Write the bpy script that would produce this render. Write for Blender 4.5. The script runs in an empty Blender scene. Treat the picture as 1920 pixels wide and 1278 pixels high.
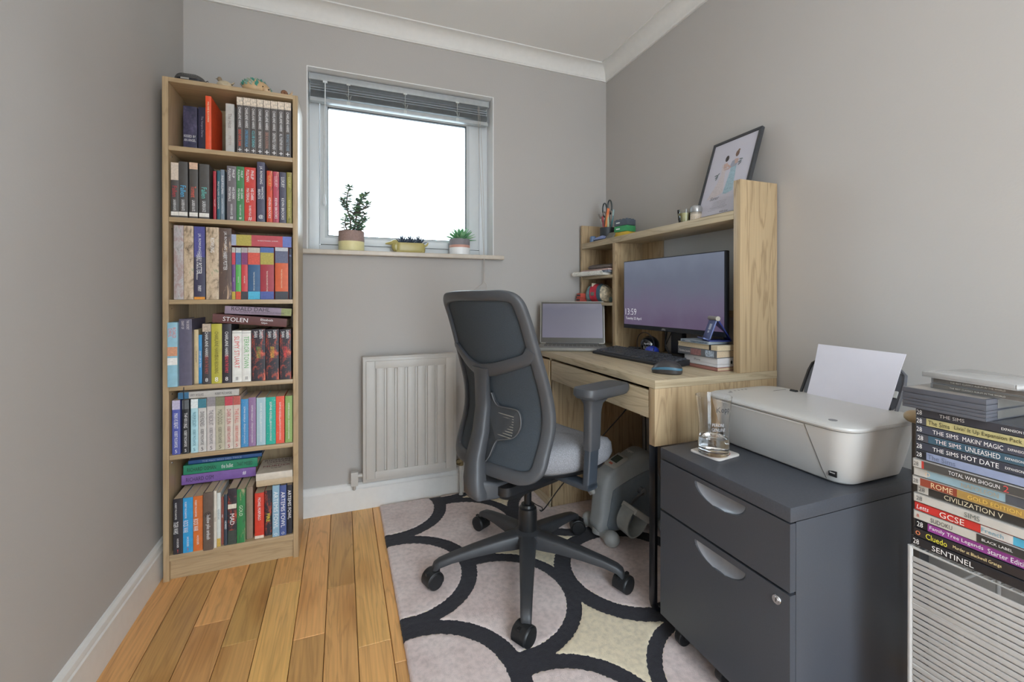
import bpy, bmesh, math, random
from mathutils import Vector, Matrix
PI = math.pi
scene = bpy.context.scene
COL = scene.collection

# ------------------------------------------------------------------ camera, sky, lights, exposure
cam_d = bpy.data.cameras.new('camera')
cam_d.sensor_width = 36.0
cam_d.lens = 825.8857 / 1920 * 36.0
cam_d.shift_y = -79.6538 / 1920
cam_d.clip_start = 0.02
cam = bpy.data.objects.new('camera', cam_d)
COL.objects.link(cam)
cam.location = (0.6254, -2.2403, 1.0153)
cam.rotation_euler = (math.radians(90 - 0.1726), 0, math.radians(-21.0848))
scene.camera = cam

world = bpy.data.worlds.new('overcast_sky')
scene.world = world
world.use_nodes = True
wn = world.node_tree
bg = wn.nodes['Background']
# overcast sky: three times brighter overhead than at the horizon
_tc = wn.nodes.new('ShaderNodeTexCoord'); _sp = wn.nodes.new('ShaderNodeSeparateXYZ'); _mr = wn.nodes.new('ShaderNodeMapRange')
wn.links.new(_tc.outputs['Generated'], _sp.inputs[0]); wn.links.new(_sp.outputs['Z'], _mr.inputs[0])
_mr.inputs[1].default_value = 0.0; _mr.inputs[2].default_value = 1.0; _mr.inputs[3].default_value = 6.5; _mr.inputs[4].default_value = 19.5
wn.links.new(_mr.outputs[0], bg.inputs[1])
bg.inputs[0].default_value = (0.74, 0.88, 1.0, 1)

def area(name, loc, rot, sx, sy, power, col=(1, 1, 1), shape='RECTANGLE'):
    l = bpy.data.lights.new(name, 'AREA')
    l.shape = shape; l.size = sx; l.size_y = sy; l.energy = power; l.color = col
    o = bpy.data.objects.new(name, l); COL.objects.link(o)
    o.location = loc; o.rotation_euler = rot
    return o
# daylight portal in the window opening
p = area('window_portal', (0.93, 0.18, 1.64), (math.radians(-90), 0, 0), 0.90, 0.84, 1.0)
p.data.cycles.is_portal = True
# added soft fill light behind the camera position, no lamp fitting stands here
_l = bpy.data.lights.new('added_fill_point', 'POINT'); _l.energy = 17.0; _l.shadow_soft_size = 0.22; _l.color = (1.0, 0.985, 0.965)
_o = bpy.data.objects.new('added_fill_point', _l); COL.objects.link(_o); _o.location = (1.05, -2.75, 1.90)
# added fill light, let in by the opening in the unseen near wall
area('added_near_end_fill', (1.05, -3.55, 1.15), (math.radians(90), 0, 0), 1.5, 2.0, 15.0, (0.96, 0.985, 1.0))

scene.view_settings.view_transform = 'Standard'
scene.view_settings.look = 'None'
scene.view_settings.gamma = 1.0
scene.view_settings.use_curve_mapping = False
scene.view_settings.exposure = -0.22

# ------------------------------------------------------------------ materials
def lin(h, k=1.0):
    if isinstance(h, str):
        h = h.lstrip('#'); c = [int(h[i:i + 2], 16) / 255 for i in (0, 2, 4)]
    else:
        c = [v / 255 for v in h]
    r = [(v / 12.92 if v <= 0.04045 else ((v + 0.055) / 1.055) ** 2.4) for v in c]
    return tuple(min(v * k, 0.88) for v in r) + (1.0,)
KG = 1.35          # photographed tone -> surface colour
_mats = {}
def new_mat(name):
    m = bpy.data.materials.new(name); m.use_nodes = True
    nt = m.node_tree; b = nt.nodes['Principled BSDF']
    return m, nt, b
def N(nt, t, **kw):
    n = nt.nodes.new(t)
    for k, v in kw.items():
        if k in n.inputs: n.inputs[k].default_value = v
        else: setattr(n, k, v)
    return n
def coords(nt, scale=(1, 1, 1), rot=(0, 0, 0)):
    tc = N(nt, 'ShaderNodeTexCoord'); mp = N(nt, 'ShaderNodeMapping')
    mp.inputs['Scale'].default_value = scale; mp.inputs['Rotation'].default_value = rot
    nt.links.new(tc.outputs['Object'], mp.inputs[0])
    return mp
def ramp(nt, stops):
    r = N(nt, 'ShaderNodeValToRGB'); e = r.color_ramp.elements
    while len(e) < len(stops): e.new(0.5)
    for i, (p_, c_) in enumerate(stops):
        e[i].position = p_; e[i].color = c_
    return r
def bump(nt, b, src, strength=0.2, dist=0.001):
    bp = N(nt, 'ShaderNodeBump'); bp.inputs['Strength'].default_value = strength; bp.inputs['Distance'].default_value = dist
    nt.links.new(src, bp.inputs['Height']); nt.links.new(bp.outputs[0], b.inputs['Normal'])
def M(col, rough=0.5, metal=0.0, k=None, var=0.06, nscale=40, bmp=0.0, spec=0.5, coat=0.0):
    """plain painted / plastic / cloth colour with fine procedural mottling"""
    key = (col, rough, metal, k, var, nscale, bmp, spec, coat)
    if key in _mats: return _mats[key]
    m, nt, b = new_mat('mat_%d' % len(_mats))
    c = lin(col, KG if k is None else k)
    mp = coords(nt, (nscale,) * 3)
    no = N(nt, 'ShaderNodeTexNoise', Scale=1.0, Detail=3.0)
    nt.links.new(mp.outputs[0], no.inputs['Vector'])
    r = ramp(nt, [(0.3, tuple(v * (1 - var) for v in c[:3]) + (1,)), (0.7, tuple(min(1, v * (1 + var)) for v in c[:3]) + (1,))])
    nt.links.new(no.outputs[0], r.inputs[0]); nt.links.new(r.outputs[0], b.inputs['Base Color'])
    b.inputs['Roughness'].default_value = rough; b.inputs['Metallic'].default_value = metal
    b.inputs['Specular IOR Level'].default_value = spec
    b.inputs['Coat Weight'].default_value = coat
    if bmp: bump(nt, b, no.outputs[0], bmp, 0.001)
    _mats[key] = m
    return m
def wood(name, base, dark, axis='z', rough=0.45, fine=220, per_object=0.0, knots=False, k=None, contrast=1.0):
    m, nt, b = new_mat(name)
    kk = KG if k is None else k
    s = {'x': (1.2, 14, 14), 'y': (14, 1.2, 14), 'z': (14, 14, 1.2)}[axis]
    s2 = {'x': (4, fine, fine), 'y': (fine, 4, fine), 'z': (fine, fine, 4)}[axis]
    mp = coords(nt, s); mp2 = coords(nt, s2)
    oi = N(nt, 'ShaderNodeObjectInfo')
    no = N(nt, 'ShaderNodeTexNoise', Scale=1.0, Detail=4.0, Distortion=0.6)
    n2 = N(nt, 'ShaderNodeTexNoise', Scale=1.0, Detail=2.0)
    vm = N(nt, 'ShaderNodeVectorMath', operation='ADD')
    cx = N(nt, 'ShaderNodeCombineXYZ')
    ml = N(nt, 'ShaderNodeMath', operation='MULTIPLY'); ml.inputs[1].default_value = 57.0
    nt.links.new(oi.outputs['Random'], ml.inputs[0])
    for i in range(3): nt.links.new(ml.outputs[0], cx.inputs[i])
    nt.links.new(mp.outputs[0], vm.inputs[0]); nt.links.new(cx.outputs[0], vm.inputs[1])
    nt.links.new(vm.outputs[0], no.inputs['Vector']); nt.links.new(mp2.outputs[0], n2.inputs['Vector'])
    # cathedral rings: bands made of the stretched noise
    fr = N(nt, 'ShaderNodeMath', operation='MULTIPLY'); fr.inputs[1].default_value = 9.0
    nt.links.new(no.outputs[0], fr.inputs[0])
    sn = N(nt, 'ShaderNodeMath', operation='PINGPONG'); sn.inputs[1].default_value = 0.5
    nt.links.new(fr.outputs[0], sn.inputs[0])
    c0, c1 = lin(base, kk), lin(dark, kk)
    mid = tuple(a + (bb - a) * 0.35 * contrast for a, bb in zip(c0, c1))
    r = ramp(nt, [(0.0, mid[:3] + (1,)), (0.22, c0), (0.5, c0)])
    nt.links.new(sn.outputs[0], r.inputs[0])
    r2 = ramp(nt, [(0.35, (0.80, 0.80, 0.80, 1)), (0.65, (1.06, 1.06, 1.06, 1))])
    nt.links.new(n2.outputs[0], r2.inputs[0])
    mx = N(nt, 'ShaderNodeMix', data_type='RGBA', blend_type='MULTIPLY'); mx.inputs[0].default_value = 0.55
    nt.links.new(r.outputs[0], mx.inputs[6]); nt.links.new(r2.outputs[0], mx.inputs[7])
    out = mx.outputs[2]
    if per_object:
        hs = N(nt, 'ShaderNodeHueSaturation')
        mr = N(nt, 'ShaderNodeMapRange'); mr.inputs[3].default_value = 1 - per_object; mr.inputs[4].default_value = 1 + per_object * 0.55
        nt.links.new(oi.outputs['Random'], mr.inputs[0]); nt.links.new(mr.outputs[0], hs.inputs['Value'])
        # hue drift follows another number of the same object
        m7 = N(nt, 'ShaderNodeMath', operation='MULTIPLY'); m7.inputs[1].default_value = 7.31
        f7 = N(nt, 'ShaderNodeMath', operation='FRACT')
        nt.links.new(oi.outputs['Random'], m7.inputs[0]); nt.links.new(m7.outputs[0], f7.inputs[0])
        mh = N(nt, 'ShaderNodeMapRange'); mh.inputs[3].default_value = 0.488; mh.inputs[4].default_value = 0.506
        nt.links.new(f7.outputs[0], mh.inputs[0]); nt.links.new(mh.outputs[0], hs.inputs['Hue'])
        nt.links.new(out, hs.inputs['Color']); out = hs.outputs[0]
    if knots:
        mp3 = coords(nt, (6.0, 2.2, 6.0))
        v3 = N(nt, 'ShaderNodeVectorMath', operation='ADD'); nt.links.new(mp3.outputs[0], v3.inputs[0]); nt.links.new(cx.outputs[0], v3.inputs[1])
        nn = N(nt, 'ShaderNodeTexNoise', Scale=2.0, Detail=2.0); nt.links.new(v3.outputs[0], nn.inputs['Vector'])
        mixv = N(nt, 'ShaderNodeMix', data_type='VECTOR'); mixv.inputs[0].default_value = 0.12
        nt.links.new(v3.outputs[0], mixv.inputs[4]); nt.links.new(nn.outputs['Color'], mixv.inputs[5])
        vo = N(nt, 'ShaderNodeTexVoronoi', Scale=1.35); nt.links.new(mixv.outputs[1], vo.inputs['Vector'])
        rk = ramp(nt, [(0.0, (0.30, 0.20, 0.14, 1)), (0.05, (0.50, 0.36, 0.25, 1)), (0.15, (0.80, 0.68, 0.56, 1)), (0.42, (1.05, 1.02, 1.0, 1))])
        nt.links.new(vo.outputs['Distance'], rk.inputs[0])
        mk = N(nt, 'ShaderNodeMix', data_type='RGBA', blend_type='MULTIPLY'); mk.inputs[0].default_value = 0.85
        nt.links.new(out, mk.inputs[6]); nt.links.new(rk.outputs[0], mk.inputs[7]); out = mk.outputs[2]
    nt.links.new(out, b.inputs['Base Color'])
    b.inputs['Roughness'].default_value = rough
    bump(nt, b, n2.outputs[0], 0.12, 0.0006)
    return m
def glass_mat(name, tint=(1, 1, 1, 1), ior=1.45, solid=True, mixf=None):
    m, nt, b = new_mat(name)
    if solid:
        b.inputs['Base Color'].default_value = tint; b.inputs['Transmission Weight'].default_value = 1.0
        b.inputs['Roughness'].default_value = 0.02; b.inputs['IOR'].default_value = ior
    else:
        tr = N(nt, 'ShaderNodeBsdfTransparent'); tr.inputs[0].default_value = tint
        gl = N(nt, 'ShaderNodeBsdfGlossy'); gl.inputs['Roughness'].default_value = 0.03
        fz = N(nt, 'ShaderNodeFresnel'); fz.inputs[0].default_value = ior
        mx = N(nt, 'ShaderNodeMixShader')
        nt.links.new(fz.outputs[0], mx.inputs[0]); nt.links.new(tr.outputs[0], mx.inputs[1]); nt.links.new(gl.outputs[0], mx.inputs[2])
        nt.links.new(mx.outputs[0], nt.nodes['Material Output'].inputs[0])
    return m
def art_mat(base, kind):
    """printed picture on a book spine: mottled colours"""
    key = ('art', base, kind)
    if key in _mats: return _mats[key]
    m, nt, b = new_mat('print_%s' % kind)
    pal = {'petal': ['#2e2e44', '#34344c', '#4a4660', '#6a6080'], 'swirl': ['#3c3634', base, base, '#c8a888'],
           'mist': ['#8a8480', '#aca8a8', '#9c8480', '#a8a49c'], 'village': ['#5a4e40', '#a8937a', '#c8b49a', '#6a7a58'],
           'flame': ['#241f24', '#2c2830', '#b04a34', '#d08060'], 'speck': [base, base, '#d8d0b8', base]}[kind]
    if kind == 'swirl': mp = coords(nt, (60, 60, 14))
    elif kind == 'speck': mp = coords(nt, (300, 300, 300))
    elif kind == 'petal': mp = coords(nt, (25, 25, 25))
    else: mp = coords(nt, (38, 38, 26))
    no = N(nt, 'ShaderNodeTexNoise', Scale=1.0, Detail=8.0, Distortion=0.5)
    no.inputs['Roughness'].default_value = 0.7
    nt.links.new(mp.outputs[0], no.inputs['Vector'])
    if kind == 'flame':
        r = ramp(nt, [(0.30, lin(pal[0], KG)), (0.50, lin(pal[1], KG)), (0.62, lin(pal[2], KG)), (0.75, lin(pal[3], KG))])
    elif kind == 'speck':
        r = ramp(nt, [(0.2, lin(pal[0], KG)), (0.60, lin(pal[1], KG)), (0.68, lin(pal[2], KG)), (0.72, lin(pal[3], KG))])
    else:
        r = ramp(nt, [(0.34, lin(pal[0], 1.2)), (0.44, lin(pal[1], 1.2)), (0.56, lin(pal[2], 1.2)), (0.70, lin(pal[3], 1.2))])
    nt.links.new(no.outputs[0], r.inputs[0]); nt.links.new(r.outputs[0], b.inputs['Base Color'])
    b.inputs['Roughness'].default_value = 0.45
    _mats[key] = m
    return m
def emit_mat(name, stops, strength=1.0, axis=2, lo=0.0, hi=1.0):
    """a lit screen: vertical gradient picture"""
    m, nt, b = new_mat(name)
    tc = N(nt, 'ShaderNodeTexCoord'); sp = N(nt, 'ShaderNodeSeparateXYZ'); nt.links.new(tc.outputs['Object'], sp.inputs[0])
    mr = N(nt, 'ShaderNodeMapRange'); mr.inputs[1].default_value = lo; mr.inputs[2].default_value = hi
    nt.links.new(sp.outputs[axis], mr.inputs[0])
    no = N(nt, 'ShaderNodeTexNoise', Scale=9.0, Detail=5.0); nt.links.new(tc.outputs['Object'], no.inputs['Vector'])
    ad = N(nt, 'ShaderNodeMath', operation='MULTIPLY_ADD'); ad.inputs[1].default_value = 0.5
    nt.links.new(no.outputs[0], ad.inputs[0]); nt.links.new(mr.outputs[0], ad.inputs[2])
    sb = N(nt, 'ShaderNodeMath', operation='SUBTRACT'); sb.inputs[1].default_value = 0.25; nt.links.new(ad.outputs[0], sb.inputs[0])
    r = ramp(nt, [(p_, lin(c_)) for p_, c_ in stops]); nt.links.new(sb.outputs[0], r.inputs[0])
    b.inputs['Base Color'].default_value = (0.02, 0.02, 0.025, 1); b.inputs['Roughness'].default_value = 0.3
    nt.links.new(r.outputs[0], b.inputs['Emission Color']); b.inputs['Emission Strength'].default_value = strength
    return m

# ------------------------------------------------------------------ mesh builder
class MB:
    def __init__(s): s.v = []; s.f = []; s.m = []
    def add(s, vs, fs, mi=0):
        o = len(s.v); s.v += [tuple(v) for v in vs]
        for f in fs: s.f.append([i + o for i in f]); s.m.append(mi)
        return s
    def box(s, x0, x1, y0, y1, z0, z1, mi=0, mat=None):
        vs = [(x, y, z) for z in (z0, z1) for y in (y0, y1) for x in (x0, x1)]
        if mat is not None: vs = [tuple(mat @ Vector(v)) for v in vs]
        return s.add(vs, [(0, 2, 3, 1), (4, 5, 7, 6), (0, 1, 5, 4), (2, 6, 7, 3), (0, 4, 6, 2), (1, 3, 7, 5)], mi)
    def rings(s, rs, cap0=True, cap1=True, closed=True, mi=0, loop=False):
        n = len(rs[0]); vs = [p for r in rs for p in r]; fs = []
        R = len(rs)
        for j in range(R if loop else R - 1):
            k = (j + 1) % R
            for i in range(n if closed else n - 1):
                fs.append((j * n + i, j * n + (i + 1) % n, k * n + (i + 1) % n, k * n + i))
        if not loop and closed:
            if cap0: fs.append(tuple(range(n))[::-1])
            if cap1: fs.append(tuple((R - 1) * n + i for i in range(n)))
        return s.add(vs, fs, mi)
    def lathe(s, prof, c=(0, 0, 0), n=24, ax='z', mi=0, a0=0.0, mat=None):
        rs = []
        for r, h in prof:
            ring = []
            for i in range(n):
                a = a0 + 2 * PI * i / n; u, w = r * math.cos(a), r * math.sin(a)
                q = {'z': (u, w, h), 'y': (w, h, u), 'x': (h, u, w)}[ax]
                q = Vector(q)
                if mat is not None: q = mat @ q
                ring.append((q.x + c[0], q.y + c[1], q.z + c[2]))
            rs.append(ring)
        return s.rings(rs, mi=mi)
    def tube(s, path, r, n=8, closed=False, mi=0, flat=None):
        P = [Vector(p_) for p_ in path]; L = len(P); rs = []
        up = Vector((0, 0, 1)); prev = None
        for i, q in enumerate(P):
            if closed: t = P[(i + 1) % L] - P[i - 1]
            else: t = P[min(i + 1, L - 1)] - P[max(i - 1, 0)]
            t.normalize()
            if prev is None:
                a = t.cross(up)
                if a.length < 0.05: a = t.cross(Vector((1, 0, 0)))
            else:
                a = prev - t * prev.dot(t)
            a.normalize(); b_ = t.cross(a); prev = a
            rr = r[i] if isinstance(r, (list, tuple)) else r
            fl = flat if flat else 1.0
            rs.append([tuple(q + a * (rr * math.cos(2 * PI * k / n)) + b_ * (rr * fl * math.sin(2 * PI * k / n))) for k in range(n)])
        return s.rings(rs, loop=closed, mi=mi)
    def ball(s, c, r, n=16, m=10, mi=0, mat=None, z0=-1.0, z1=1.0):
        rx, ry, rz = (r, r, r) if not isinstance(r, (tuple, list)) else r
        rs = []
        for j in range(m + 1):
            h = z0 + (z1 - z0) * 0.5 * (1 - math.cos(PI * j / m)); rad = max(math.sqrt(max(0, 1 - h * h)), 0.002)
            ring = []
            for i in range(n):
                a = 2 * PI * i / n; q = Vector((rx * rad * math.cos(a), ry * rad * math.sin(a), rz * h))
                if mat is not None: q = mat @ q
                ring.append((c[0] + q.x, c[1] + q.y, c[2] + q.z))
            rs.append(ring)
        return s.rings(rs, mi=mi)
    def prism(s, poly, plane, d0, d1, mi=0, mat=None):
        """poly in 2D; plane 'xy','xz','yz'; extruded along the third axis"""
        def P(a, b_, d):
            q = {'xy': (a, b_, d), 'xz': (a, d, b_), 'yz': (d, a, b_)}[plane]
            return tuple(mat @ Vector(q)) if mat is not None else q
        n = len(poly)
        vs = [P(a, b_, d0) for a, b_ in poly] + [P(a, b_, d1) for a, b_ in poly]
        fs = [tuple(range(n))[::-1], tuple(range(n, 2 * n))] + [(i, (i + 1) % n, n + (i + 1) % n, n + i) for i in range(n)]
        return s.add(vs, fs, mi)
    def build(s, name, mat, parent=None, bev=0.0, smooth=True, seg=2, ang=0.6):
        me = bpy.data.meshes.new(name); me.from_pydata(s.v, [], s.f)
        bm = bmesh.new(); bm.from_mesh(me)
        for i, f in enumerate(bm.faces): f.material_index = s.m[i]
        bmesh.ops.recalc_face_normals(bm, faces=bm.faces)
        if bev:
            es = [e for e in bm.edges if len(e.link_faces) == 2 and e.calc_face_angle(0) > 0.5]
            bmesh.ops.bevel(bm, geom=es, offset=bev, segments=seg, affect='EDGES', profile=0.6, clamp_overlap=True)
        bm.to_mesh(me); bm.free()
        for mm in (mat if isinstance(mat, (list, tuple)) else [mat]): me.materials.append(mm)
        if smooth:
            for pl in me.polygons: pl.use_smooth = True
            me.set_sharp_from_angle(angle=ang)
        o = bpy.data.objects.new(name, me); COL.objects.link(o)
        if parent is not None: o.parent = parent
        return o
def rrect(x0, x1, y0, y1, r, z, n=5):
    r = min(r, (x1 - x0) / 2 - 1e-5, (y1 - y0) / 2 - 1e-5); out = []
    for cx_, cy_, a0 in ((x1 - r, y1 - r, 0), (x0 + r, y1 - r, PI / 2), (x0 + r, y0 + r, PI), (x1 - r, y0 + r, 1.5 * PI)):
        for i in range(n + 1):
            a = a0 + PI / 2 * i / n; out.append((cx_ + r * math.cos(a), cy_ + r * math.sin(a), z))
    return out
def thing(name, label, cat, loc=(0, 0, 0), rot=(0, 0, 0), group=None):
    o = bpy.data.objects.new(name, None); COL.objects.link(o); o.empty_display_size = 0.05
    o.location = loc; o.rotation_euler = rot; o['label'] = label; o['category'] = cat
    if group: o['group'] = group
    return o
def tag(o, label, cat, group=None):
    o['label'] = label; o['category'] = cat
    if group: o['group'] = group
    return o
def struct(o): o['kind'] = 'structure'; return o
def text(parent, s_, org, xd, ud, h, maxw, mat, name='lettering', shear=0.0, off=0.0, normal_off=0.0004):
    cu = bpy.data.curves.new('t', 'FONT'); cu.body = s_; cu.resolution_u = 2; cu.align_x = 'LEFT'; cu.shear = shear; cu.offset = off
    to = bpy.data.objects.new('t', cu)
    me = bpy.data.meshes.new_from_object(to)
    bpy.data.objects.remove(to); bpy.data.curves.remove(cu)
    if not len(me.vertices): return None
    xs = [v.co.x for v in me.vertices]; ys = [v.co.y for v in me.vertices]
    x0, x1, y0, y1 = min(xs), max(xs), min(ys), max(ys)
    k = h / max(y1 - y0, 1e-6); kx = min(k, maxw / max(x1 - x0, 1e-6))
    xd = Vector(xd).normalized(); ud = Vector(ud).normalized(); nn = xd.cross(ud); O = Vector(org)
    for v in me.vertices:
        v.co = O + xd * ((v.co.x - (x0 + x1) / 2) * kx) + ud * ((v.co.y - (y0 + y1) / 2) * k) + nn * normal_off
    me.name = name; me.materials.append(mat)
    o = bpy.data.objects.new(name, me); COL.objects.link(o); o.parent = parent
    return o

# shared materials
def wall_mat(name, col, k=1.0):
    m, nt, b = new_mat(name)
    mp = coords(nt, (1, 1, 1))
    n1 = N(nt, 'ShaderNodeTexNoise', Scale=140.0, Detail=3.0); n2 = N(nt, 'ShaderNodeTexNoise', Scale=1.6, Detail=2.0)
    nt.links.new(mp.outputs[0], n1.inputs['Vector']); nt.links.new(mp.outputs[0], n2.inputs['Vector'])
    c = lin(col, k)
    r = ramp(nt, [(0.3, tuple(v * 0.975 for v in c[:3]) + (1,)), (0.7, tuple(v * 1.02 for v in c[:3]) + (1,))])
    nt.links.new(n2.outputs[0], r.inputs[0]); nt.links.new(r.outputs[0], b.inputs['Base Color'])
    b.inputs['Roughness'].default_value = 0.75; b.inputs['Specular IOR Level'].default_value = 0.35
    bump(nt, b, n1.outputs[0], 0.25, 0.0012)
    return m
WALL = wall_mat('matt_greige_paint', '#bab6b2')
CEIL = wall_mat('white_ceiling_paint', '#efedea')
GLOSSW = M('#e4e2de', 0.35, k=1.0, var=0.02)
UPVC = M('#d4d8da', 0.3, k=1.0, var=0.01)
OAK_BOOK_Z = wood('oak_laminate_upright', '#a38d6e', '#7c6448', 'z', 0.35, contrast=0.8)
OAK_BOOK_X = wood('oak_laminate_level', '#a38d6e', '#7c6448', 'x', 0.35, contrast=0.8)
DESK_Y = wood('desk_oak_level', '#aa9c82', '#7e6c52', 'y', 0.42, contrast=1.4)
DESK_Z = wood('desk_oak_upright', '#a48f70', '#765f44', 'z', 0.42, contrast=1.5)
DESK_X = wood('desk_oak_cross', '#aa9c82', '#7e6c52', 'x', 0.42, contrast=1.4)
BLACKM = M('#2a2d34', 0.4, k=1.0)
PAGES = M('#b8a68c', 0.8, var=0.12, nscale=400)
CHROME = M('#c8c8c8', 0.2, metal=1.0, k=1.0)
# ------------------------------------------------------------------ room shell
R, YF, HC, HCV = 2.0873, -3.35, 2.358, 2.2851      # right wall, near wall, ceiling, underside of the coving
XL, XR, ZB, ZT = 0.4731, 1.3837, 1.2366, 2.0858    # window opening
fl = struct(MB().box(-0.2, R + 0.2, YF - 0.2, 0.3, -0.10, -0.016).build('floor', M('#5a4a38', 0.8, k=1.0), smooth=False))
PLANK = wood('oak_floor_board', '#a8844f', '#74532c', 'y', 0.34, per_object=0.24, knots=True, k=1.95, contrast=0.9, fine=150)
random.seed(11)
edges = [0.0, 0.098, 0.197, 0.296, 0.390, 0.488, 0.576, 0.667, 0.760]
while edges[-1] < R - 0.02: edges.append(edges[-1] + random.choice([0.088, 0.096, 0.12, 0.09]))
edges[-1] = R
for i in range(len(edges) - 1):
    a, b_ = edges[i], edges[i + 1]
    y = -0.0; first = True
    while y > YF:
        ln = random.uniform(0.45, 1.25) if not first else random.uniform(0.3, 1.0)
        first = False
        y2 = max(YF, y - ln)
        q = MB(); g = 0.0009; c = 0.0012
        x0, x1, ya, yb = a + g, b_ - g, y2 + g, y - g
        q.rings([[(x0, ya, -0.015), (x1, ya, -0.015), (x1, yb, -0.015), (x0, yb, -0.015)],
                 [(x0, ya, -c), (x1, ya, -c), (x1, yb, -c), (x0, yb, -c)],
                 [(x0 + c, ya + c, 0), (x1 - c, ya + c, 0), (x1 - c, yb - c, 0), (x0 + c, yb - c, 0)]])
        q.build('floor_board', PLANK, fl, smooth=False)
        y = y2
T = 0.15
w = MB()
w.box(-T, XL, 0, 0.172, -0.1, HC + .1).box(XR, R + T, 0, 0.172, -0.1, HC + .1).box(XL, XR, 0, 0.172, -0.1, ZB - 0.022).box(XL, XR, 0, 0.172, ZT, HC + .1)
struct(w.build('wall_back', WALL, smooth=False))
struct(MB().box(-T, 0, YF - T, 0, -0.1, HC + .1).build('wall_left', WALL, smooth=False))
struct(MB().box(R, R + T, YF - T, 0, -0.1, HC + .1).build('wall_right', WALL, smooth=False))
w = MB(); w.box(0, 0.55, YF - T, YF, -0.1, HC + .1).box(1.55, R, YF - T, YF, -0.1, HC + .1).box(0.55, 1.55, YF - T, YF, 2.05, HC + .1)
struct(w.build('wall_front', WALL, smooth=False))
struct(MB().box(-T, R + T, YF - T, 0.172, HC, HC + .1).build('ceiling', CEIL, smooth=False))
# white-painted plaster of the window reveal
RV = wall_mat('white_reveal_paint', '#f2f4f6', 1.0)
q = MB(); e = 0.004
q.box(XL, XL + e, 0.0005, 0.16, ZB, ZT - e).box(XR - e, XR, 0.0005, 0.16, ZB, ZT - e).box(XL, XR, 0.0005, 0.16, ZT - e, ZT)
struct(q.build('trim_1', RV, smooth=False))
# coving: concave quarter profile
def cove_profile(sgn=1, n=8):
    w_, h_ = 0.0758, HC - HCV
    pts = [(0.0, HCV), (0.010, HCV), (0.010, HCV + 0.006)]
    for i in range(n + 1):
        a = PI / 2 * i / n
        pts.append((w_ - 0.008 - (w_ - 0.020) * math.cos(a) * 1.0, HCV + 0.008 + (h_ - 0.014) * math.sin(a)))
    pts += [(w_, HC - 0.006), (w_, HC), (0.0, HC)]
    return pts
COVE = M('#e6e4e0', 0.6, k=1.0, var=0.02)
pr_ = cove_profile()
q = MB()
A = [(pr_p[0], -pr_p[0], pr_p[1]) for pr_p in pr_]; B_ = [(R - p_[0], -p_[0], p_[1]) for p_ in pr_]
q.rings([A, B_]); struct(q.build('trim_2', COVE, ang=0.5))
q = MB(); q.rings([[(R - p_[0], -p_[0], p_[1]) for p_ in pr_], [(R - p_[0], YF, p_[1]) for p_ in pr_]]); struct(q.build('trim_3', COVE, ang=0.5))
q = MB(); q.rings([[(p_[0], -p_[0], p_[1]) for p_ in pr_], [(p_[0], YF, p_[1]) for p_ in pr_]]); struct(q.build('trim_4', COVE, ang=0.5))
# baseboards with a moulded top
bp = [(0, 0), (0.018, 0), (0.018, 0.098), (0.0145, 0.103), (0.0145, 0.108), (0.012, 0.118), (0.006, 0.126), (0, 0.128)]
q = MB(); q.rings([[(p_[0], -0.0, p_[1]) for p_ in bp], [(p_[0], YF, p_[1]) for p_ in bp]]); struct(q.build('baseboard_left', GLOSSW, ang=0.3))
q = MB(); q.rings([[(0.018, -p_[0], p_[1]) for p_ in bp], [(R, -p_[0], p_[1]) for p_ in bp]]); struct(q.build('baseboard_back', GLOSSW, ang=0.3))
q = MB(); q.rings([[(R - p_[0], -0.018, p_[1]) for p_ in bp], [(R - p_[0], YF, p_[1]) for p_ in bp]]); struct(q.build('baseboard_right', GLOSSW, ang=0.3))

# ------------------------------------------------------------------ window
win = thing('window_1', 'white window', 'window', (0, 0, 0)); win['kind'] = 'structure'
del win['label']; del win['category']
f0, f1 = 0.100, 0.165
x0, x1, z0, z1 = XL + e, XR - e, ZB, ZT - e
q = MB(); fw = 0.046
q.box(x0, x0 + fw, f0, f1, z0, z1).box(x1 - fw, x1, f0, f1, z0, z1).box(x0 + fw, x1 - fw, f0, f1, z0, z0 + 0.035).box(x0 + fw, x1 - fw, f0, f1, z1 - fw, z1)
q.build('window_frame', UPVC, win, bev=0.003)
sx0, sx1, sz0, sz1 = x0 + fw + .002, x1 - fw - .002, z0 + 0.037, z1 - fw - .002
gx0, gx1, gz0, gz1 = 0.560, 1.262, 1.318, 1.952
def mitre(q, o, i_, ya, yb):
    (ox0, ox1, oz0, oz1), (ix0, ix1, iz0, iz1) = o, i_
    O = [(ox0, oz0), (ox1, oz0), (ox1, oz1), (ox0, oz1)]; I = [(ix0, iz0), (ix1, iz0), (ix1, iz1), (ix0, iz1)]
    n = 4
    vs = [(a, ya[0], b_) for a, b_ in O] + [(a, ya[1], b_) for a, b_ in I] + [(a, yb, b_) for a, b_ in I] + [(a, yb, b_) for a, b_ in O]
    fs = []
    for i in range(4):
        k = (i + 1) % 4
        fs += [(i, k, 4 + k, 4 + i), (4 + i, 4 + k, 8 + k, 8 + i), (8 + i, 8 + k, 12 + k, 12 + i), (12 + i, 12 + k, k, i)]
    return q.add(vs, fs)
q = MB(); mitre(q, (sx0, sx1, sz0, sz1), (gx0 - .012, gx1 + .012, gz0 - .012, gz1 + .012), (f0 - .006, f0 - .006), f1 - .01)
q.build('window_sash', UPVC, win, bev=0.002)
q = MB(); mitre(q, (gx0 - .012, gx1 + .012, gz0 - .012, gz1 + .012), (gx0, gx1, gz0, gz1), (f0 - .003, f0 + .012), f1 - .012)
q.build('glazing_bead', UPVC, win)
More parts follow.
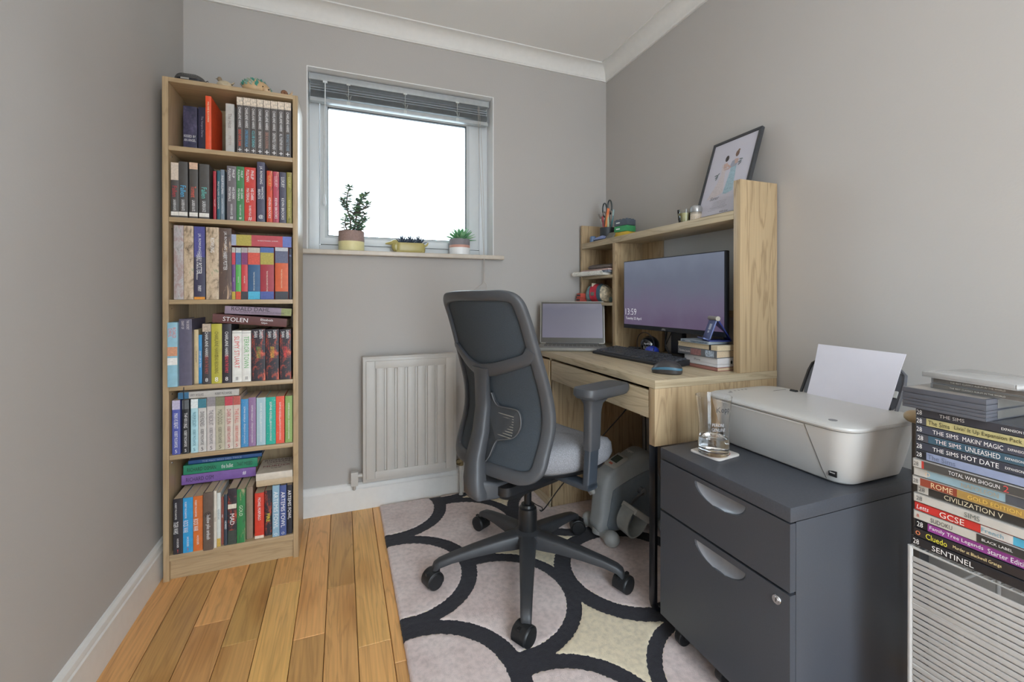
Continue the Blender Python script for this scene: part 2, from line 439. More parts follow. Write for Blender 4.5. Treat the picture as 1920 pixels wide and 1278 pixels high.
q = MB(); mitre(q, (gx0 - .001, gx1 + .001, gz0 - .001, gz1 + .001), (gx0 + .003, gx1 - .003, gz0 + .003, gz1 - .003), (f0 + .012, f0 + .012), f0 + .030)
q.build('window_gasket', M('#2a2c2e', 0.7, k=1.0), win)
MB().box(gx0, gx1, f0 + .016, f0 + .020, gz0, gz1).build('window_pane', glass_mat('window_glass', (0.97, 0.985, 0.98, 1), solid=False), win, smooth=False)
q = MB(); q.box(0.43, XR + 0.049, -0.036, 0.0, ZB - 0.022, ZB); q.box(XL, XR, 0.0, 0.104, ZB - 0.022, ZB)
o = q.build('window_sill', M('#cfc4b6', 0.35, k=1.0), win, bev=0.006, seg=3)

# ------------------------------------------------------------------ venetian blind, raised
SL = M('#b4b8ba', 0.4, metal=0.15, k=1.0)
bl = thing('venetian_blind', 'raised grey metal venetian blind gathered at the top of the window', 'blind', (0.925, 0.062, 2.05))
BX0, BX1 = 0.482 - .925, 1.368 - .925
q = MB(); q.box(BX0, BX1, -.020, .012, -.004, .026); q.box(BX0 - .003, BX0 + .003, -.022, .014, -.006, .028); q.box(BX1 - .003, BX1 + .003, -.022, .014, -.006, .028)
q.build('head_rail', SL, bl, bev=.002)
def slat_mb():
    q = MB(); pts = [(-.0125 + .025 * i / 6, .0022 * (1 - ((i - 3) / 3) ** 2)) for i in range(7)]
    top = [(y, z + .0004) for y, z in pts]; bot = [(y, z) for y, z in pts[::-1]]
    return q.prism(top + bot, 'yz', BX0 + .004, BX1 - .004)
sl0 = slat_mb().build('blind_slat', SL, bl, ang=1.0); sl0.location = (0, -.005, -.014)
zs = [-.027, -.040] + [-.0520 - .0028 * i for i in range(10)]
for i, z in enumerate(zs):
    o = sl0.copy(); COL.objects.link(o); o.parent = bl; o.location = (0, -.005 + random.uniform(-.001, .001), z); o.rotation_euler = (0.10 if i < 2 else 0, 0, 0)
MB().box(BX0 + .002, BX1 - .002, -.019, .010, -.104, -.086).build('bottom_rail', SL, bl, bev=.003)
for x in (-.27, .0, .27):
    q = MB()
    for yy in (-.021, .011): q.tube([(x, yy, 0), (x, yy, -.09)], .0012, 6)
    q.tube([(x - .012, -.022, -.055), (x, -.026, -.070), (x + .012, -.022, -.060), (x + .004, -.024, -.085)], .0012, 5)
    q.box(x - .009, x + .009, -.024, -.020, -.010, -.002); q.box(x - .008, x + .008, -.0225, -.0195, -.104, -.088)
    q.build('ladder_cord', M('#c8ccc8', 0.7, k=1.0), bl)
q = MB(); q.tube([(-.374, -.024, -.012), (-.374, -.026, -.06), (-.376, -.026, -.30), (-.378, -.026, -.555)], .0032, 6)
q.lathe([(.0032, -.545), (.006, -.56), (.0085, -.585), (.006, -.598), (.002, -.602)], (-.378, -.026, 0), 10)
q.lathe([(.0045, -.275), (.0045, -.265)], (-.376, -.026, 0), 8)
q.box(-.384, -.364, -.026, -.018, -.016, -.006)
q.build('tilt_wand', M('#d8dcde', 0.15, k=1.0), bl)
q = MB()
q.tube([(.384, -.022, -.01), (.386, -.030, -.20), (.392, -.06, -.55), (.397, -.080, -.80), (.392, -.1015, -.838), (.392, -.1030, -.90), (.392, -.1030, -.958)], .0013, 6)
q.tube([(.390, -.022, -.01), (.402, -.030, -.22), (.404, -.06, -.56), (.400, -.080, -.80), (.395, -.1015, -.838), (.394, -.1030, -.90), (.394, -.1030, -.958)], .0011, 6)
q.tube([(.393, -.103, -.955), (.372, -.101, -.972), (.345, -.085, -.995), (.33, -.075, -1.02)], .0011, 6)
q.tube([(.393, -.103, -.955), (.405, -.101, -.968), (.408, -.088, -1.01), (.410, -.080, -1.05)], .0016, 6)
q.build('pull_cord', M('#b8b0a8', 0.8, k=1.0), bl)

# ------------------------------------------------------------------ rug
RX0, RX1, RY0, RY1 = 0.792, 2.02, -1.98, -0.036
def rug():
    st = 0.0055; nx = int((RX1 - RX0) / st); ny = int((RY1 - RY0) / st)
    discs = []
    for k in range(5): discs.append((1.112, 0.165 - 0.518 * k, .218, .267))
    for k in range(6): discs.append((0.824, 0.407 - 0.5165 * k, .213, .270))
    for k in range(6): discs.append((1.905, 0.407 - 0.5165 * k, .213, .267))
    for k in range(5): discs.append((1.617, 0.165 - 0.518 * k, .213, (.270, .270, .276, .255, .262)[k]))
    vs = []; sd = []; fill = []
    random.seed(3)
    for j in range(ny + 1):
        for i in range(nx + 1):
            x = RX0 + (RX1 - RX0) * i / nx; y = RY0 + (RY1 - RY0) * j / ny
            s = 1.0; f = 1.0                 # cream ground
            for cx_, cy_, ri, ro in discs:
                d = math.hypot(x - cx_, y - cy_)
                d += 0.0012 * math.sin(x * 310 + y * 170) + 0.0010 * math.sin(y * 420 - x * 90)
                if d < ro + 0.02:
                    b_ = max(ri - d, d - ro)         # <0 inside the black band
                    if d < ri: s = b_; f = 0.0
                    elif d <= ro: s = b_
                    else: s = min(s, b_)
            inb = 1 - min(1, max(0, (s + .004) / .008))
            z = 0.0145 - 0.0035 * inb + random.uniform(-.0006, .0006)
            if i in (0, nx) or j in (0, ny): z = 0.007
            vs.append((x + random.uniform(-.0008, .0008), y + random.uniform(-.0008, .0008), z)); sd.append(s); fill.append(f)
    fs = [(j * (nx + 1) + i, j * (nx + 1) + i + 1, (j + 1) * (nx + 1) + i + 1, (j + 1) * (nx + 1) + i) for j in range(ny) for i in range(nx)]
    # skirt and underside
    rim = [i for i in range(nx + 1)] + [(j) * (nx + 1) + nx for j in range(1, ny + 1)] + [ny * (nx + 1) + i for i in range(nx - 1, -1, -1)] + [j * (nx + 1) for j in range(ny - 1, 0, -1)]
    o_ = len(vs)
    for r_ in rim: vs.append((vs[r_][0], vs[r_][1], 0.0004)); sd.append(sd[r_]); fill.append(fill[r_])
    L = len(rim)
    for k in range(L): fs.append((rim[(k + 1) % L], rim[k], o_ + k, o_ + (k + 1) % L))
    fs.append(tuple(o_ + k for k in range(L))[::-1])
    me = bpy.data.meshes.new('rug'); me.from_pydata(vs, [], fs)
    a = me.attributes.new('band', 'FLOAT', 'POINT'); a.data.foreach_set('value', sd)
    a = me.attributes.new('ground', 'FLOAT', 'POINT'); a.data.foreach_set('value', fill)
    for p_ in me.polygons: p_.use_smooth = True
    m, nt, b = new_mat('carved_wool_pile')
    at = N(nt, 'ShaderNodeAttribute', attribute_name='band'); ag = N(nt, 'ShaderNodeAttribute', attribute_name='ground')
    lt = N(nt, 'ShaderNodeMath', operation='LESS_THAN'); lt.inputs[1].default_value = 0.0; nt.links.new(at.outputs['Fac'], lt.inputs[0])
    gt = N(nt, 'ShaderNodeMath', operation='GREATER_THAN'); gt.inputs[1].default_value = 0.5; nt.links.new(ag.outputs['Fac'], gt.inputs[0])
    mp = coords(nt, (1, 1, 1)); n1 = N(nt, 'ShaderNodeTexNoise', Scale=7.0, Detail=4.0); n2 = N(nt, 'ShaderNodeTexNoise', Scale=420.0, Detail=2.0)
    n3 = N(nt, 'ShaderNodeTexNoise', Scale=60.0, Detail=4.0)
    for n_ in (n1, n2, n3): nt.links.new(mp.outputs[0], n_.inputs['Vector'])
    r1 = ramp(nt, [(0.35, lin('#9a8d8a', 2.2)), (0.65, lin('#a69b98', 2.15))]); nt.links.new(n1.outputs[0], r1.inputs[0])
    m1 = N(nt, 'ShaderNodeMix', data_type='RGBA'); m1.inputs[7].default_value = lin('#b9ae98', 1.75)
    nt.links.new(gt.outputs[0], m1.inputs[0]); nt.links.new(r1.outputs[0], m1.inputs[6])
    m2 = N(nt, 'ShaderNodeMix', data_type='RGBA'); m2.inputs[7].default_value = lin('#2e2d33', 1.2)
    nt.links.new(lt.outputs[0], m2.inputs[0]); nt.links.new(m1.outputs[2], m2.inputs[6])
    r3 = ramp(nt, [(0.3, (0.78, 0.78, 0.78, 1)), (0.6, (1.03, 1.03, 1.03, 1))]); nt.links.new(n3.outputs[0], r3.inputs[0])
    m3 = N(nt, 'ShaderNodeMix', data_type='RGBA', blend_type='MULTIPLY'); m3.inputs[0].default_value = 0.8
    nt.links.new(m2.outputs[2], m3.inputs[6]); nt.links.new(r3.outputs[0], m3.inputs[7]); nt.links.new(m3.outputs[2], b.inputs['Base Color'])
    b.inputs['Roughness'].default_value = 0.95; b.inputs['Specular IOR Level'].default_value = 0.1
    b.inputs['Sheen Weight'].default_value = 0.15
    bump(nt, b, n2.outputs[0], 0.7, 0.002)
    me.materials.append(m)
    o = bpy.data.objects.new('rug', me); COL.objects.link(o)
    tag(o, 'mauve and cream carved wool rug with overlapping black rings on the oak floor', 'rug')
rug()

# ------------------------------------------------------------------ radiator
RADW = M('#c2beb8', 0.4, k=1.0, var=0.015)
rad = thing('radiator', 'cream panel radiator with seven vertical flutes under the window', 'radiator', (0.936, -0.0, 0.150))
hx_, hh = 0.222, 0.582; yf = -.088
q = MB(); q.box(-hx_, hx_, yf + .006, yf + .030, 0, hh)
# pressed face: raised rim, recessed grooves and seven flutes
ix, iz0, iz1 = .168, .050, .530
q.box(-hx_ + .014, -ix, yf - .002, yf + .008, .016, hh - .016).box(ix, hx_ - .014, yf - .002, yf + .008, .016, hh - .016)
q.box(-ix, ix, yf - .002, yf + .008, .016, iz0).box(-ix, ix, yf - .002, yf + .008, iz1, hh - .016)
q.build('panel', RADW, rad, bev=.003)
n = 7; wd = 2 * ix / n
q = MB()
for i in range(n):
    c_ = -ix + wd * (i + .5); hw = wd / 2 - .007
    prof = [(c_ - hw - .004, yf + .006), (c_ - hw, yf - .001), (c_ - hw * .4, yf - .003), (c_ + hw * .4, yf - .003), (c_ + hw, yf - .001), (c_ + hw + .004, yf + .006)]
    q.prism(prof, 'xy', iz0 - .002, iz1 + .002)
q.build('flute', RADW, rad, bev=.0015)
q = MB(); q.box(-hx_ - .001, hx_ + .001, yf + .004, -.035, hh - .004, hh + .004)
q.box(-.10, -.06, -.05, -.001, .45, .49); q.box(.06, .10, -.05, -.001, .45, .49); q.box(-.10, -.06, -.05, -.001, .05, .09); q.box(.06, .10, -.05, -.001, .05, .09)
q.build('mounting_bracket', RADW, rad, bev=.002)
q = MB(); q.tube([(-hx_ + .005, -.06, .03), (-hx_ - .022, -.06, .03)], .010, 12)
q.box(-hx_ - .052, -hx_ - .020, -.076, -.044, -.012, .052)
q.tube([(-hx_ - .036, -.055, -.01), (-hx_ - .036, -.050, -.030), (-hx_ - .036, -.022, -.045)], .0075, 10)
q.build('left_valve', RADW, rad, bev=.006)
BR = M('#8a7a5a', 0.45, metal=0.6, k=1.0)
q = MB(); q.tube([(hx_ - .005, -.06, .03), (hx_ + .026, -.06, .03)], .009, 12); q.lathe([(.014, -.004), (.014, .022)], (hx_ + .012, -.06, .03), 6, ax='x')
q.lathe([(.013, .012), (.013, .05), (.009, .056)], (hx_ + .030, -.06, 0), 10)
q.build('right_valve', BR, rad)
q = MB(); q.tube([(hx_ + .030, -.06, .02), (hx_ + .030, -.06, -.132)], .0085, 12); q.lathe([(.013, -.010), (.013, .012)], (hx_ + .030, -.06, 0), 12)
q.lathe([(.012, -.136), (.012, -.130)], (hx_ + .030, -.06, 0), 12)
q.build('pipe', RADW, rad)

BOOKS = [
 (1, 0.063, 0.107, -0.2307, 1.557, 1.742, 0.13, '#33334a', 'dark navy paperback with pale falling petals and white title', [('KISSED BY', 0.62, 0.2, 0.22, '#e8e6e4', 'h'), ('AN ANGEL', 0.7, 0.2, 0.22, '#e8e6e4', 'h')], [], 'petal'),
 (1, 0.111, 0.136, -0.2307, 1.557, 1.744, 0.13, '#34344c', 'slim dark slate paperback with faint grey lettering', [('The Vampire Diaries', 0.4, 0.6, 0.35, '#9a98a8')], [], None),
 (1, 0.159, 0.177, -0.3307, 1.557, 1.752, 0.16, '#d9502c', 'tall orange book with dark red cover standing forward', [('MALORIE BLACKMAN', 0.3, 0.42, 0.3, '#f0c0a0')], [], None),
 (1, 0.218, 0.246, -0.3107, 1.557, 1.742, 0.15, '#b5b2ad', 'pale grey slightly worn book with brown lettering', [('The Host', 0.35, 0.3, 0.4, '#6a625c'), ('MEYER', 0.75, 0.2, 0.3, '#8a8078')], [], None),
 (1, 0.257, 0.277, -0.3257, 1.557, 1.766, 0.13, '#55504f', 'charcoal paperback with a portrait head band and red title', [('CHARLAINE HARRIS', 0.36, 0.36, 0.42, '#e8e4e0'), ('DEAD UNTIL DARK', 0.73, 0.3, 0.42, '#e0503c'), ('+', 0.94, 0.04, 0.6, '#f0f0f0', 'h')], [(0, 0.14, '#cdbfae')], None),
 (1, 0.278, 0.301, -0.3257, 1.557, 1.767, 0.13, '#55504f', 'charcoal paperback with a portrait head band and blue title', [('CHARLAINE HARRIS', 0.36, 0.36, 0.42, '#e8e4e0'), ('LIVING DEAD IN DALLAS', 0.73, 0.3, 0.42, '#4a90b8'), ('+', 0.94, 0.04, 0.6, '#f0f0f0', 'h')], [(0, 0.14, '#cdbfae')], None),
 (1, 0.301, 0.322, -0.3257, 1.557, 1.767, 0.13, '#55504f', 'charcoal paperback with a portrait head band and teal title', [('CHARLAINE HARRIS', 0.36, 0.36, 0.42, '#e8e4e0'), ('CLUB DEAD', 0.73, 0.3, 0.42, '#58a8b0'), ('+', 0.94, 0.04, 0.6, '#f0f0f0', 'h')], [(0, 0.14, '#cdbfae')], None),
 (1, 0.323, 0.344, -0.3257, 1.557, 1.768, 0.13, '#55504f', 'charcoal paperback with a portrait head band and white title', [('CHARLAINE HARRIS', 0.36, 0.36, 0.42, '#e8e4e0'), ('DEAD TO THE WORLD', 0.73, 0.3, 0.42, '#d8d4d0'), ('+', 0.94, 0.04, 0.6, '#f0f0f0', 'h')], [(0, 0.14, '#cdbfae')], None),
 (1, 0.345, 0.369, -0.3257, 1.557, 1.768, 0.13, '#55504f', 'charcoal paperback with a portrait head band and brown title', [('CHARLAINE HARRIS', 0.36, 0.36, 0.42, '#e8e4e0'), ('DEAD AS A DOORNAIL', 0.73, 0.3, 0.42, '#a07868'), ('+', 0.94, 0.04, 0.6, '#f0f0f0', 'h')], [(0, 0.14, '#cdbfae')], None),
 (1, 0.37, 0.393, -0.3257, 1.557, 1.769, 0.13, '#55504f', 'charcoal paperback with a portrait head band and cream title', [('CHARLAINE HARRIS', 0.36, 0.36, 0.42, '#e8e4e0'), ('DEFINITELY DEAD', 0.73, 0.3, 0.42, '#e0dcd8'), ('+', 0.94, 0.04, 0.6, '#f0f0f0', 'h')], [(0, 0.14, '#cdbfae')], None),
 (1, 0.394, 0.416, -0.3257, 1.557, 1.77, 0.13, '#55504f', 'charcoal paperback with a portrait head band and ivory title', [('CHARLAINE HARRIS', 0.36, 0.36, 0.42, '#e8e4e0'), ('ALL TOGETHER DEAD', 0.73, 0.3, 0.42, '#e0dcd8'), ('+', 0.94, 0.04, 0.6, '#f0f0f0', 'h')], [(0, 0.14, '#cdbfae')], None),
 (1, 0.417, 0.44, -0.3257, 1.557, 1.771, 0.13, '#55504f', 'charcoal paperback with a portrait head band and slate blue title', [('CHARLAINE HARRIS', 0.36, 0.36, 0.42, '#e8e4e0'), ('FROM DEAD TO WORSE', 0.73, 0.3, 0.42, '#7890a0'), ('+', 0.94, 0.04, 0.6, '#f0f0f0', 'h')], [(0, 0.14, '#cdbfae')], None),
 (2, 0.054, 0.077, -0.3307, 1.302, 1.497, 0.13, '#4b4846', 'black-grey paperback with a dark red handwritten title', [('Fallen', 0.53, 0.2, 0.6, '#a03038'), ('LAUREN KATE', 0.78, 0.2, 0.35, '#d8d4d0')], [(0.0, 0.32, '#c8b8a8'), (0.9, 0.97, '#d8d4cc')], None),
 (2, 0.077, 0.104, -0.3307, 1.302, 1.503, 0.13, '#4b4846', 'black-grey paperback with a sky blue handwritten title', [('Fallen', 0.53, 0.2, 0.6, '#4aa0c8'), ('LAUREN KATE', 0.78, 0.2, 0.35, '#d8d4d0')], [(0.9, 0.97, '#d8d4cc')], None),
 (2, 0.109, 0.135, -0.3307, 1.302, 1.503, 0.13, '#4b4846', 'black-grey paperback with a coral handwritten title', [('Torment', 0.53, 0.2, 0.6, '#d05a48'), ('LAUREN KATE', 0.78, 0.2, 0.35, '#d8d4d0')], [(0.0, 0.12, '#c8a890'), (0.9, 0.97, '#d8d4cc')], None),
 (2, 0.139, 0.17, -0.3307, 1.302, 1.501, 0.13, '#4b4846', 'black-grey paperback with a teal handwritten title', [('Fallen', 0.53, 0.2, 0.6, '#58a8a0'), ('LAUREN KATE', 0.78, 0.2, 0.35, '#d8d4d0')], [(0.9, 0.97, '#d8d4cc')], None),
 (2, 0.178, 0.187, -0.3107, 1.302, 1.484, 0.13, '#a8303c', 'thin crimson paperback', [('THE QUEST', 0.65, 0.4, 0.5, '#e0b0b0')], [], None),
 (2, 0.19, 0.2, -0.3107, 1.302, 1.487, 0.13, '#2c5a68', 'thin dark teal paperback', [('PHILIP PULLMAN  CLOCKWORK', 0.5, 0.8, 0.5, '#d0d8d8')], [], None),
 (2, 0.201, 0.214, -0.3107, 1.302, 1.492, 0.13, '#6f7c88', 'thin blue-grey paperback', [('PHILIP PULLMAN', 0.3, 0.4, 0.5, '#d8dce0'), ('COUNT KARLSTEIN', 0.72, 0.35, 0.35, '#c0c8d0')], [], None),
 (2, 0.224, 0.254, -0.3207, 1.302, 1.506, 0.13, '#6a6468', 'grey paperback with large white two-line lettering', [('PHILIP', 0.14, 0.16, 0.26, '#e8e6e4', 'u'), ('PULLMAN', 0.16, 0.22, 0.26, '#e8e6e4', 'l'), ('HIS DARK', 0.5, 0.22, 0.26, '#e8e6e4', 'u'), ('MATERIALS', 0.52, 0.26, 0.26, '#e8e6e4', 'l'), ('NORTHERN LIGHTS', 0.8, 0.2, 0.2, '#e8e6e4'), ('#', 0.95, 0.05, 0.4, '#d0ccc8', 'h')], [], None),
 (2, 0.255, 0.28, -0.3207, 1.302, 1.507, 0.13, '#3f7a4c', 'green paperback with large white two-line lettering', [('PHILIP', 0.14, 0.16, 0.26, '#e8e6e4', 'u'), ('PULLMAN', 0.16, 0.22, 0.26, '#e8e6e4', 'l'), ('HIS DARK', 0.5, 0.22, 0.26, '#e8e6e4', 'u'), ('MATERIALS', 0.52, 0.26, 0.26, '#e8e6e4', 'l'), ('THE SUBTLE KNIFE', 0.8, 0.2, 0.2, '#e8e6e4'), ('#', 0.95, 0.05, 0.4, '#d0ccc8', 'h')], [], None),
 (2, 0.281, 0.318, -0.3207, 1.302, 1.507, 0.13, '#c23c34', 'red paperback with large white two-line lettering', [('PHILIP', 0.14, 0.16, 0.26, '#e8e6e4', 'u'), ('PULLMAN', 0.16, 0.22, 0.26, '#e8e6e4', 'l'), ('HIS DARK', 0.5, 0.22, 0.26, '#e8e6e4', 'u'), ('MATERIALS', 0.52, 0.26, 0.26, '#e8e6e4', 'l'), ('THE AMBER SPYGLASS', 0.8, 0.2, 0.2, '#e8e6e4'), ('#', 0.95, 0.05, 0.4, '#d0ccc8', 'h')], [], None),
 (2, 0.324, 0.35, -0.3307, 1.302, 1.529, 0.13, '#4a4a5e', 'tall dark slate hardback with silver lettering and emblem', [('J.K. ROWLING', 0.22, 0.3, 0.4, '#d0d0d8'), ('FANTASTIC', 0.52, 0.22, 0.25, '#d0d0d8', 'u'), ('BEASTS', 0.54, 0.16, 0.32, '#d0d0d8', 'l'), ('@', 0.92, 0.08, 0.6, '#d0d0d8', 'h')], [], None),
 (2, 0.355, 0.375, -0.3207, 1.302, 1.501, 0.13, '#c8482e', 'burnt orange paperback with a graffiti-style title', [('LUXURY', 0.2, 0.2, 0.5, '#f0a060'), ('KEVIN BROOKS', 0.72, 0.42, 0.4, '#e8e6e4')], [], 'swirl'),
 (2, 0.377, 0.397, -0.3207, 1.302, 1.5, 0.13, '#b04a5c', 'plum pink paperback with a graffiti-style title', [('LUXURY', 0.2, 0.2, 0.5, '#f0b0b0'), ('KEVIN BROOKS', 0.72, 0.42, 0.4, '#e8e6e4')], [], 'swirl'),
 (2, 0.399, 0.422, -0.3207, 1.302, 1.5, 0.13, '#4c4a5a', 'dusky navy paperback with a graffiti-style title', [('LUXURY', 0.2, 0.2, 0.5, '#d0d0d8'), ('KEVIN BROOKS', 0.72, 0.42, 0.4, '#e8e6e4')], [], None),
 (2, 0.424, 0.442, -0.3207, 1.302, 1.502, 0.13, '#8a8440', 'olive paperback with a graffiti-style title', [('LUXURY', 0.2, 0.2, 0.5, '#b8b070'), ('KEVIN BROOKS', 0.72, 0.42, 0.4, '#b8b070')], [], 'swirl'),
 (3, 0.062, 0.091, -0.3307, 1.0065, 1.273, 0.15, '#a8a4a4', 'tall pale grey hardback with a stormy red and white picture', [], [], 'mist'),
 (3, 0.092, 0.121, -0.3307, 1.0065, 1.273, 0.15, '#a89884', 'tall hardback with a misty village picture', [], [], 'village'),
 (3, 0.123, 0.157, -0.3307, 1.0065, 1.272, 0.15, '#3c3a50', 'tall indigo and charcoal hardback with white serif title', [('J.K. ROWLING', 0.22, 0.26, 0.28, '#e8e6e4'), ('HARRY POTTER', 0.5, 0.3, 0.42, '#e8e6e4'), ('and the Prisoner of Azkaban', 0.56, 0.34, 0.16, '#e8e6e4', 'l'), ('PARRY', 0.85, 0.08, 0.3, '#e8e6e4')], [(0, 0.42, '#4a4a86'), (0.965, 1, '#d08a30')], None),
 (3, 0.16, 0.2, -0.3307, 1.0065, 1.272, 0.15, '#8a7660', 'tall hardback with a tan and black whirling picture', [('ROWLING', 0.25, 0.2, 0.3, '#e8e6e4')], [], 'village'),
 (3, 0.201, 0.24, -0.3307, 1.0065, 1.271, 0.15, '#5a4840', 'tall brown hardback with curling branches picture', [('J.K. ROWLING', 0.18, 0.26, 0.26, '#e8e6e4'), ('HARRY POTTER', 0.46, 0.26, 0.32, '#e8e6e4')], [], 'swirl'),
 (3, 0.237, 0.252, -0.3257, 1.0065, 1.201, 0.13, '#6a4a80', 'crimson and purple colour-blocked boxed-set paperback', [('ROWLING', 0.62, 0.3, 0.2, '#e0d0c0')], [(0, 0.1, '#b8b4ac'), (0.1, 0.33, '#c04050'), (0.85, 1, '#b8a040')], None),
 (3, 0.253, 0.27, -0.3257, 1.0065, 1.201, 0.13, '#5aa858', 'blue and green colour-blocked boxed-set paperback', [('ROWLING', 0.62, 0.3, 0.2, '#e0d0c0')], [(0, 0.1, '#b4b8bc'), (0.1, 0.33, '#4a6a98'), (0.85, 1, '#c85038')], None),
 (3, 0.271, 0.292, -0.3257, 1.0065, 1.202, 0.13, '#c04448', 'plum and red colour-blocked boxed-set paperback', [('ROWLING', 0.62, 0.3, 0.2, '#e0d0c0')], [(0, 0.1, '#a8a0a0'), (0.1, 0.33, '#7a3a68'), (0.85, 1, '#3a3840')], None),
 (3, 0.293, 0.333, -0.3257, 1.0065, 1.203, 0.13, '#34587e', 'scarlet and navy colour-blocked boxed-set paperback', [('THE PHILOSOPHERS STONE', 0.65, 0.4, 0.1, '#d8c8b8')], [(0, 0.1, '#b8b0a4'), (0.1, 0.33, '#c85040'), (0.85, 1, '#4aa8c8')], None),
 (3, 0.334, 0.38, -0.3257, 1.0065, 1.205, 0.13, '#9a3440', 'gold and maroon colour-blocked boxed-set paperback', [('THE PHILOSOPHERS STONE', 0.65, 0.4, 0.1, '#d8c8b8')], [(0, 0.1, '#4a68a0'), (0.1, 0.33, '#a89a48'), (0.85, 1, '#4a5a98')], None),
 (3, 0.384, 0.429, -0.3257, 1.0065, 1.207, 0.13, '#c85c34', 'slate, orange and black colour-blocked paperback', [('THE DEATHLY HALLOWS', 0.6, 0.4, 0.1, '#e0c0a0')], [(0, 0.07, '#b8b8bc'), (0.07, 0.3, '#5c6078'), (0.85, 1, '#3a3c44')], None),
 (3, 0.429, 0.442, -0.3207, 1.0065, 1.206, 0.13, '#2a2a38', 'near-black paperback squeezed in at the end', [('IT', 0.15, 0.1, 0.5, '#8090c0')], [], None),
 (4, 0.048, 0.078, -0.3507, 0.696, 0.925, 0.13, '#8ab4c4', 'pale blue paperback with an orange and white drawing', [('ROALD', 0.16, 0.16, 0.34, '#c05a50', 'u'), ('DAHL', 0.16, 0.13, 0.34, '#c05a50', 'l')], [(0.38, 0.52, '#c89070'), (0.55, 0.66, '#e0dcd8')], None),
 (4, 0.075, 0.117, -0.3357, 0.696, 0.936, 0.17, '#5a5668', 'thick slate purple clothbound hardback with a faded gilt title', [('THE SECRET', 0.09, 0.14, 0.2, '#b8b0b0', 'u'), ('DIARY OF', 0.09, 0.12, 0.2, '#b8b0b0', 'l')], [], None),
 (4, 0.115, 0.131, -0.3107, 0.696, 0.895, 0.13, '#c8b48c', 'slim cream paperback with dark lettering', [('the secret garden', 0.5, 0.7, 0.4, '#4a4040')], [], None),
 (4, 0.131, 0.142, -0.3107, 0.696, 0.876, 0.13, '#3a90c8', 'thin bright blue paperback', [('DIARY OF A TEEN', 0.5, 0.6, 0.5, '#d0e4f0')], [], None),
 (4, 0.148, 0.175, -0.3307, 0.696, 0.917, 0.13, '#3e3a3c', 'black paperback with a portrait head band and dim red title', [('CHARLAINE HARRIS', 0.34, 0.42, 0.36, '#d8d4c8'), ('DEAD IN THE FAMILY', 0.68, 0.3, 0.36, '#a05048'), ('8', 0.93, 0.07, 0.5, '#e8e4e0', 'h')], [(0, 0.13, '#b0a090')], None),
 (4, 0.176, 0.209, -0.3307, 0.696, 0.916, 0.13, '#b0a840', 'mustard yellow paperback with a torn line down the spine', [('CHARLAINE HARRIS', 0.34, 0.42, 0.36, '#5a5424'), ('DEAD RECKONING', 0.68, 0.3, 0.36, '#5a5424'), ('8', 0.93, 0.07, 0.5, '#e8e4e0', 'h')], [], None),
 (4, 0.21, 0.239, -0.3307, 0.696, 0.915, 0.13, '#2e2a30', 'black paperback with bright red title and dark blue head', [('CHARLAINE HARRIS', 0.34, 0.42, 0.36, '#d8d4c8'), ('DEAD IN THE FAMILY', 0.68, 0.3, 0.36, '#e04050'), ('8', 0.93, 0.07, 0.5, '#e8e4e0', 'h')], [], None),
 (4, 0.241, 0.272, -0.3257, 0.696, 0.889, 0.13, '#dcdad4', 'white-edged paperback with red dripping letters', [('SLIMY STUART', 0.42, 0.62, 0.55, '#b84a48'), ('II', 0.93, 0.06, 0.4, '#403c3c', 'h')], [(0.04, 0.045, '#303030')], None),
 (4, 0.273, 0.302, -0.3257, 0.696, 0.888, 0.13, '#dcdad4', 'white-edged paperback with green dripping letters', [('TERROR TOWN', 0.42, 0.62, 0.55, '#5a9a58'), ('II', 0.93, 0.06, 0.4, '#403c3c', 'h')], [(0.04, 0.045, '#303030')], None),
 (4, 0.305, 0.35, -0.3257, 0.696, 0.893, 0.15, '#2c2830', 'black hardback with a flame picture at the foot and lime title', [('DARREN', 0.1, 0.16, 0.26, '#e8e6e4', 'u'), ('SHAN', 0.1, 0.12, 0.26, '#e8e6e4', 'l'), ('LORD OF THE SHADOWS', 0.45, 0.22, 0.3, '#6a9a40')], [], 'flame'),
 (4, 0.352, 0.396, -0.3257, 0.696, 0.891, 0.15, '#2c2830', 'black hardback with a flame picture at the foot and gold title', [('DARREN', 0.1, 0.16, 0.26, '#e8e6e4', 'u'), ('SHAN', 0.1, 0.12, 0.26, '#e8e6e4', 'l'), ('LORD OF THE SHADOWS', 0.45, 0.22, 0.3, '#d0b040')], [], 'flame'),
 (4, 0.399, 0.439, -0.3257, 0.696, 0.89, 0.15, '#2c2830', 'black hardback with a flame picture at the foot and scarlet title', [('DARREN', 0.1, 0.16, 0.26, '#e8e6e4', 'u'), ('SHAN', 0.1, 0.12, 0.26, '#e8e6e4', 'l'), ('LORD OF THE SHADOWS', 0.45, 0.22, 0.3, '#d03840')], [], 'flame'),
 (5, 0.056, 0.08, -0.3307, 0.449, 0.644, 0.13, '#5058a0', 'royal blue paperback with tall condensed lettering', [('MAN VS BEAST', 0.38, 0.28, 0.5, '#d0d4f0'), ('ROBERT MUCHAMORE', 0.72, 0.3, 0.4, '#d0d4f0'), ('5', 0.94, 0.05, 0.5, '#d0d4f0', 'h')], [(0, 0.17, '#b8b0c8')], None),
 (5, 0.086, 0.107, -0.3307, 0.449, 0.643, 0.13, '#2c2c2e', 'black paperback with tall condensed lettering', [('THE KILLING', 0.38, 0.28, 0.5, '#d8d8d8'), ('ROBERT MUCHAMORE', 0.72, 0.3, 0.4, '#d8d8d8'), ('5', 0.94, 0.05, 0.5, '#d8d8d8', 'h')], [(0, 0.17, '#606468')], None),
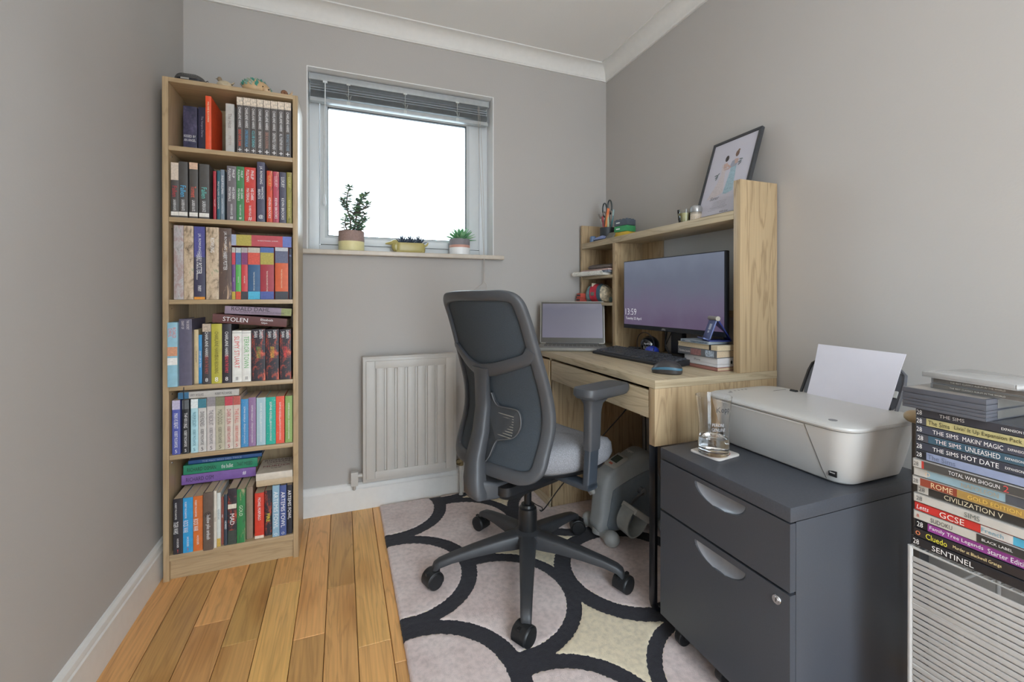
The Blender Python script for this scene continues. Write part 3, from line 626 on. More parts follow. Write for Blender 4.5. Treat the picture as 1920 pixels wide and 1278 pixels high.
 (5, 0.112, 0.134, -0.3307, 0.449, 0.644, 0.13, '#a8ccd4', 'ice blue paperback with tall condensed lettering', [('MAXIMUM SECURITY', 0.38, 0.28, 0.5, '#306878'), ('ROBERT MUCHAMORE', 0.72, 0.3, 0.4, '#306878'), ('5', 0.94, 0.05, 0.5, '#306878', 'h')], [(0, 0.17, '#d8e4e4')], None),
 (5, 0.135, 0.16, -0.3307, 0.449, 0.643, 0.13, '#c4c0bc', 'white with a teal head paperback with tall condensed lettering', [('DIVINE MADNESS', 0.38, 0.28, 0.5, '#302e30'), ('ROBERT MUCHAMORE', 0.72, 0.3, 0.4, '#302e30'), ('5', 0.94, 0.05, 0.5, '#302e30', 'h')], [(0, 0.17, '#3f7888')], None),
 (5, 0.162, 0.188, -0.3307, 0.449, 0.647, 0.13, '#c4bcb8', 'off-white with a grey head paperback with tall condensed lettering', [('THE RECRUIT', 0.38, 0.28, 0.5, '#504c50'), ('ROBERT MUCHAMORE', 0.72, 0.3, 0.4, '#504c50'), ('5', 0.94, 0.05, 0.5, '#504c50', 'h')], [(0, 0.17, '#8a8488')], None),
 (5, 0.189, 0.217, -0.3307, 0.449, 0.646, 0.13, '#b4ae98', 'stone paperback with tall condensed lettering', [('MAD DOGS', 0.38, 0.28, 0.5, '#5a5648'), ('ROBERT MUCHAMORE', 0.72, 0.3, 0.4, '#5a5648'), ('5', 0.94, 0.05, 0.5, '#5a5648', 'h')], [(0, 0.17, '#7a7860')], None),
 (5, 0.218, 0.244, -0.3307, 0.449, 0.645, 0.13, '#c8bcb0', 'cream with a crimson head paperback with tall condensed lettering', [('DARK SUN', 0.38, 0.28, 0.5, '#9a3038'), ('ROBERT MUCHAMORE', 0.72, 0.3, 0.4, '#9a3038'), ('5', 0.94, 0.05, 0.5, '#9a3038', 'h')], [(0, 0.17, '#b84450')], None),
 (5, 0.245, 0.268, -0.3307, 0.449, 0.645, 0.13, '#c8b8ac', 'beige with a rust head paperback with tall condensed lettering', [('THE FALL', 0.38, 0.28, 0.5, '#b04840'), ('ROBERT MUCHAMORE', 0.72, 0.3, 0.4, '#b04840'), ('5', 0.94, 0.05, 0.5, '#b04840', 'h')], [(0, 0.17, '#b05850')], None),
 (5, 0.269, 0.293, -0.3257, 0.449, 0.63, 0.13, '#3c80b0', 'sky blue clothbound-look paperback with dense small lettering', [('SOPHIE KINSELLA', 0.32, 0.46, 0.22, '#e0dcc8'), ('CONFESSIONS OF A SHOPAHOLIC', 0.72, 0.42, 0.18, '#e0dcc8')], [], 'speck'),
 (5, 0.294, 0.318, -0.3257, 0.449, 0.634, 0.13, '#84688c', 'mauve clothbound-look paperback with dense small lettering', [('SOPHIE KINSELLA', 0.32, 0.46, 0.22, '#e0dcc8'), ('CONFESSIONS OF A SHOPAHOLIC', 0.72, 0.42, 0.18, '#e0dcc8')], [], 'speck'),
 (5, 0.32, 0.351, -0.3257, 0.449, 0.631, 0.13, '#98b0b8', 'misty grey-blue clothbound-look paperback with dense small lettering', [('SOPHIE KINSELLA', 0.32, 0.46, 0.22, '#e0dcc8'), ('CONFESSIONS OF A SHOPAHOLIC', 0.72, 0.42, 0.18, '#e0dcc8')], [], 'speck'),
 (5, 0.352, 0.385, -0.3257, 0.449, 0.63, 0.13, '#1f9a88', 'teal green clothbound-look paperback with dense small lettering', [('SOPHIE KINSELLA', 0.32, 0.46, 0.22, '#e0dcc8'), ('CONFESSIONS OF A SHOPAHOLIC', 0.72, 0.42, 0.18, '#e0dcc8')], [], 'speck'),
 (5, 0.386, 0.415, -0.3257, 0.449, 0.631, 0.13, '#d0503c', 'vermilion clothbound-look paperback with dense small lettering', [('SOPHIE KINSELLA', 0.32, 0.46, 0.22, '#e0dcc8'), ('CONFESSIONS OF A SHOPAHOLIC', 0.72, 0.42, 0.18, '#e0dcc8')], [], 'speck'),
 (5, 0.418, 0.443, -0.3257, 0.449, 0.63, 0.13, '#7e9a58', 'moss green clothbound-look paperback with dense small lettering', [('SOPHIE KINSELLA', 0.32, 0.46, 0.22, '#e0dcc8'), ('CONFESSIONS OF A SHOPAHOLIC', 0.72, 0.42, 0.18, '#e0dcc8')], [], 'speck'),
 (6, 0.06, 0.088, -0.3357, 0.092, 0.291, 0.13, '#2c2a30', 'black paperback with jagged graffiti lettering', [('ROBERT MUCHAMORE', 0.22, 0.3, 0.2, '#e8e6e4', 'l'), ('TIGER WARS', 0.52, 0.22, 0.5, '#e8e6e4', 'l'), ('HODDER', 0.8, 0.22, 0.2, '#e8e6e4'), ('!', 0.94, 0.05, 0.4, '#e04040', 'h')], [], None),
 (6, 0.089, 0.119, -0.3357, 0.092, 0.29, 0.13, '#2f90c4', 'cyan blue paperback with jagged graffiti lettering', [('ROBERT MUCHAMORE', 0.22, 0.3, 0.2, '#e8e6e4', 'l'), ('ROCK WAR', 0.52, 0.22, 0.5, '#e8e6e4', 'l'), ('HODDER', 0.8, 0.22, 0.2, '#e8e6e4'), ('!', 0.94, 0.05, 0.4, '#e04040', 'h')], [], None),
 (6, 0.12, 0.149, -0.3357, 0.092, 0.291, 0.13, '#c86a30', 'orange paperback with jagged graffiti lettering', [('ROBERT MUCHAMORE', 0.22, 0.3, 0.2, '#e8e6e4', 'l'), ('ROCK WAR', 0.52, 0.22, 0.5, '#e8e6e4', 'l'), ('HODDER', 0.8, 0.22, 0.2, '#e8e6e4'), ('!', 0.94, 0.05, 0.4, '#e04040', 'h')], [], None),
 (6, 0.153, 0.183, -0.3457, 0.092, 0.303, 0.17, '#5e5048', 'brown-grey hardback with white lowercase title', [('hollow pike ambush', 0.6, 0.42, 0.5, '#e8e6e4'), ('@', 0.38, 0.06, 0.7, '#1c1818', 'h')], [], None),
 (6, 0.182, 0.192, -0.3357, 0.092, 0.302, 0.13, '#d0c8bc', 'thin cream paperback', [('TALES', 0.5, 0.3, 0.5, '#806050')], [], None),
 (6, 0.192, 0.204, -0.3307, 0.092, 0.291, 0.13, '#c8ccc8', 'thin pale mint paperback with yellow foot', [('ADVENTURE', 0.4, 0.4, 0.4, '#607080')], [(0.85, 1, '#c0a050')], None),
 (6, 0.202, 0.212, -0.3207, 0.092, 0.27, 0.13, '#8a4a40', 'thin brick red striped paperback', [('SPIES', 0.4, 0.3, 0.5, '#e8e6e4')], [], 'swirl'),
 (6, 0.215, 0.225, -0.3307, 0.092, 0.281, 0.13, '#34404c', 'thin dark blue-grey paperback', [('HORRID', 0.6, 0.3, 0.6, '#e8e6e4')], [], None),
 (6, 0.227, 0.255, -0.3307, 0.092, 0.3, 0.13, '#a84838', 'chunky collage paperback in red, black and cream', [('MAD', 0.55, 0.2, 0.5, '#e8e6e4')], [(0.28, 0.36, '#d0c8b8'), (0.75, 1, '#3a4440')], 'flame'),
 (6, 0.256, 0.283, -0.3307, 0.092, 0.293, 0.13, '#2f7a48', 'green annual with glossy streaks', [('GOLD', 0.4, 0.2, 0.4, '#b8d8b0')], [], 'swirl'),
 (6, 0.281, 0.305, -0.3107, 0.092, 0.29, 0.13, '#8c7868', 'tan brown book with plain spine', [], [], None),
 (6, 0.313, 0.344, -0.3207, 0.092, 0.265, 0.13, '#c83c2c', 'bright red paperback with white vertical lettering', [('MICHAEL MORPURGO', 0.35, 0.5, 0.3, '#e8e6e4')], [(0.94, 1, '#d8c8b8')], None),
 (6, 0.345, 0.369, -0.3107, 0.092, 0.266, 0.13, '#b0502c', 'dark orange paperback with yellow picture', [('FIRE', 0.6, 0.2, 0.5, '#f0c040')], [], 'flame'),
 (6, 0.374, 0.398, -0.3307, 0.092, 0.289, 0.15, '#88a8bc', 'powder blue hardback with wide spaced silver capitals', [('ARTEMIS FOWL', 0.48, 0.78, 0.6, '#dce4ea'), ('O', 0.95, 0.04, 0.4, '#e8e6e4', 'h')], [], None),
 (6, 0.399, 0.422, -0.3307, 0.092, 0.286, 0.15, '#46568a', 'denim blue hardback with wide spaced silver capitals', [('ARTEMIS FOWL', 0.48, 0.78, 0.6, '#dce4ea'), ('O', 0.95, 0.04, 0.4, '#e8e6e4', 'h')], [], None),
 (6, 0.423, 0.442, -0.3257, 0.092, 0.282, 0.15, '#24242c', 'black paperback with chunky white capitals at the right end', [('ARTEMIS FOWL', 0.4, 0.66, 0.6, '#e8e6e4')], [], None),
]
# ------------------------------------------------------------------ bookcase
BX, BY, BW, BD, BH = 0.0299, -0.3347, 0.4348, 0.225, 1.80
bc = thing('bookcase', 'tall narrow oak bookcase with six compartments full of books', 'bookcase', (BX, BY, 0))
t = .018
SIDE_R = OAK_BOOK_Z
MB().box(0, t, 0, BD, 0, BH).build('side_panel', OAK_BOOK_Z, bc, bev=.0008)
MB().box(BW - t, BW, 0, BD, 0, BH).build('side_panel', SIDE_R, bc, bev=.0008)
MB().box(t, BW - t, 0.0005, BD, BH - .0155, BH - .0002).build('top_board', OAK_BOOK_X, bc, bev=.0006)
for z in (1.557, 1.302, 1.0065, .696, .449):
    MB().box(t + .0005, BW - t - .0005, .0015, BD - .004, z - .0165, z).build('shelf', OAK_BOOK_X, bc, bev=.0008)
MB().box(t, BW - t, .001, BD - .004, .070, .092).build('bottom_board', OAK_BOOK_X, bc, bev=.0008)
MB().box(t, BW - t, .014, .030, .0, .0695).build('plinth', OAK_BOOK_X, bc)
MB().box(t, BW - t, BD - .003, BD, .07, BH - .016).build('back_panel', OAK_BOOK_Z, bc, smooth=False)
q = MB()
for z in (1.53, 1.27, .98, .67, .42):
    for s_ in (t + .001, BW - t - .001): q.lathe([(.003, -.001), (.003, .001)], (s_, .03, z - .006), 8, ax='x')
q.build('shelf_pin', CHROME, bc)

ORD = ['', 'top', 'second', 'third', 'fourth', 'fifth', 'bottom']
TXT = {}
def tmat(c):
    if c not in TXT: TXT[c] = M(c, 0.5, k=1.5, var=0.0)
    return TXT[c]
def make_book(name, label, group, wd, dep, ht, col, texts, bands, art, hard=False):
    """root at the spine's lower left corner; spine on y=0, depth +y, width +x, height +z"""
    r = thing(name, label, 'book', group=group)
    cm = art_mat(col, art) if art else M(col, 0.45, k=1.2, var=0.08, nscale=60)
    ct = min(.0022 if hard else .0009, wd * .15)
    q = MB(); n = 4; bulge = min(.0015, wd * .1)
    out = [(wd, dep), (wd, bulge)] + [(wd / 2 + wd / 2 * math.cos(PI * i / n), bulge - bulge * math.sin(PI * i / n)) for i in range(1, n)] + [(0, bulge), (0, dep), (ct, dep), (ct, ct + bulge), (wd - ct, ct + bulge), (wd - ct, dep)]
    q.prism(out, 'xy', 0, ht)
    q.build('cover', cm, r, ang=0.7)
    ins = .003 if hard else .0004
    MB().box(ct, wd - ct, ct + bulge, dep - ins - .001, ins, ht - ins).build('page_block', PAGES, r, smooth=False)
    for f0_, f1_, c_ in bands:
        MB().box(.0003, wd - .0003, -.0002, bulge, ht * (1 - f1_), ht * (1 - f0_)).build('spine_band', M(c_, 0.45, k=1.2, var=0.30 if 'portrait' in label else 0.12, nscale=150), r, smooth=False)
    for tt in texts:
        s_, fc, fl_, hf, c_ = tt[:5]; mode = tt[5] if len(tt) > 5 else 'v'
        zc = ht * (1 - fc)
        if mode == 'h': text(r, s_, (wd / 2, -.0004, zc), (1, 0, 0), (0, 0, 1), wd * hf, wd * .86, tmat(c_), 'spine_lettering')
        else:
            xo = {'v': .5, 'u': .70, 'l': .30}[mode]
            text(r, s_, (wd * xo, -.0004, zc), (0, 0, -1), (1, 0, 0), min(wd * hf, .016), ht * fl_, tmat(c_), 'spine_lettering')
    return r
last = {}
for row, x0, x1, y, z0, z1, dep, col, desc, tx, bands, art in BOOKS:
    x0 = max(x0, last.get(row, 0.0485)); x1 = min(x1, .4458)
    if x1 - x0 < .008: x0 = x1 - .008
    last[row] = x1 + .0004
    hard = 'hardback' in desc or (z1 - z0) > .22
    dep = min(dep, BY + BD - .008 - y)
    lab = desc + ' on the %s shelf' % ORD[row]
    r = make_book('hardback_book' if hard else 'paperback_book', lab, 'books standing on the %s shelf' % ORD[row], x1 - x0, dep, z1 - z0, col, tx, bands, art, hard)
    r.location = (x0, y, z0 + .0006)
# books lying flat: spine towards the room, head of the book to the left
def flat_book(label, xl, zb, L, th, dep, col, tx, bands=(), art=None, tilt=0.0, yaw=0.0, y=BY + .004, group='books lying flat in the bookcase', hard=True):
    r = make_book('hardback_book' if hard else 'paperback_book', label, group, th, dep, L, col, tx, bands, art, hard)
    r.matrix_world = Matrix.Translation((xl, y, zb)) @ Matrix.Rotation(yaw, 4, 'Z') @ Matrix.Rotation(tilt, 4, 'Y') @ Matrix(((0, 0, -1, L), (0, 1, 0, 0), (1, 0, 0, 0), (0, 0, 0, 1)))
    r.location  # decomposed below
    loc, rot, sc = r.matrix_world.decompose(); r.rotation_mode = 'QUATERNION'; r.location = loc; r.rotation_quaternion = rot
    return r
flat_book('thick gold, crimson and blue banded paperback lying across the colour-blocked set', .238, 1.2085, .203, .042, .13, '#b04850', [('THE ORDER OF THE PHOENIX   J.K. ROWLING', .60, .34, .12, '#e0d0d0')], [(0, .085, '#98a0b8'), (.085, .33, '#a89a48'), (.85, 1, '#6070b0')], y=BY + .006, hard=False)
flat_book('dark maroon book lettered STOLEN lying tilted on the fourth shelf books', .178, .9225, .246, .032, .15, '#5c3634', [('STOLEN', .30, .42, .62, '#f0ecec'), ('Elizabeth', .72, .20, .26, '#f0ecec', 'u'), ('Gilpin', .69, .12, .26, '#f0ecec', 'l')], tilt=math.radians(5.5))
flat_book('lilac grey book with large black capitals lying topmost above the maroon book', .216, .9540, .224, .029, .14, '#8c7c8c', [('ROALD DAHL', .38, .60, .50, '#2e2a30', 'u'), ('MATILDA & GEORGE\'S MARVELLOUS MEDICINE', .55, .70, .18, '#4a4048', 'l')], [(.84, 1, '#8a9060')], tilt=math.radians(3.2), y=BY + .012)
flat_book('white paperback with a blue head lying on the row below the fourth shelf', .074, .6475, .190, .024, .13, '#b4b0aa', [('GREY WOLVES', .30, .22, .36, '#4a484a'), ('ROBERT MUCHAMORE', .74, .28, .36, '#302e30')], [(0, .17, '#3a6a8c')], y=BY + .004, hard=False)
flat_book('purple hardback lettered in dark capitals lying under the green one', .058, .3045, .246, .036, .118, '#7c5c9c', [('RICHARD OSM', .24, .36, .42, '#30283c'), ('#', .84, .06, .4, '#d0c8d8')], y=BY + .094)
flat_book('emerald green hardback lying between the purple and blue ones', .064, .3420, .246, .035, .118, '#2a8464', [('RICHARD OSMAN', .24, .38, .42, '#20302c'), ('the bullet', .58, .16, .46, '#e8e8e0'), ('THAT MISSED', .82, .22, .42, '#20302c')], y=BY + .094)
flat_book('thin blue hardback lying topmost above the green one', .078, .3780, .246, .014, .110, '#2c5488', [('THE MAN WHO DIED TWICE', .45, .6, .5, '#8898b8')], y=BY + .100)
# the cover-up white book and the one below it at the right of the bottom compartment
wb = flat_book('white hardback lying cover up with dark red capitals on its front', .3185, .3150, .125, .026, .16, '#c8beb0', [], y=BY + .006, hard=True)

for s_, zz, hh_, c_, sh in (('RICHARD', .118, .020, '#5a3038', 0), ('OSMAN', .094, .020, '#5a3038', 0), ('The Thursday', .070, .014, '#5c5450', .3), ('MURDER', .050, .020, '#7a2c38', 0), ('Club', .028, .016, '#5c5450', .3)):
    text(wb, s_, (.0264, zz + .022, .0625), (0, 0, -1), (0, 1, 0), hh_ * .86, .112, tmat(c_), 'cover_lettering', shear=sh, normal_off=.0006)
flat_book('plain cream paperback lying beneath the white cover-up hardback', .3190, .2905, .126, .0235, .14, '#b8a488', [], y=BY + .010, hard=False)
# cord hanging down in front of the fifth row
o = MB().tube([(.0935, BY - .004, .6920), (.0935, BY - .0045, .672), (.0938, BY - .0040, .62), (.0932, BY - .0042, .56), (.0936, BY - .0040, .60)][:4], .0013, 6).build('bookmark_ribbon', M('#26242a', 0.7))
tag(o, 'thin black ribbon hanging down in front of the black paperback', 'ribbon')
# ------------------------------------------------------------------ on top of the bookcase
ph = thing('oval_gadget', 'dark grey oval ribbed gadget with a strap on top of the bookcase', 'gadget', (.100, BY + .060, 1.8002))
G1 = M('#4c4a48', 0.4, k=1.0); G2 = M('#1c1c22', 0.4, k=1.0)
def gadget_ring(z, k): return [(x * k, y * k, z + .010 * (1 - (x / .05) ** 2) * (1 if z > .01 else 0)) for x, y, _ in rrect(-.048, .048, -.030, .030, .024, 0, 6)]
MB().rings([gadget_ring(0, .86), gadget_ring(.006, .96), gadget_ring(.012, .98)]).build('base', G2, ph)
MB().rings([gadget_ring(.012, 1.0), gadget_ring(.020, 1.0), gadget_ring(.027, .93), gadget_ring(.030, .75), gadget_ring(.0305, .3)]).build('shell', G1, ph)
q = MB()
for i in range(7): q.box(-.020 + i * .007, -.016 + i * .007, -.0295, -.0268, .026, .032)
q.build('rib', M('#6a6864', 0.5, k=1.0), ph)
MB().box(-.024, .002, -.0315, -.029, .013, .019).build('label_plate', M('#a8a49e', 0.4, k=1.0), ph, bev=.001)
MB().tube([(.044, -.012, .016), (.058, -.018, .022), (.062, -.018, .012), (.066, -.020, .001)], .0022, 6, flat=.5).build('strap', G1, ph)
def smooth_blob(pts): return pts
CER = M('#b8a88c', 0.35, k=1.15, var=0.15, nscale=80)
fg = thing('ceramic_hen', 'small speckled cream ceramic hen ornament on top of the bookcase', 'ornament', (.205, BY + .052, 1.8002))
q = MB(); q.ball((.004, 0, .018), (.026, .017, .019), 18, 10); q.rings([[(.028 + .004 * math.cos(a), .006 * math.sin(a), .026) for a in [2 * PI * i / 8 for i in range(8)]], [(.036 + .002 * math.cos(a), .002 * math.sin(a), .036) for a in [2 * PI * i / 8 for i in range(8)]]]); q.build('body', CER, fg)
q = MB(); q.ball((-.012, 0, .040), (.008, .007, .009), 12, 8); q.lathe([(.002, 0), (.0005, .006)], (-.019, 0, .040), 6, ax='x', mat=Matrix.Rotation(PI, 4, 'Z')); q.tube([(-.008, 0, .030), (-.011, 0, .040)], .007, 10); q.build('head', M('#8a7860', 0.4, k=1.1), fg)
bb = thing('lidded_box', 'small flat blue box behind the hedgehog planter on the bookcase', 'box', (.262, BY + .130, 1.8002))
MB().box(-.028, .028, -.02, .02, 0, .028).build('body', M('#a8a496', 0.4), bb, bev=.002)
MB().box(-.029, .029, -.021, .021, .028, .040).build('lid', M('#2c5088', 0.4), bb, bev=.002)
hg = thing('hedgehog_ornament', 'round cream hedgehog ornament with teal leaf-shaped spines on the bookcase', 'ornament', (.314, BY + .066, 1.8002), (0, 0, .45))
q = MB(); q.ball((0, 0, .028), (.050, .040, .034), 24, 14, z0=-.8); q.build('body', M('#c0a078', 0.4, k=1.15, var=0.1), hg)
q = MB(); q.ball((.024, -.034, .019), (.015, .013, .012), 14, 8); q.build('snout', M('#c8a884', 0.4, k=1.15), hg)
q = MB(); q.ball((.028, -.0475, .021), .0030, 8, 6); q.ball((.010, -.039, .030), .0024, 8, 6); q.ball((.036, -.028, .030), .0024, 8, 6); q.build('eye', M('#141414', 0.2, k=1.0), hg)
random.seed(5)
TE = [M('#3c8878', 0.35, k=1.15, var=.2, nscale=200), M('#74988a', 0.35, k=1.15, var=.2, nscale=200), M('#98a08c', 0.35, k=1.15, var=.2, nscale=200)]
for lv in range(6):
    el = .10 + lv * .26
    nn = int(16 * math.cos(el)) + 2
    for k in range(nn):
        az = 2 * PI * (k + .5 * (lv % 2)) / nn
        d_ = Vector((math.cos(az) * math.cos(el), math.sin(az) * math.cos(el), math.sin(el)))
        if d_.y < -.25 and d_.z < .72 and d_.x > -.12 and d_.x < .9: continue
        pnt = Vector((d_.x * .050, d_.y * .040, .028 + d_.z * .034))
        tan = Vector((d_.x * .4, .55, .55)) - d_ * (Vector((d_.x * .4, .55, .55)).dot(d_)); tan.normalize(); sd_ = d_.cross(tan)
        L_ = .016
        pts = [pnt - tan * L_ * .5, pnt + sd_ * .0055 + d_ * .002, pnt + tan * L_ * .6 + d_ * .007, pnt - sd_ * .0055 + d_ * .002, pnt + d_ * .0045, pnt - d_ * .002]
        MB().add(pts, [(0, 1, 4), (1, 2, 4), (2, 3, 4), (3, 0, 4), (1, 0, 5), (2, 1, 5), (3, 2, 5), (0, 3, 5)]).build('spine_leaf', TE[(k + lv) % 3], hg)
sn = thing('snail_ornament', 'tiny brown snail ornament at the right end of the bookcase top', 'ornament', (.420, BY + .030, 1.8002))
q = MB()
for i in range(22):
    a = i * .55; rr = .0115 * math.exp(-i * .085)
    q.ball((-.008 + rr * .9 * math.cos(a) * .8, 0, .013 + rr * math.sin(a) * .8), rr * .55 + .0015, 8, 6)
q.build('shell', M('#7a5238', 0.35, k=1.2, var=.3, nscale=200), sn)
q = MB(); q.tube([(-.016, 0, .002), (-.004, 0, .004), (.010, 0, .005), (.018, 0, .012), (.021, 0, .019)], [.002, .005, .0055, .0045, .004], 10); q.tube([(.020, -.002, .020), (.023, -.003, .027)], .0009, 5); q.tube([(.022, .002, .020), (.025, .003, .026)], .0009, 5); q.build('body', M('#b89a78', 0.4, k=1.2), sn)
# ------------------------------------------------------------------ window-sill pots
def leaf(q, base, dirn, L, wdt, th=.0022, up=(0, 0, 1), mi=0, tip=1.0):
    d = Vector(dirn).normalized(); u = Vector(up); s_ = d.cross(u)
    if s_.length < .1: s_ = d.cross(Vector((1, 0, 0)))
    s_.normalize(); n_ = s_.cross(d); B = Vector(base)
    rs = []
    for f_, w_ in ((0, .12), (.25, .75), (.55, 1.0), (.82, .62 * tip), (1.0, .06)):
        c_ = B + d * (L * f_)
        rs.append([tuple(c_ + s_ * (wdt * w_ * math.cos(a) * .5) + n_ * (th * max(w_, .3) * math.sin(a))) for a in (0, PI / 3, 2 * PI / 3, PI, 4 * PI / 3, 5 * PI / 3)])
    q.rings(rs, mi=mi)
def pot(root, r, h, h_split, top, bottom, soil='#3c3028', mid=None):
    q = MB(); q.lathe([(r * .96, 0), (r, .003), (r, h_split)], n=36); q.build('glazed_base', bottom, root)
    q = MB(); q.lathe([(r, h_split), (r, h - .002), (r - .002, h), (r - .006, h), (r - .007, h - .012)], n=36); q.build('upper_band', top, root)
    q = MB(); q.lathe([(r - .0065, h - .02), (r - .0065, h - .010), (.002, h - .006)], n=24); q.build('soil', M(soil, 0.95, k=1.0, var=.4, nscale=300, bmp=.8), root)
    if mid: q = MB(); q.lathe([(r + .0003, h_split - .001), (r + .0005, h_split + .012), (r + .0003, h_split + .0125)], n=36); q.build('middle_band', mid, root)
SZ = ZB + .0003
jp = thing('jade_plant', 'tall branching jade plant in a pink and cream round pot', 'plant', (.668, .045, SZ))
pot(jp, .0595, .098, .047, M('#8c7670', .7, var=.12, nscale=120), M('#c8c090', .45, var=.04), soil='#3a3028')
random.seed(21)
BARK = M('#6a5a58', .8, k=1.15); JL = [M('#5e7862', .4, k=1.2, var=.15), M('#7a9a72', .4, k=1.2, var=.15), M('#6c6c60', .4, k=1.2, var=.15)]
stems = [
 [(-.006, 0, .09), (-.005, 0, .125), (-.004, 0, .155), (-.018, .004, .20), (-.022, 0, .24), (-.018, -.004, .275), (-.008, 0, .315)],
 [(-.003, 0, .155), (.012, .004, .185), (.028, .006, .21), (.044, .008, .245), (.055, .004, .28)],
 [(.008, .004, .09), (.018, .006, .14), (.026, .004, .19), (.036, 0, .235), (.050, -.004, .265), (.070, 0, .285)],
 [(.012, -.004, .09), (.028, -.008, .12), (.048, -.010, .145), (.068, -.008, .160)],
 [(-.014, -.002, .09), (-.028, -.004, .125), (-.030, 0, .150), (-.022, .004, .172)],
 [(.016, .004, .09), (.034, .004, .105), (.050, .004, .125)], [(.004, .01, .09), (.022, .016, .15), (.020, .012, .21), (.030, .01, .25)],
 [(.026, .004, .19), (.045, -.004, .205), (.066, .002, .225), (.080, 0, .243)], [(.028, -.008, .12), (.046, .006, .165), (.060, .004, .19)], [(-.018, .004, .20), (-.032, .002, .225), (-.040, 0, .25)]]
q = MB()
for k, st in enumerate(stems):
    n_ = len(st); q.tube(st, [(.0052 if k in (0, 2) else .0036) * (1 - .45 * i / n_) for i in range(n_)], 6)
q.build('stem', BARK, jp)
for k, st in enumerate(stems):
    for i in range(1, len(st)):
        a, b_ = Vector(st[i - 1]), Vector(st[i])
        if b_.z < .13 and k not in (3, 4, 5): continue
        for f_ in (.15, .42, .70, .95) if k != 0 or i > 2 else (.6, .95):
            c_ = a.lerp(b_, f_); ang = random.uniform(0, PI)
            for sg in (0, PI):
                dr = (math.cos(ang + sg), math.sin(ang + sg) * .7, random.uniform(-.1, .5))
                q = MB(); leaf(q, c_, dr, random.uniform(.023, .031), random.uniform(.015, .020), .003)
                q.build('leaf', JL[random.choice((0, 0, 1, 2))], jp)
    for sg in range(3):
        q = MB(); leaf(q, st[-1], (math.cos(sg * 2.1), math.sin(sg * 2.1), .6), (.022), .013, .0026); q.build('leaf', JL[1 if sg == 0 else 0], jp)
dg = thing('dog_shaped_planter', 'low olive-cream dog-shaped ceramic planter holding three small dark succulents', 'planter', (.945, .040, SZ))
DC = M('#a89c60', .3, k=1.25, var=.04)
q = MB(); rs = []
for z_, k_ in ((0, .86), (.004, .96), (.020, 1.0), (.040, .98), (.050, .94), (.0525, .92), (.0525, .84), (.044, .82)):
    rs.append([(x * k_, y * k_, z_) for x, y, _ in rrect(-.075, .080, -.028, .028, .027, 0, 6)])
q.rings(rs); q.ball((-.068, 0, .030), (.020, .018, .024), 16, 10)
q.rings([[(-.066 + 0 * x, y_, z_) for y_, z_ in [(.016 * math.cos(a), .052 + .013 * math.sin(a)) for a in [2 * PI * i / 12 for i in range(12)]]] for x in (0,)] + [[(-.085, .013 * math.cos(a), .051 + .011 * math.sin(a)) for a in [2 * PI * i / 12 for i in range(12)]], [(-.105, .008 * math.cos(a), .048 + .006 * math.sin(a)) for a in [2 * PI * i / 12 for i in range(12)]], [(-.118, .004 * math.cos(a), .046 + .003 * math.sin(a)) for a in [2 * PI * i / 12 for i in range(12)]]])
q.ball((-.072, 0, .055), (.018, .016, .013), 14, 8)
q.build('dog_body', DC, dg)
for s_ in (-1, 1):
    q = MB(); q.rings([[(-.063 + .009 * math.cos(a) * k_, s_ * (.017 + .004 * b_), .054 - dz + .004 * math.sin(a)) for a in [2 * PI * i / 10 for i in range(10)]] for k_, b_, dz in ((.4, 0, 0), (1, 1, .010), (1.2, 1.2, .024), (.8, 1, .036), (.2, .9, .041))]); q.build('ear', DC, dg)
for x in (-.058, .062):
    q = MB(); q.ball((x, -.022, .007), (.012, .008, .0072), 12, 8); q.build('paw', DC, dg)
q = MB(); q.tube([(.076, 0, .040), (.088, 0, .046), (.095, 0, .058)], [.006, .005, .003], 8); q.build('tail', DC, dg)
q = MB(); q.box(-.060, .070, -.018, .018, .040, .047); q.build('soil', M('#4a4036', .95, k=1.0, var=.4, nscale=300), dg)
SD = M('#3c4a5c', .5, k=1.2, var=.2, nscale=200)
for ci, cx_ in enumerate((-.034, .006, .048)):
    for i in range(16):
        a = i * 2.4; el = .35 + 1.1 * i / 16
        q = MB(); leaf(q, (cx_, 0, .046), (math.cos(a) * math.cos(el), math.sin(a) * math.cos(el), math.sin(el)), .046 + .006 * math.sin(i), .009, .003); q.build('succulent_leaf', SD, dg)
sp = thing('spiky_succulent', 'bright green spiky rosette succulent in a grey, pink and white pot', 'plant', (1.208, .045, SZ))
pot(sp, .0540, .085, .040, M('#7c787c', .7, var=.06), M('#d4d6dc', .3, var=.02), mid=M('#b88a7c', .45))
SG = [M('#5c9468', .4, k=1.25, var=.2), M('#88b488', .4, k=1.25, var=.2)]
for i in range(46):
    a = i * 2.39996; el = .05 + 1.25 * (i / 46) ** .9
    q = MB(); leaf(q, (.004 + .006 * math.cos(a), .006 * math.sin(a), .080), (math.cos(a) * math.cos(el), math.sin(a) * math.cos(el), math.sin(el)), .082 - .014 * (i / 46), .015, .004, tip=.8)
    q.build('leaf', SG[i % 2], sp)
random.seed(8)
for i in range(10):
    q = MB(); a = random.uniform(0, 6.28); q.ball((.040 * math.cos(a), .040 * math.sin(a), .081), (.006, .005, .004), 8, 6); q.build('pebble', M('#6a5a52', .7, var=.2), sp)

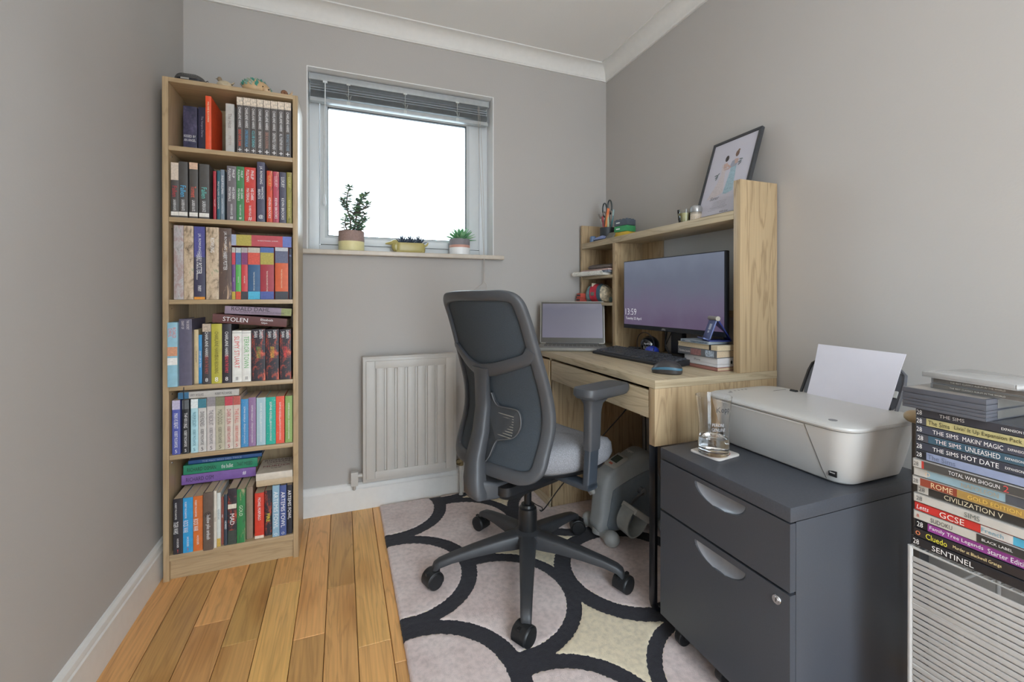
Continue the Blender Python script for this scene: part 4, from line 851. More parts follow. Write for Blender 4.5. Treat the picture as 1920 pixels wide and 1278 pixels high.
# ------------------------------------------------------------------ desk with hutch
DXF, DY0, DY1, DZ, DXB = 1.5428, -1.1096, -.0215, .7529, 2.079
dk = thing('desk', 'light oak desk with a drawer, shelf hutch and black metal right leg frame', 'desk', (DXF, DY0, 0))
DL = DY1 - DY0; DDp = DXB - DXF
def D(q, name, mat, bev=.0012): return q.build(name, mat, dk, bev=bev)
D(MB().box(0, DDp, 0, DL, DZ - .0265, DZ), 'desktop', DESK_Y, .0012)
MB().box(.0002, DDp - .0002, -.0006, .0004, DZ - .0262, DZ - .0003).build('edge_band', DESK_X, dk, smooth=False)
D(MB().box(.0, DDp, .0, .028, .5442, DZ - .0268), 'side_panel', DESK_Z, .0012)
# drawer front and box
dr = D(MB().box(.001, .018, .032, .738, .627, .716), 'drawer', DESK_Y, .0015)
MB().box(.018, .40, .045, .725, .640, .650).box(.018, .40, .045, .055, .650, .705).box(.018, .40, .715, .725, .650, .705).box(.39, .40, .055, .715, .650, .705).build('drawer_box', M('#b8aa92', .6, k=1.0), dr, smooth=False)
# pedestal cupboard at the left end
PY0 = DL - .330
D(MB().box(.010, DDp, PY0, PY0 + .018, .0158, DZ - .0268), 'pedestal_side', DESK_Z, .001)
D(MB().box(.010, DDp, DL - .018, DL, .0158, DZ - .0268), 'pedestal_side', DESK_Z, .001)
D(MB().box(.012, DDp, PY0 + .018, DL - .018, .030, .048), 'pedestal_floor', DESK_X, .001)
D(MB().box(.012, DDp, PY0 + .018, DL - .018, .60, .618), 'pedestal_top', DESK_X, .001)
D(MB().box(.0, .0175, PY0 + .0, DL - .001, .062, .716), 'pedestal_door', DESK_Z, .0015)
D(MB().box(.002, .0170, PY0 + .0, DL - .001, .0158, .0585), 'pedestal_kickboard', DESK_Y, .001)
D(MB().box(DDp - .016, DDp, .028, PY0, .40, DZ - .0268), 'back_rail', DESK_Y, .001)
# metal leg frame: flat bar bent at the floor
fr = [(.002, .5440), (.002, .045), (.008, .022), (.026, .0158), (DDp - .03, .0158), (DDp - .012, .022), (DDp - .006, .045), (DDp - .006, .5440)]
inn = [(.012, .5440), (.012, .050), (.017, .034), (.030, .0260), (DDp - .034, .0260), (DDp - .021, .034), (DDp - .016, .050), (DDp - .016, .5440)]
q = MB(); n = len(fr)
vs = [(x, .001, z) for x, z in fr] + [(x, .001, z) for x, z in inn] + [(x, .029, z) for x, z in fr] + [(x, .029, z) for x, z in inn]
fs = []
for i in range(n - 1): fs += [(i, i + 1, n + i + 1, n + i), (2 * n + i, 3 * n + i, 3 * n + i + 1, 2 * n + i + 1), (i, 2 * n + i, 2 * n + i + 1, i + 1), (n + i, n + i + 1, 3 * n + i + 1, 3 * n + i)]
fs += [(0, n, 3 * n, 2 * n), (n - 1, 3 * n - 1, 4 * n - 1, 2 * n - 1)]
q.add(vs, fs); q.build('metal_leg_frame', M('#14161c', .3, k=1.0, spec=.6), dk, bev=.0008)
# hutch
HX = 1.9019 - DXF; HZ = 1.4213; ST, SB = 1.3185, 1.2885
D(MB().box(HX, DDp, 0, .028, DZ + .0002, HZ), 'hutch_side', DESK_Z)
D(MB().box(HX, DDp, DL - .0165, DL, DZ + .0002, HZ + .002), 'hutch_side', DESK_Z)
D(MB().box(HX + .0005, DDp - .001, .0282, DL - .0167, SB, ST), 'hutch_top_shelf', DESK_Y)
D(MB().box(HX + .0005, DDp - .001, DL - .345, DL - .320, DZ + .0002, SB - .0002), 'hutch_divider', DESK_Z)
for z in (1.131, .987): D(MB().box(HX + .002, DDp - .02, DL - .3198, DL - .0167, z - .015, z), 'hutch_shelf', DESK_Y, .0008)
MB().box(DDp - .006, DDp - .001, .0282, DL - .5002, .9622, SB - .0002).build('hutch_back_board', M('#c8cccf', .22, k=1.0, var=.02, nscale=4), dk, smooth=False)
D(MB().box(DDp - .016, DDp - .001, DL - .50, DL - .3452, DZ + .0002, SB - .0002), 'hutch_back_panel', DESK_Z, .0008)
D(MB().box(DDp - .016, DDp - .001, DL - .24, DL - .0167, DZ + .0002, SB - .0002), 'hutch_back_panel', DESK_Z, .0008)
D(MB().box(DDp - .016, DDp - .001, .0282, DL - .50, .935, .962), 'hutch_back_rail', DESK_Y, .0008)

# ------------------------------------------------------------------ monitor
mon = thing('monitor', 'wide black monitor showing 13:59 on a purple lock screen', 'monitor', (1.897, -.752, DZ + .0004), (0, 0, math.atan2(-.55, .031)))
# things facing the room: local +x = to the viewer's right, -y = towards the viewer
MW, MH0, MH1 = .2845, .1165, .4315
MF = M('#23262c', .35, k=1.0)
MB().box(-MW, MW, 0, .022, MH0, MH1).build('housing', MF, mon, bev=.003)
MB().box(-.13, .13, .021, .050, MH0 + .05, MH1 - .08).build('rear_cover', MF, mon, bev=.008)
SCR = emit_mat('lock_screen', [(0.0, '#5c4c68'), (0.35, '#686078'), (0.7, '#646a7c'), (1.0, '#70788a')], .95, 2, MH0, MH1)
MB().box(-MW + .005, MW - .004, -.0008, .001, MH0 + .019, MH1 - .004).build('screen', SCR, mon, smooth=False)
WE = bpy.data.materials.new('screen_lettering'); WE.use_nodes = True
_b = WE.node_tree.nodes['Principled BSDF']; _b.inputs['Emission Color'].default_value = (.75, .75, .80, 1); _b.inputs['Emission Strength'].default_value = .9; _b.inputs['Base Color'].default_value = (.1, .1, .1, 1)
text(mon, '13:59', (-.231, -.0010, MH0 + .078), (1, 0, 0), (0, 0, 1), .029, .076, WE, 'screen_clock', off=-.012)
text(mon, 'Tuesday 22 April', (-.213, -.0010, MH0 + .046), (1, 0, 0), (0, 0, 1), .0145, .112, WE, 'screen_date')
text(mon, 'DELL', (-.02, -.0003, MH0 + .009), (1, 0, 0), (0, 0, 1), .007, .022, M('#b8b8b8', .3, k=1.0), 'badge')
q = MB(); q.box(-.032, .032, .050, .075, .02, MH0 + .16); q.build('stand_neck', M('#2a2c30', .4, k=1.0), mon, bev=.004)
q = MB(); q.rings([rrect(-.095, .095, -.010, .150, .02, 0), rrect(-.095, .095, -.010, .150, .02, .008), rrect(-.090, .090, -.005, .145, .02, .010)]); q.build('stand_foot', M('#2a2c30', .4, k=1.0), mon)

# ------------------------------------------------------------------ laptop
a_ = math.atan2(-.285 + .125, 1.895 - 1.60)
lp = thing('laptop', 'open silver laptop with a dim lilac screen at the left end of the desk', 'laptop', (1.7475, -.205, DZ + .0004), (0, 0, a_))
LW, LD = .168, .185
SILV = M('#8e8c86', .4, metal=.3, k=1.1); LDK = M('#3a3a3c', .4, k=1.0)
MB().rings([rrect(-LW + .004, LW - .004, -LD + .004, -.002, .008, .0), rrect(-LW, LW, -LD, 0, .010, .006), rrect(-LW, LW, -LD, 0, .010, .0165), rrect(-LW + .002, LW - .002, -LD + .002, -.002, .009, .018)]).build('base', SILV, lp, ang=.4)
q = MB()
for r_ in range(5):
    for k in range(14):
        x = -LW + .026 + k * .0208; y = -.030 - r_ * .0175
        q.box(x, x + .0175, y - .0145, y, .0180, .0190)
kb_ = q.build('key_block', M('#6a6864', .5, k=1.0), lp, smooth=False); kb_['kind'] = 'stuff'
MB().box(-.045, .045, -LD + .012, -LD + .055, .0180, .0184).build('touchpad', M('#7a7874', .3, k=1.0), lp)
MT = Matrix.Translation((0, .0, .020)) @ Matrix.Rotation(math.radians(-13), 4, 'X')
q = MB(); q.rings([[tuple(MT @ Vector((x, y_, z))) for x, z, _ in rrect(-LW, LW, 0, .225, .008, 0)] for y_ in (0, .005)]); q.build('lid', SILV, lp)
MB().box(-LW + .004, LW - .004, -.0010, .0005, .004, .221, mat=MT).build('bezel', M('#4a463f', .35, k=1.0), lp, smooth=False)
LSC = emit_mat('dim_screen', [(0.0, '#827e92'), (0.5, '#7a788a'), (0.8, '#757488'), (1.0, '#8a8896')], .62, 2, .02, .24)
MB().box(-LW + .011, LW - .011, -.0016, -.0008, .030, .212, mat=MT).build('screen', LSC, lp, smooth=False)
q = MB(); q.tube([(-LW + .03, .004, .019), (LW - .03, .004, .019)], .0055, 10); q.build('hinge', LDK, lp)

# ------------------------------------------------------------------ keyboard, mouse
KL = .472
kd = thing('keyboard', 'black full-size keyboard in front of the monitor', 'keyboard', (1.7155, -.458, DZ + .0004), (0, 0, math.atan2(-.94 + .458, 1.747 - 1.7155)))
KD_ = .135
q = MB(); q.rings([[(x, 0, 0), (x, 0, .009), (x, .004, .0125), (x, KD_ - .004, .0265), (x, KD_, .024), (x, KD_, .006), (x, KD_ * .5, .0)] for x in (0, .004, KL - .004, KL)]); q.build('base', M('#26282c', .45, k=1.0), kd, bev=.001)
KM = M('#42454c', .35, k=1.0, spec=.7); random.seed(2)
def key(x, r_, w_=1.0):
    y = .014 + r_ * .0195; z = .0125 + (y / KD_) * .0145; q = MB(); W_ = .0185 * w_
    q.rings([[(x, y, z), (x + W_, y, z), (x + W_, y + .0170, z + .0018), (x, y + .0170, z + .0018)], [(x + .0018, y + .0012, z + .0062), (x + W_ - .0018, y + .0012, z + .0062), (x + W_ - .0018, y + .0150, z + .0078), (x + .0018, y + .0150, z + .0078)]])
    return q
rows_ = [[1.3, 1.1, 1.1, 6.2, 1.1, 1.1, 1.1, 1.3], [2.2] + [1] * 10 + [2.6], [1.75] + [1] * 11 + [2.15], [1.5] + [1] * 12 + [1.5], [1] * 13 + [2.0], [1] * 14]
for r_, rw in enumerate(rows_):
    x = .010; k_ = 290.0 / 1000 / sum(rw)
    for w_ in rw:
        key(x, r_, w_ * k_ / .0195 - .06).build('key', KM, kd, smooth=False); x += w_ * k_
    for c_ in range(3):
        if r_ in (2,) or (r_ == 1 and c_ != 1): continue
        key(.308 + c_ * .0195, r_).build('key', KM, kd, smooth=False)
    for c_ in range(4): 
        if r_ < 5: key(.376 + c_ * .0215, r_).build('key', KM, kd, smooth=False)
mo = thing('computer_mouse', 'black wireless mouse edged in blue near the front corner of the desk', 'mouse', (1.668, -1.018, DZ + .0004), (0, 0, math.radians(-52)))
def ell(a, b_, z, dx=0, n=28, p_=2.4): return [(dx + a * math.copysign(abs(math.cos(t_)) ** (2 / p_), math.cos(t_)), b_ * math.copysign(abs(math.sin(t_)) ** (2 / p_), math.sin(t_)), z) for t_ in [2 * PI * i / n for i in range(n)]]
def msr(a, b_, z, w_=0): return [(x, y, max(.0, z + w_ * (1 - ((x - .010) / .055) ** 2) * .014)) for x, y, _ in ell(a, b_, 0)]
q = MB(); q.rings([msr(.046, .026, 0), msr(.050, .0295, .004), msr(.051, .030, .011, .4)]); q.build('underside', M('#3a3634', .4, k=1.0), mo)
q = MB(); q.rings([msr(.051, .030, .011, .4), msr(.0515, .0305, .0135, .5), msr(.050, .029, .017, .62)]); q.build('blue_trim', M('#41697e', .4, k=1.1), mo)
q = MB(); q.rings([msr(.050, .029, .017, .62), msr(.044, .0245, .0235, .9), msr(.030, .016, .0285, 1.0), msr(.008, .005, .030, 1.05)]); q.build('top_shell', M('#3c3a3c', .35, k=1.0), mo)
MB().lathe([(.0045, -.003), (.005, 0), (.0045, .003)], (-.028, 0, .0285), 12, ax='y').build('scroll_wheel', M('#181818', .6, k=1.0), mo)

# ------------------------------------------------------------------ webcam balls, cables under the monitor
bk_ = thing('black_desk_toy', 'glossy black ball with white lettering behind the keyboard', 'ball', (1.940, -.585, DZ + .0004))
q = MB(); q.ball((0, 0, .043), .043, 24, 16); q.build('ball', M('#101216', .12, k=1.0, coat=.6), bk_)
for s_, z_, h_ in (('hydra', .040, .011), ('LUCAS', .024, .011)): text(bk_, s_, (-.0345, -.0270, z_ + .012), (.62, -.78, 0), (0, 0, 1), h_, .034, M('#e8e8e8', .5, k=1.0), 'lettering', normal_off=.001)
dv = thing('black_device', 'flat glossy black rounded gadget beside the hutch divider', 'gadget', (1.960, -.470, DZ + .0004), (0, 0, -.9))
q = MB(); q.rings([rrect(-.045, .045, -.018, .018, .017, 0), rrect(-.048, .048, -.020, .020, .019, .006), rrect(-.048, .048, -.020, .020, .019, .018), rrect(-.042, .042, -.015, .015, .014, .023)]); q.build('shell', M('#0e1014', .15, k=1.0, coat=.5), dv)
wc = thing('blue_webcam', 'small shiny blue ball-shaped webcam on the desk behind the keyboard', 'webcam', (1.885, -.668, DZ + .0004))
q = MB(); q.ball((0, 0, .028), (.031, .031, .023), 22, 14); q.build('ball', M('#24389a', .15, k=1.0, coat=.6), wc)
q = MB(); q.lathe([(.016, 0), (.014, .004), (.008, .008)], n=16); q.build('foot', M('#202436', .4, k=1.0), wc)
q = MB(); q.lathe([(.007, 0), (.008, .003), (.005, .004)], (-.024, -.010, .024), 12, ax='x', mat=Matrix.Rotation(PI, 4, 'Z')); q.build('lens', M('#0c0c10', .1, k=1.0), wc)
CB = M('#1c1c20', .5, k=1.0)
zc = DZ + .003
def loop(c, r1, r2, z0, tilt, n=24, a0=0, a1=2 * PI):
    out = []
    for i in range(n + 1):
        a = a0 + (a1 - a0) * i / n; out.append((c[0] + r1 * math.cos(a) * math.sin(tilt), c[1] + r1 * math.cos(a) * math.cos(tilt), z0 + r2 * math.sin(a)))
    return out
o = MB().tube(loop((1.872, -.640, 0), .074, .052, DZ + .055, .15, a0=-.9 * PI / 2 - .3, a1=1.5 * PI - .3), .0018, 6).build('webcam_cable', CB)
tag(o, 'black webcam cable looping upright behind the keyboard', 'cable')
pts = []
for k in range(3):
    for i in range(20):
        a = 2 * PI * i / 20; pts.append((1.872 + .020 * math.cos(a) + .002 * k, -.760 + (.052 - .004 * k) * math.sin(a), zc + .002 + .0055 * k + .001 * math.sin(3 * a)))
pts += [(1.93, -.70, DZ + .05), (1.945, -.735, DZ + .13)]
o = MB().tube(pts, .0019, 6).build('monitor_cable', CB); tag(o, 'coiled black monitor cable on the desk below the monitor', 'cable')
o = MB().tube([(1.950, -.69, DZ + .13), (1.918, -.715, DZ + .06), (1.890, -.775, DZ + .030), (1.872, -.825, DZ + .024), (1.868, -.855, DZ + .003)], .0022, 6).build('power_cable', CB); tag(o, 'black power lead running down from the monitor to the books', 'cable')

# ------------------------------------------------------------------ stack of books at the right of the monitor
SX, SY = 1.858, -1.054
def slab_book(name, label, z, w_, l_, h_, cov, dx=0, dy=0, rz=0, cat='book', hard=True, pages=True, group='books and boxes stacked beside the monitor'):
    r = thing(name, label, cat, (SX + dx, SY + dy, z), (0, 0, rz), group)
    cm = M(cov, .45)
    if pages:
        q = MB(); c_ = .002; q.box(0, w_, 0, l_, 0, c_).box(0, w_, 0, l_, h_ - c_, h_).box(0, c_, 0, l_, 0, h_)
        q.build('cover', cm, r, bev=.0006)
        MB().box(c_, w_ - .003, .003, l_ - .003, c_, h_ - c_).build('page_block', PAGES, r, smooth=False)
    return r
z = DZ + .0004
slab_book('thin_book', 'thin dusky pink book at the bottom of the stack beside the monitor', z, .120, .175, .013, '#8c6058'); z += .0135
bx = slab_book('phone_box', 'white phone box lettered on its long side in the stack beside the monitor', z, .090, .160, .032, '#dcdad8', cat='box', pages=False)
WB = M('#c4c2c4', .35, k=1.15, var=.01)
MB().box(.0005, .0895, .0005, .1595, 0, .010).build('box_base', WB, bx, bev=.001); MB().box(0, .090, 0, .160, .0103, .032).build('box_lid', WB, bx, bev=.0012)
text(bx, 'iPhone', (-.0002, .095, .018), (0, -1, 0), (0, 0, 1), .008, .032, M('#6a6a70', .4, k=1.0))
AP = M('#141416', .4, k=1.0)
q = MB(); q.prism([(.066 + .0052 * math.cos(a) * (1 - .12 * math.cos(2 * a)), .016 + .0060 * math.sin(a)) for a in [2 * PI * i / 20 for i in range(20)] if not (-.35 < ((a + PI) % (2 * PI)) - PI < .35)], 'xz', -.0003, .0001)
q.prism([(.0662, .0226), (.0685, .0238), (.0692, .0262), (.0670, .0250)], 'xz', -.0003, .0001); q.build('fruit_emblem', AP, bx, smooth=False)
z += .0323
b2 = slab_book('paperback_book', 'thick grey paperback with a pink-faced spine above the phone box', z, .095, .185, .027, '#54565a', dx=-.006, dy=-.002, rz=.03)
MB().box(-.0004, .001, .070, .120, .002, .025).build('spine_picture', M('#7a5654', .5, var=.3, nscale=120), b2); MB().box(-.0004, .001, .012, .050, .002, .025).build('spine_picture', M('#8a94a0', .5, var=.5, nscale=150), b2)
text(b2, 'Christina Lauren', (-.0006, .150, .013), (0, -1, 0), (0, 0, 1), .008, .055, M('#c8c4c0', .5))
z += .0273
nb = thing('notebook', 'cream notebook closed with a black elastic band above the grey paperback', 'notebook', (SX - .004, SY - .004, z), (0, 0, -.02), 'books and boxes stacked beside the monitor')
MB().box(.001, .098, .001, .199, .0, .015).build('page_block', M('#b4a488', .7, var=.1, nscale=300), nb, bev=.002); q = MB(); q.box(0, .1, 0, .2, .0150, .0172).box(0, .1, 0, .2, -.0002, .0012); q.build('cover', M('#c0b49c', .6), nb, bev=.0006)
q = MB(); q.box(-.0008, .1008, .030, .038, -.0003, .0000).box(-.0008, .1008, .030, .038, .0172, .0180).box(-.0010, .0000, .030, .038, -.0003, .0180).box(.1, .1010, .030, .038, -.0003, .0180); q.build('elastic_band', M('#1a1a1c', .7, k=1.0), nb, smooth=False)
z += .0184
gb = slab_book('slim_case', 'slim blue-grey game case on the notebook under the phone stand', z, .100, .135, .012, '#8a98a4', dx=-.010, dy=.030, pages=False, cat='case')
MB().box(0, .100, 0, .140, 0, .011).build('case_shell', M('#96a0a8', .3, k=1.1), gb, bev=.0015); MB().box(-.0004, .001, .006, .134, .002, .009).build('spine_insert', M('#5a6470', .4, var=.5, nscale=200), gb); text(gb, 'SUDOKU', (-.0008, .10, .0055), (0, -1, 0), (0, 0, 1), .005, .04, M('#e0e0e0', .5))
z += .0113
ps = thing('phone_stand', 'blue folding metal phone stand with an open pad on the book stack', 'phone stand', (SX + .034, SY + .045, z), (0, 0, math.radians(-90 - 22)))
PB = M('#54608a', .3, metal=.35, k=1.15); PBD = M('#1c2a6a', .3, metal=.4, k=1.1)
q = MB(); q.rings([rrect(-.030, .030, -.035, .050, .008, 0), rrect(-.030, .030, -.035, .050, .008, .004)]); q.build('base_plate', PBD, ps, bev=.0008)
PT = Matrix.Translation((0, -.034, .004)) @ Matrix.Rotation(math.radians(-20), 4, 'X')
def fr_(ps_, y_): return [tuple(PT @ Vector((x, y_, zz))) for x, zz, _ in ps_]
q = MB(); q.rings([fr_(rrect(-.030, .030, 0, .088, .008, 0), y_) for y_ in (0, .004)]); q.build('rest_plate', PB, ps, bev=.0006)
q = MB(); q.box(-.009, .009, -.0004, .0002, .040, .062, mat=PT); q.box(-.006, .006, -.0004, .0002, .028, .036, mat=PT); q.build('rubber_pad', M('#a8b0c0', .5), ps, smooth=False)
q = MB(); q.box(-.028, .028, -.020, -.0005, -.001, .004, mat=PT); q.build('lip', PB, ps, bev=.001)
TP = PT @ Vector((0, .002, .084))
q = MB(); q.add([(-.024, TP.y - .002, TP.z), (.024, TP.y - .002, TP.z), (.026, .046, .004), (-.026, .046, .004), (-.024, TP.y + .004, TP.z + .001), (.024, TP.y + .004, TP.z + .001), (.026, .050, .004), (-.026, .050, .004)], [(0, 1, 2, 3), (4, 7, 6, 5), (0, 4, 5, 1), (3, 2, 6, 7), (0, 3, 7, 4), (1, 5, 6, 2)]); q.build('rear_leg', PBD, ps)
q = MB(); q.tube([(-.034, TP.y, TP.z), (.034, TP.y, TP.z)], .0085, 16); q.build('hinge_barrel', M('#a8a498', .3, metal=.6, k=1.1), ps)

# ------------------------------------------------------------------ things in the left bay of the hutch
BYW = .0 # bay spans y -0.34 .. -0.04, x 1.905 .. 2.06
nbk = thing('spiral_notebook', 'cream spiral-bound notebook with white coil jutting from the hutch shelf', 'notebook', (1.868, -.298, 1.1313), (0, 0, .10), 'papers on the upper hutch shelf')
MB().box(.004, .160, 0, .262, 0, .012).build('page_block', M('#c4c0b6', .8, var=.1, nscale=400), nbk, bev=.001)
q = MB()
for i in range(24): q.tube([(.002 + .0105 * math.cos(a), .010 + i * .0105, .0105 + .0105 * math.sin(a)) for a in [2 * PI * k / 8 for k in range(8)]], .0017, 6, closed=True)
c_ = q.build('wire_coil', M('#dcd8d0', .3, k=1.2), nbk)
bn = thing('blue_folder', 'blue patterned folder lying between the notebook and the pink folder', 'folder', (1.895, -.315, 1.1440), (0, 0, .05), 'papers on the upper hutch shelf')
MB().box(0, .150, 0, .240, 0, .010).build('sheets', M('#7c8490', .6, var=.5, nscale=60), bn, bev=.001); MB().box(-.001, .151, -.001, .241, .0102, .0114).build('cover', M('#50607c', .5, var=.3, nscale=80), bn)
pk = thing('pink_folder', 'pale pink paper folder on the upper hutch shelf', 'folder', (1.888, -.325, 1.1560), (0, 0, .03), 'papers on the upper hutch shelf')
MB().box(0, .150, 0, .255, 0, .006).build('sheets', M('#c0a8a4', .6), pk, bev=.0008); MB().box(-.002, .152, -.002, .257, .0062, .0074).build('cover', M('#c4a49c', .6), pk)
gp = thing('grey_pouch', 'soft dark grey zip pouch lying topmost on the hutch papers', 'pouch', (1.965, -.210, 1.1638), (0, 0, .06))
q = MB(); q.rings([[(x * k_, y * k_, z_ + .003 * math.sin(x * 70 + y * 40) * (z_ > .004)) for x, y, _ in rrect(-.065, .065, -.125, .115, .030, 0, 6)] for z_, k_ in ((0, .86), (.004, .97), (.012, 1.0), (.021, .96), (.027, .80), (.029, .4))]); q.build('body', M('#5c5450', .8, var=.25, nscale=60, bmp=.6), gp)
q = MB(); q.tube([(-.064, y_, .014) for y_ in (-.10, -.05, 0, .05, .10)], .0016, 6); q.build('zip', M('#8a8480', .4, k=1.0), gp)
pc = thing('pencil_case', 'bulging red and pale teal printed pencil case on the lower hutch shelf', 'pencil case', (1.948, -.150, .9873), (0, 0, math.radians(-78)))
def pcr(x, k_): return [(x, .044 * k_ * math.copysign(abs(math.cos(a)) ** .8, math.cos(a)), .050 * k_ + .0495 * k_ * math.copysign(abs(math.sin(a)) ** .8, math.sin(a))) for a in [2 * PI * i / 20 for i in range(20)]]
xs_ = [-.085, -.078, -.062, -.038, -.034, -.010, .014, .018, .045, .066, .078, .084]; ks_ = [.35, .70, .92, 1.0, 1.0, 1.03, 1.0, 1.0, .96, .85, .62, .3]
cols_ = [0, 0, 0, 1, 2, 2, 3, 1, 4, 4, 4]
q = MB(); q.rings([[(p0[0], p0[1], p0[2]) for p0 in pcr(x, k_)] for x, k_ in zip(xs_, ks_)])
k_i = 0
for f_i in range(len(xs_) - 1):
    for s_i in range(20): q.m[k_i] = cols_[f_i]; k_i += 1
q.build('body', [M('#7c9aa0', .6, var=.35, nscale=60), M('#3a5866', .6), M('#b83444', .6, var=.2, nscale=40), M('#a82838', .6), M('#b4aa94', .7, var=.5, nscale=70)], pc)
q = MB(); q.tube([(-.075, -.010, .088), (-.03, -.012, .1005), (.03, -.012, .1005), (.076, -.010, .082)], .0024, 6); q.build('zip', M('#404448', .5, k=1.0), pc)
q = MB(); q.box(-.020, -.012, -.018, -.010, .098, .104); q.box(-.018, -.014, -.0420, -.016, .086, .104, mat=Matrix.Translation((0, 0, .0))); q.build('zip_pull', M('#c8c0a8', .5), pc, bev=.001)
MB().box(-.022, .004, -.0472, -.044, .036, .056).build('printed_badge', M('#6a6a64', .6, var=.5, nscale=200), pc, bev=.001)
for k_, (cc_, z_, nm) in enumerate((('#a84438', .9873, 'lower'), ('#b84c3c', 1.0125, 'upper'))):
    r = thing('small_red_box', '%s small red and black carton at the left end of the lower hutch shelf' % nm, 'box', (1.868 + .004 * k_, -.075, z_), (0, 0, .02), 'small cartons beside the pencil case')
    MB().box(0, .11, 0, .040, 0, .0245).build('carton', M(cc_, .5), r, bev=.001); MB().box(-.0004, .001, .002, .038, .008, .017).build('label_strip', M('#34343a', .5), r)
# ------------------------------------------------------------------ top of the hutch
TZ = ST + .0004
pp = thing('pen_pot', 'dark mesh pen pot at the left end of the hutch top', 'pen pot', (1.965, -.200, TZ))
q = MB(); q.lathe([(.036, 0), (.038, .002), (.040, .070), (.0385, .070), (.036, .004), (.002, .003)], n=24); q.build('cup', M('#34383c', .5, k=1.0), pp)
SS = M('#8c8c8c', .25, metal=.8, k=1.2)
def inpot(name, label, cat, base, tip, r, col, group='pens and tools in the pen pot', cap=None):
    o = thing(name, label, cat, (1.965, -.200, TZ), (0, 0, 0), group)
    B0, T0 = Vector(base), Vector(tip)
    MB().tube([B0, T0], r, 8).build('barrel', M(col, .4), o)
    if cap: MB().tube([B0.lerp(T0, .82), T0 + (T0 - B0) * .02], r * 1.12, 8).build('cap', M(cap, .4), o)
    return o
inpot('marker_pen', 'white pen leaning left in the pen pot', 'pen', (.010, -.010, .006), (-.020, .052, .150), .0045, '#c8c4bc', cap='#6a6460')
inpot('orange_pencil', 'orange marker pen leaning to the right in the pen pot', 'pen', (-.012, .014, .006), (-.020, -.040, .165), .0062, '#c87840', cap='#c86a3a')
inpot('red_pen', 'dark red pen upright in the pen pot', 'pen', (-.015, .004, .006), (-.026, .006, .130), .005, '#7a2830', cap='#8a3038')
inpot('green_pen', 'pale green pen at the right of the pen pot', 'pen', (0, -.010, .006), (-.018, -.034, .150), .0048, '#a8b498', cap='#c89a80')
inpot('teal_pen', 'teal pen furthest right in the pen pot', 'pen', (.012, -.008, .006), (.004, -.052, .158), .005, '#4a7880', cap='#8aa0a0')
inpot('grey_pencil', 'grey pencil behind the orange marker', 'pencil', (.012, .010, .006), (.020, -.024, .155), .0038, '#8c8a88')
def scissors(name, label, c, ax_, hc, sc=1.0, yaw=0.0):
    o = thing(name, label, 'scissors', (1.965 + c[0], -.200 + c[1], TZ + .004), (ax_, 0, yaw), 'scissors in the pen pot')
    hm = M(hc, .4, k=1.1)
    for s_ in (-1, 1):
        q = MB(); q.tube([(-.003 * s_, s_ * (.020 + .0175 * sc * math.cos(a)) , .158 * sc + .034 * sc * math.sin(a) - .006 * (s_ > 0)) for a in [2 * PI * i / 18 for i in range(18)]], .0042, 8, closed=True)
        q.tube([(-.003 * s_, s_ * .006, .095 * sc), (-.003 * s_, s_ * .010, .128 * sc)], .0040, 8)
        q.build('handle', hm, o)
        MB().prism([(-s_ * .004, .0), (s_ * .004, .09 * sc), (s_ * .009, .100 * sc), (s_ * .001, .100 * sc), (-s_ * .010, .03)], 'yz', -.0015 + .001 * s_, .0005 + .001 * s_).build('blade', SS, o)
    return o
scissors('scissors', 'large scissors with dark looped handles standing tallest in the pen pot', (.006, -.004), -.08, '#3a4244', 1.12)
scissors('scissors', 'smaller scissors with grey-taupe handles at the left of the pen pot', (-.012, .012), .17, '#8c827c', .82, .2)
# brick-shaped lunch tubs / stacking boxes
for k, (c_, z_, nm) in enumerate((('#b89a34', .0, 'yellow, bottom'), ('#3a8a58', .040, 'green, middle'), ('#4a525c', .080, 'slate grey, top'))):
    r = thing('stacking_box', '%s box of the three small studded stacking boxes beside the pen pot' % nm, 'box', (1.985, -.330, TZ + z_ * .78), (0, 0, math.radians(-90 + 12)), 'studded stacking boxes on the hutch')
    mt = M(c_, .35, k=1.3)
    MB().box(-.044, .044, -.032, .032, 0, .0295).build('shell', mt, r, bev=.002)
    if k == 2:
        q = MB()
        for ix_ in range(4):
            for iy in range(3): q.lathe([(.0075, 0), (.0075, .0045), (.0065, .0052)], (-.033 + ix_ * .022, -.021 + iy * .021, .0295), 12)
        q.build('stud', mt, r)
    if k: MB().box(-.030, -.004, -.0324, -.0318, .012, .018).build('label_strip', M('#c8d0d0', .5), r, smooth=False)
stp = thing('stapler', 'small grey and blue stapler lying in front of the pen pot', 'stapler', (1.922, -.195, TZ), (0, 0, math.radians(-80)))
q = MB(); q.rings([rrect(-.045, .040, -.009, .009, .006, 0), rrect(-.045, .040, -.009, .009, .006, .006)]); q.build('base', M('#3a4450', .4, k=1.0), stp)
q = MB(); q.prism([(-.044, .008), (.036, .008), (.040, .020), (.025, .026), (-.035, .018)], 'xz', -.008, .008); q.build('arm', M('#7c88b0', .35, k=1.25), stp, bev=.002)
tp = thing('tape_measure', 'small blue block with a black knob at the left end of the hutch top', 'tape measure', (1.924, -.118, TZ), (0, 0, -.3))
q = MB(); q.rings([rrect(-.014, .014, -.018, .018, .007, 0), rrect(-.014, .014, -.018, .018, .007, .030), rrect(-.011, .011, -.015, .015, .006, .033)]); q.build('case', M('#5a7498', .35, k=1.25), tp)
q = MB(); q.ball((0, .021, .014), .006, 10, 6); q.build('knob', M('#141416', .4, k=1.0), tp)
wl = thing('card_wallet', 'grey-green card wallet leaning against the pens on the hutch top', 'wallet', (1.922, -.270, TZ), (0, math.radians(0), math.radians(-88)))
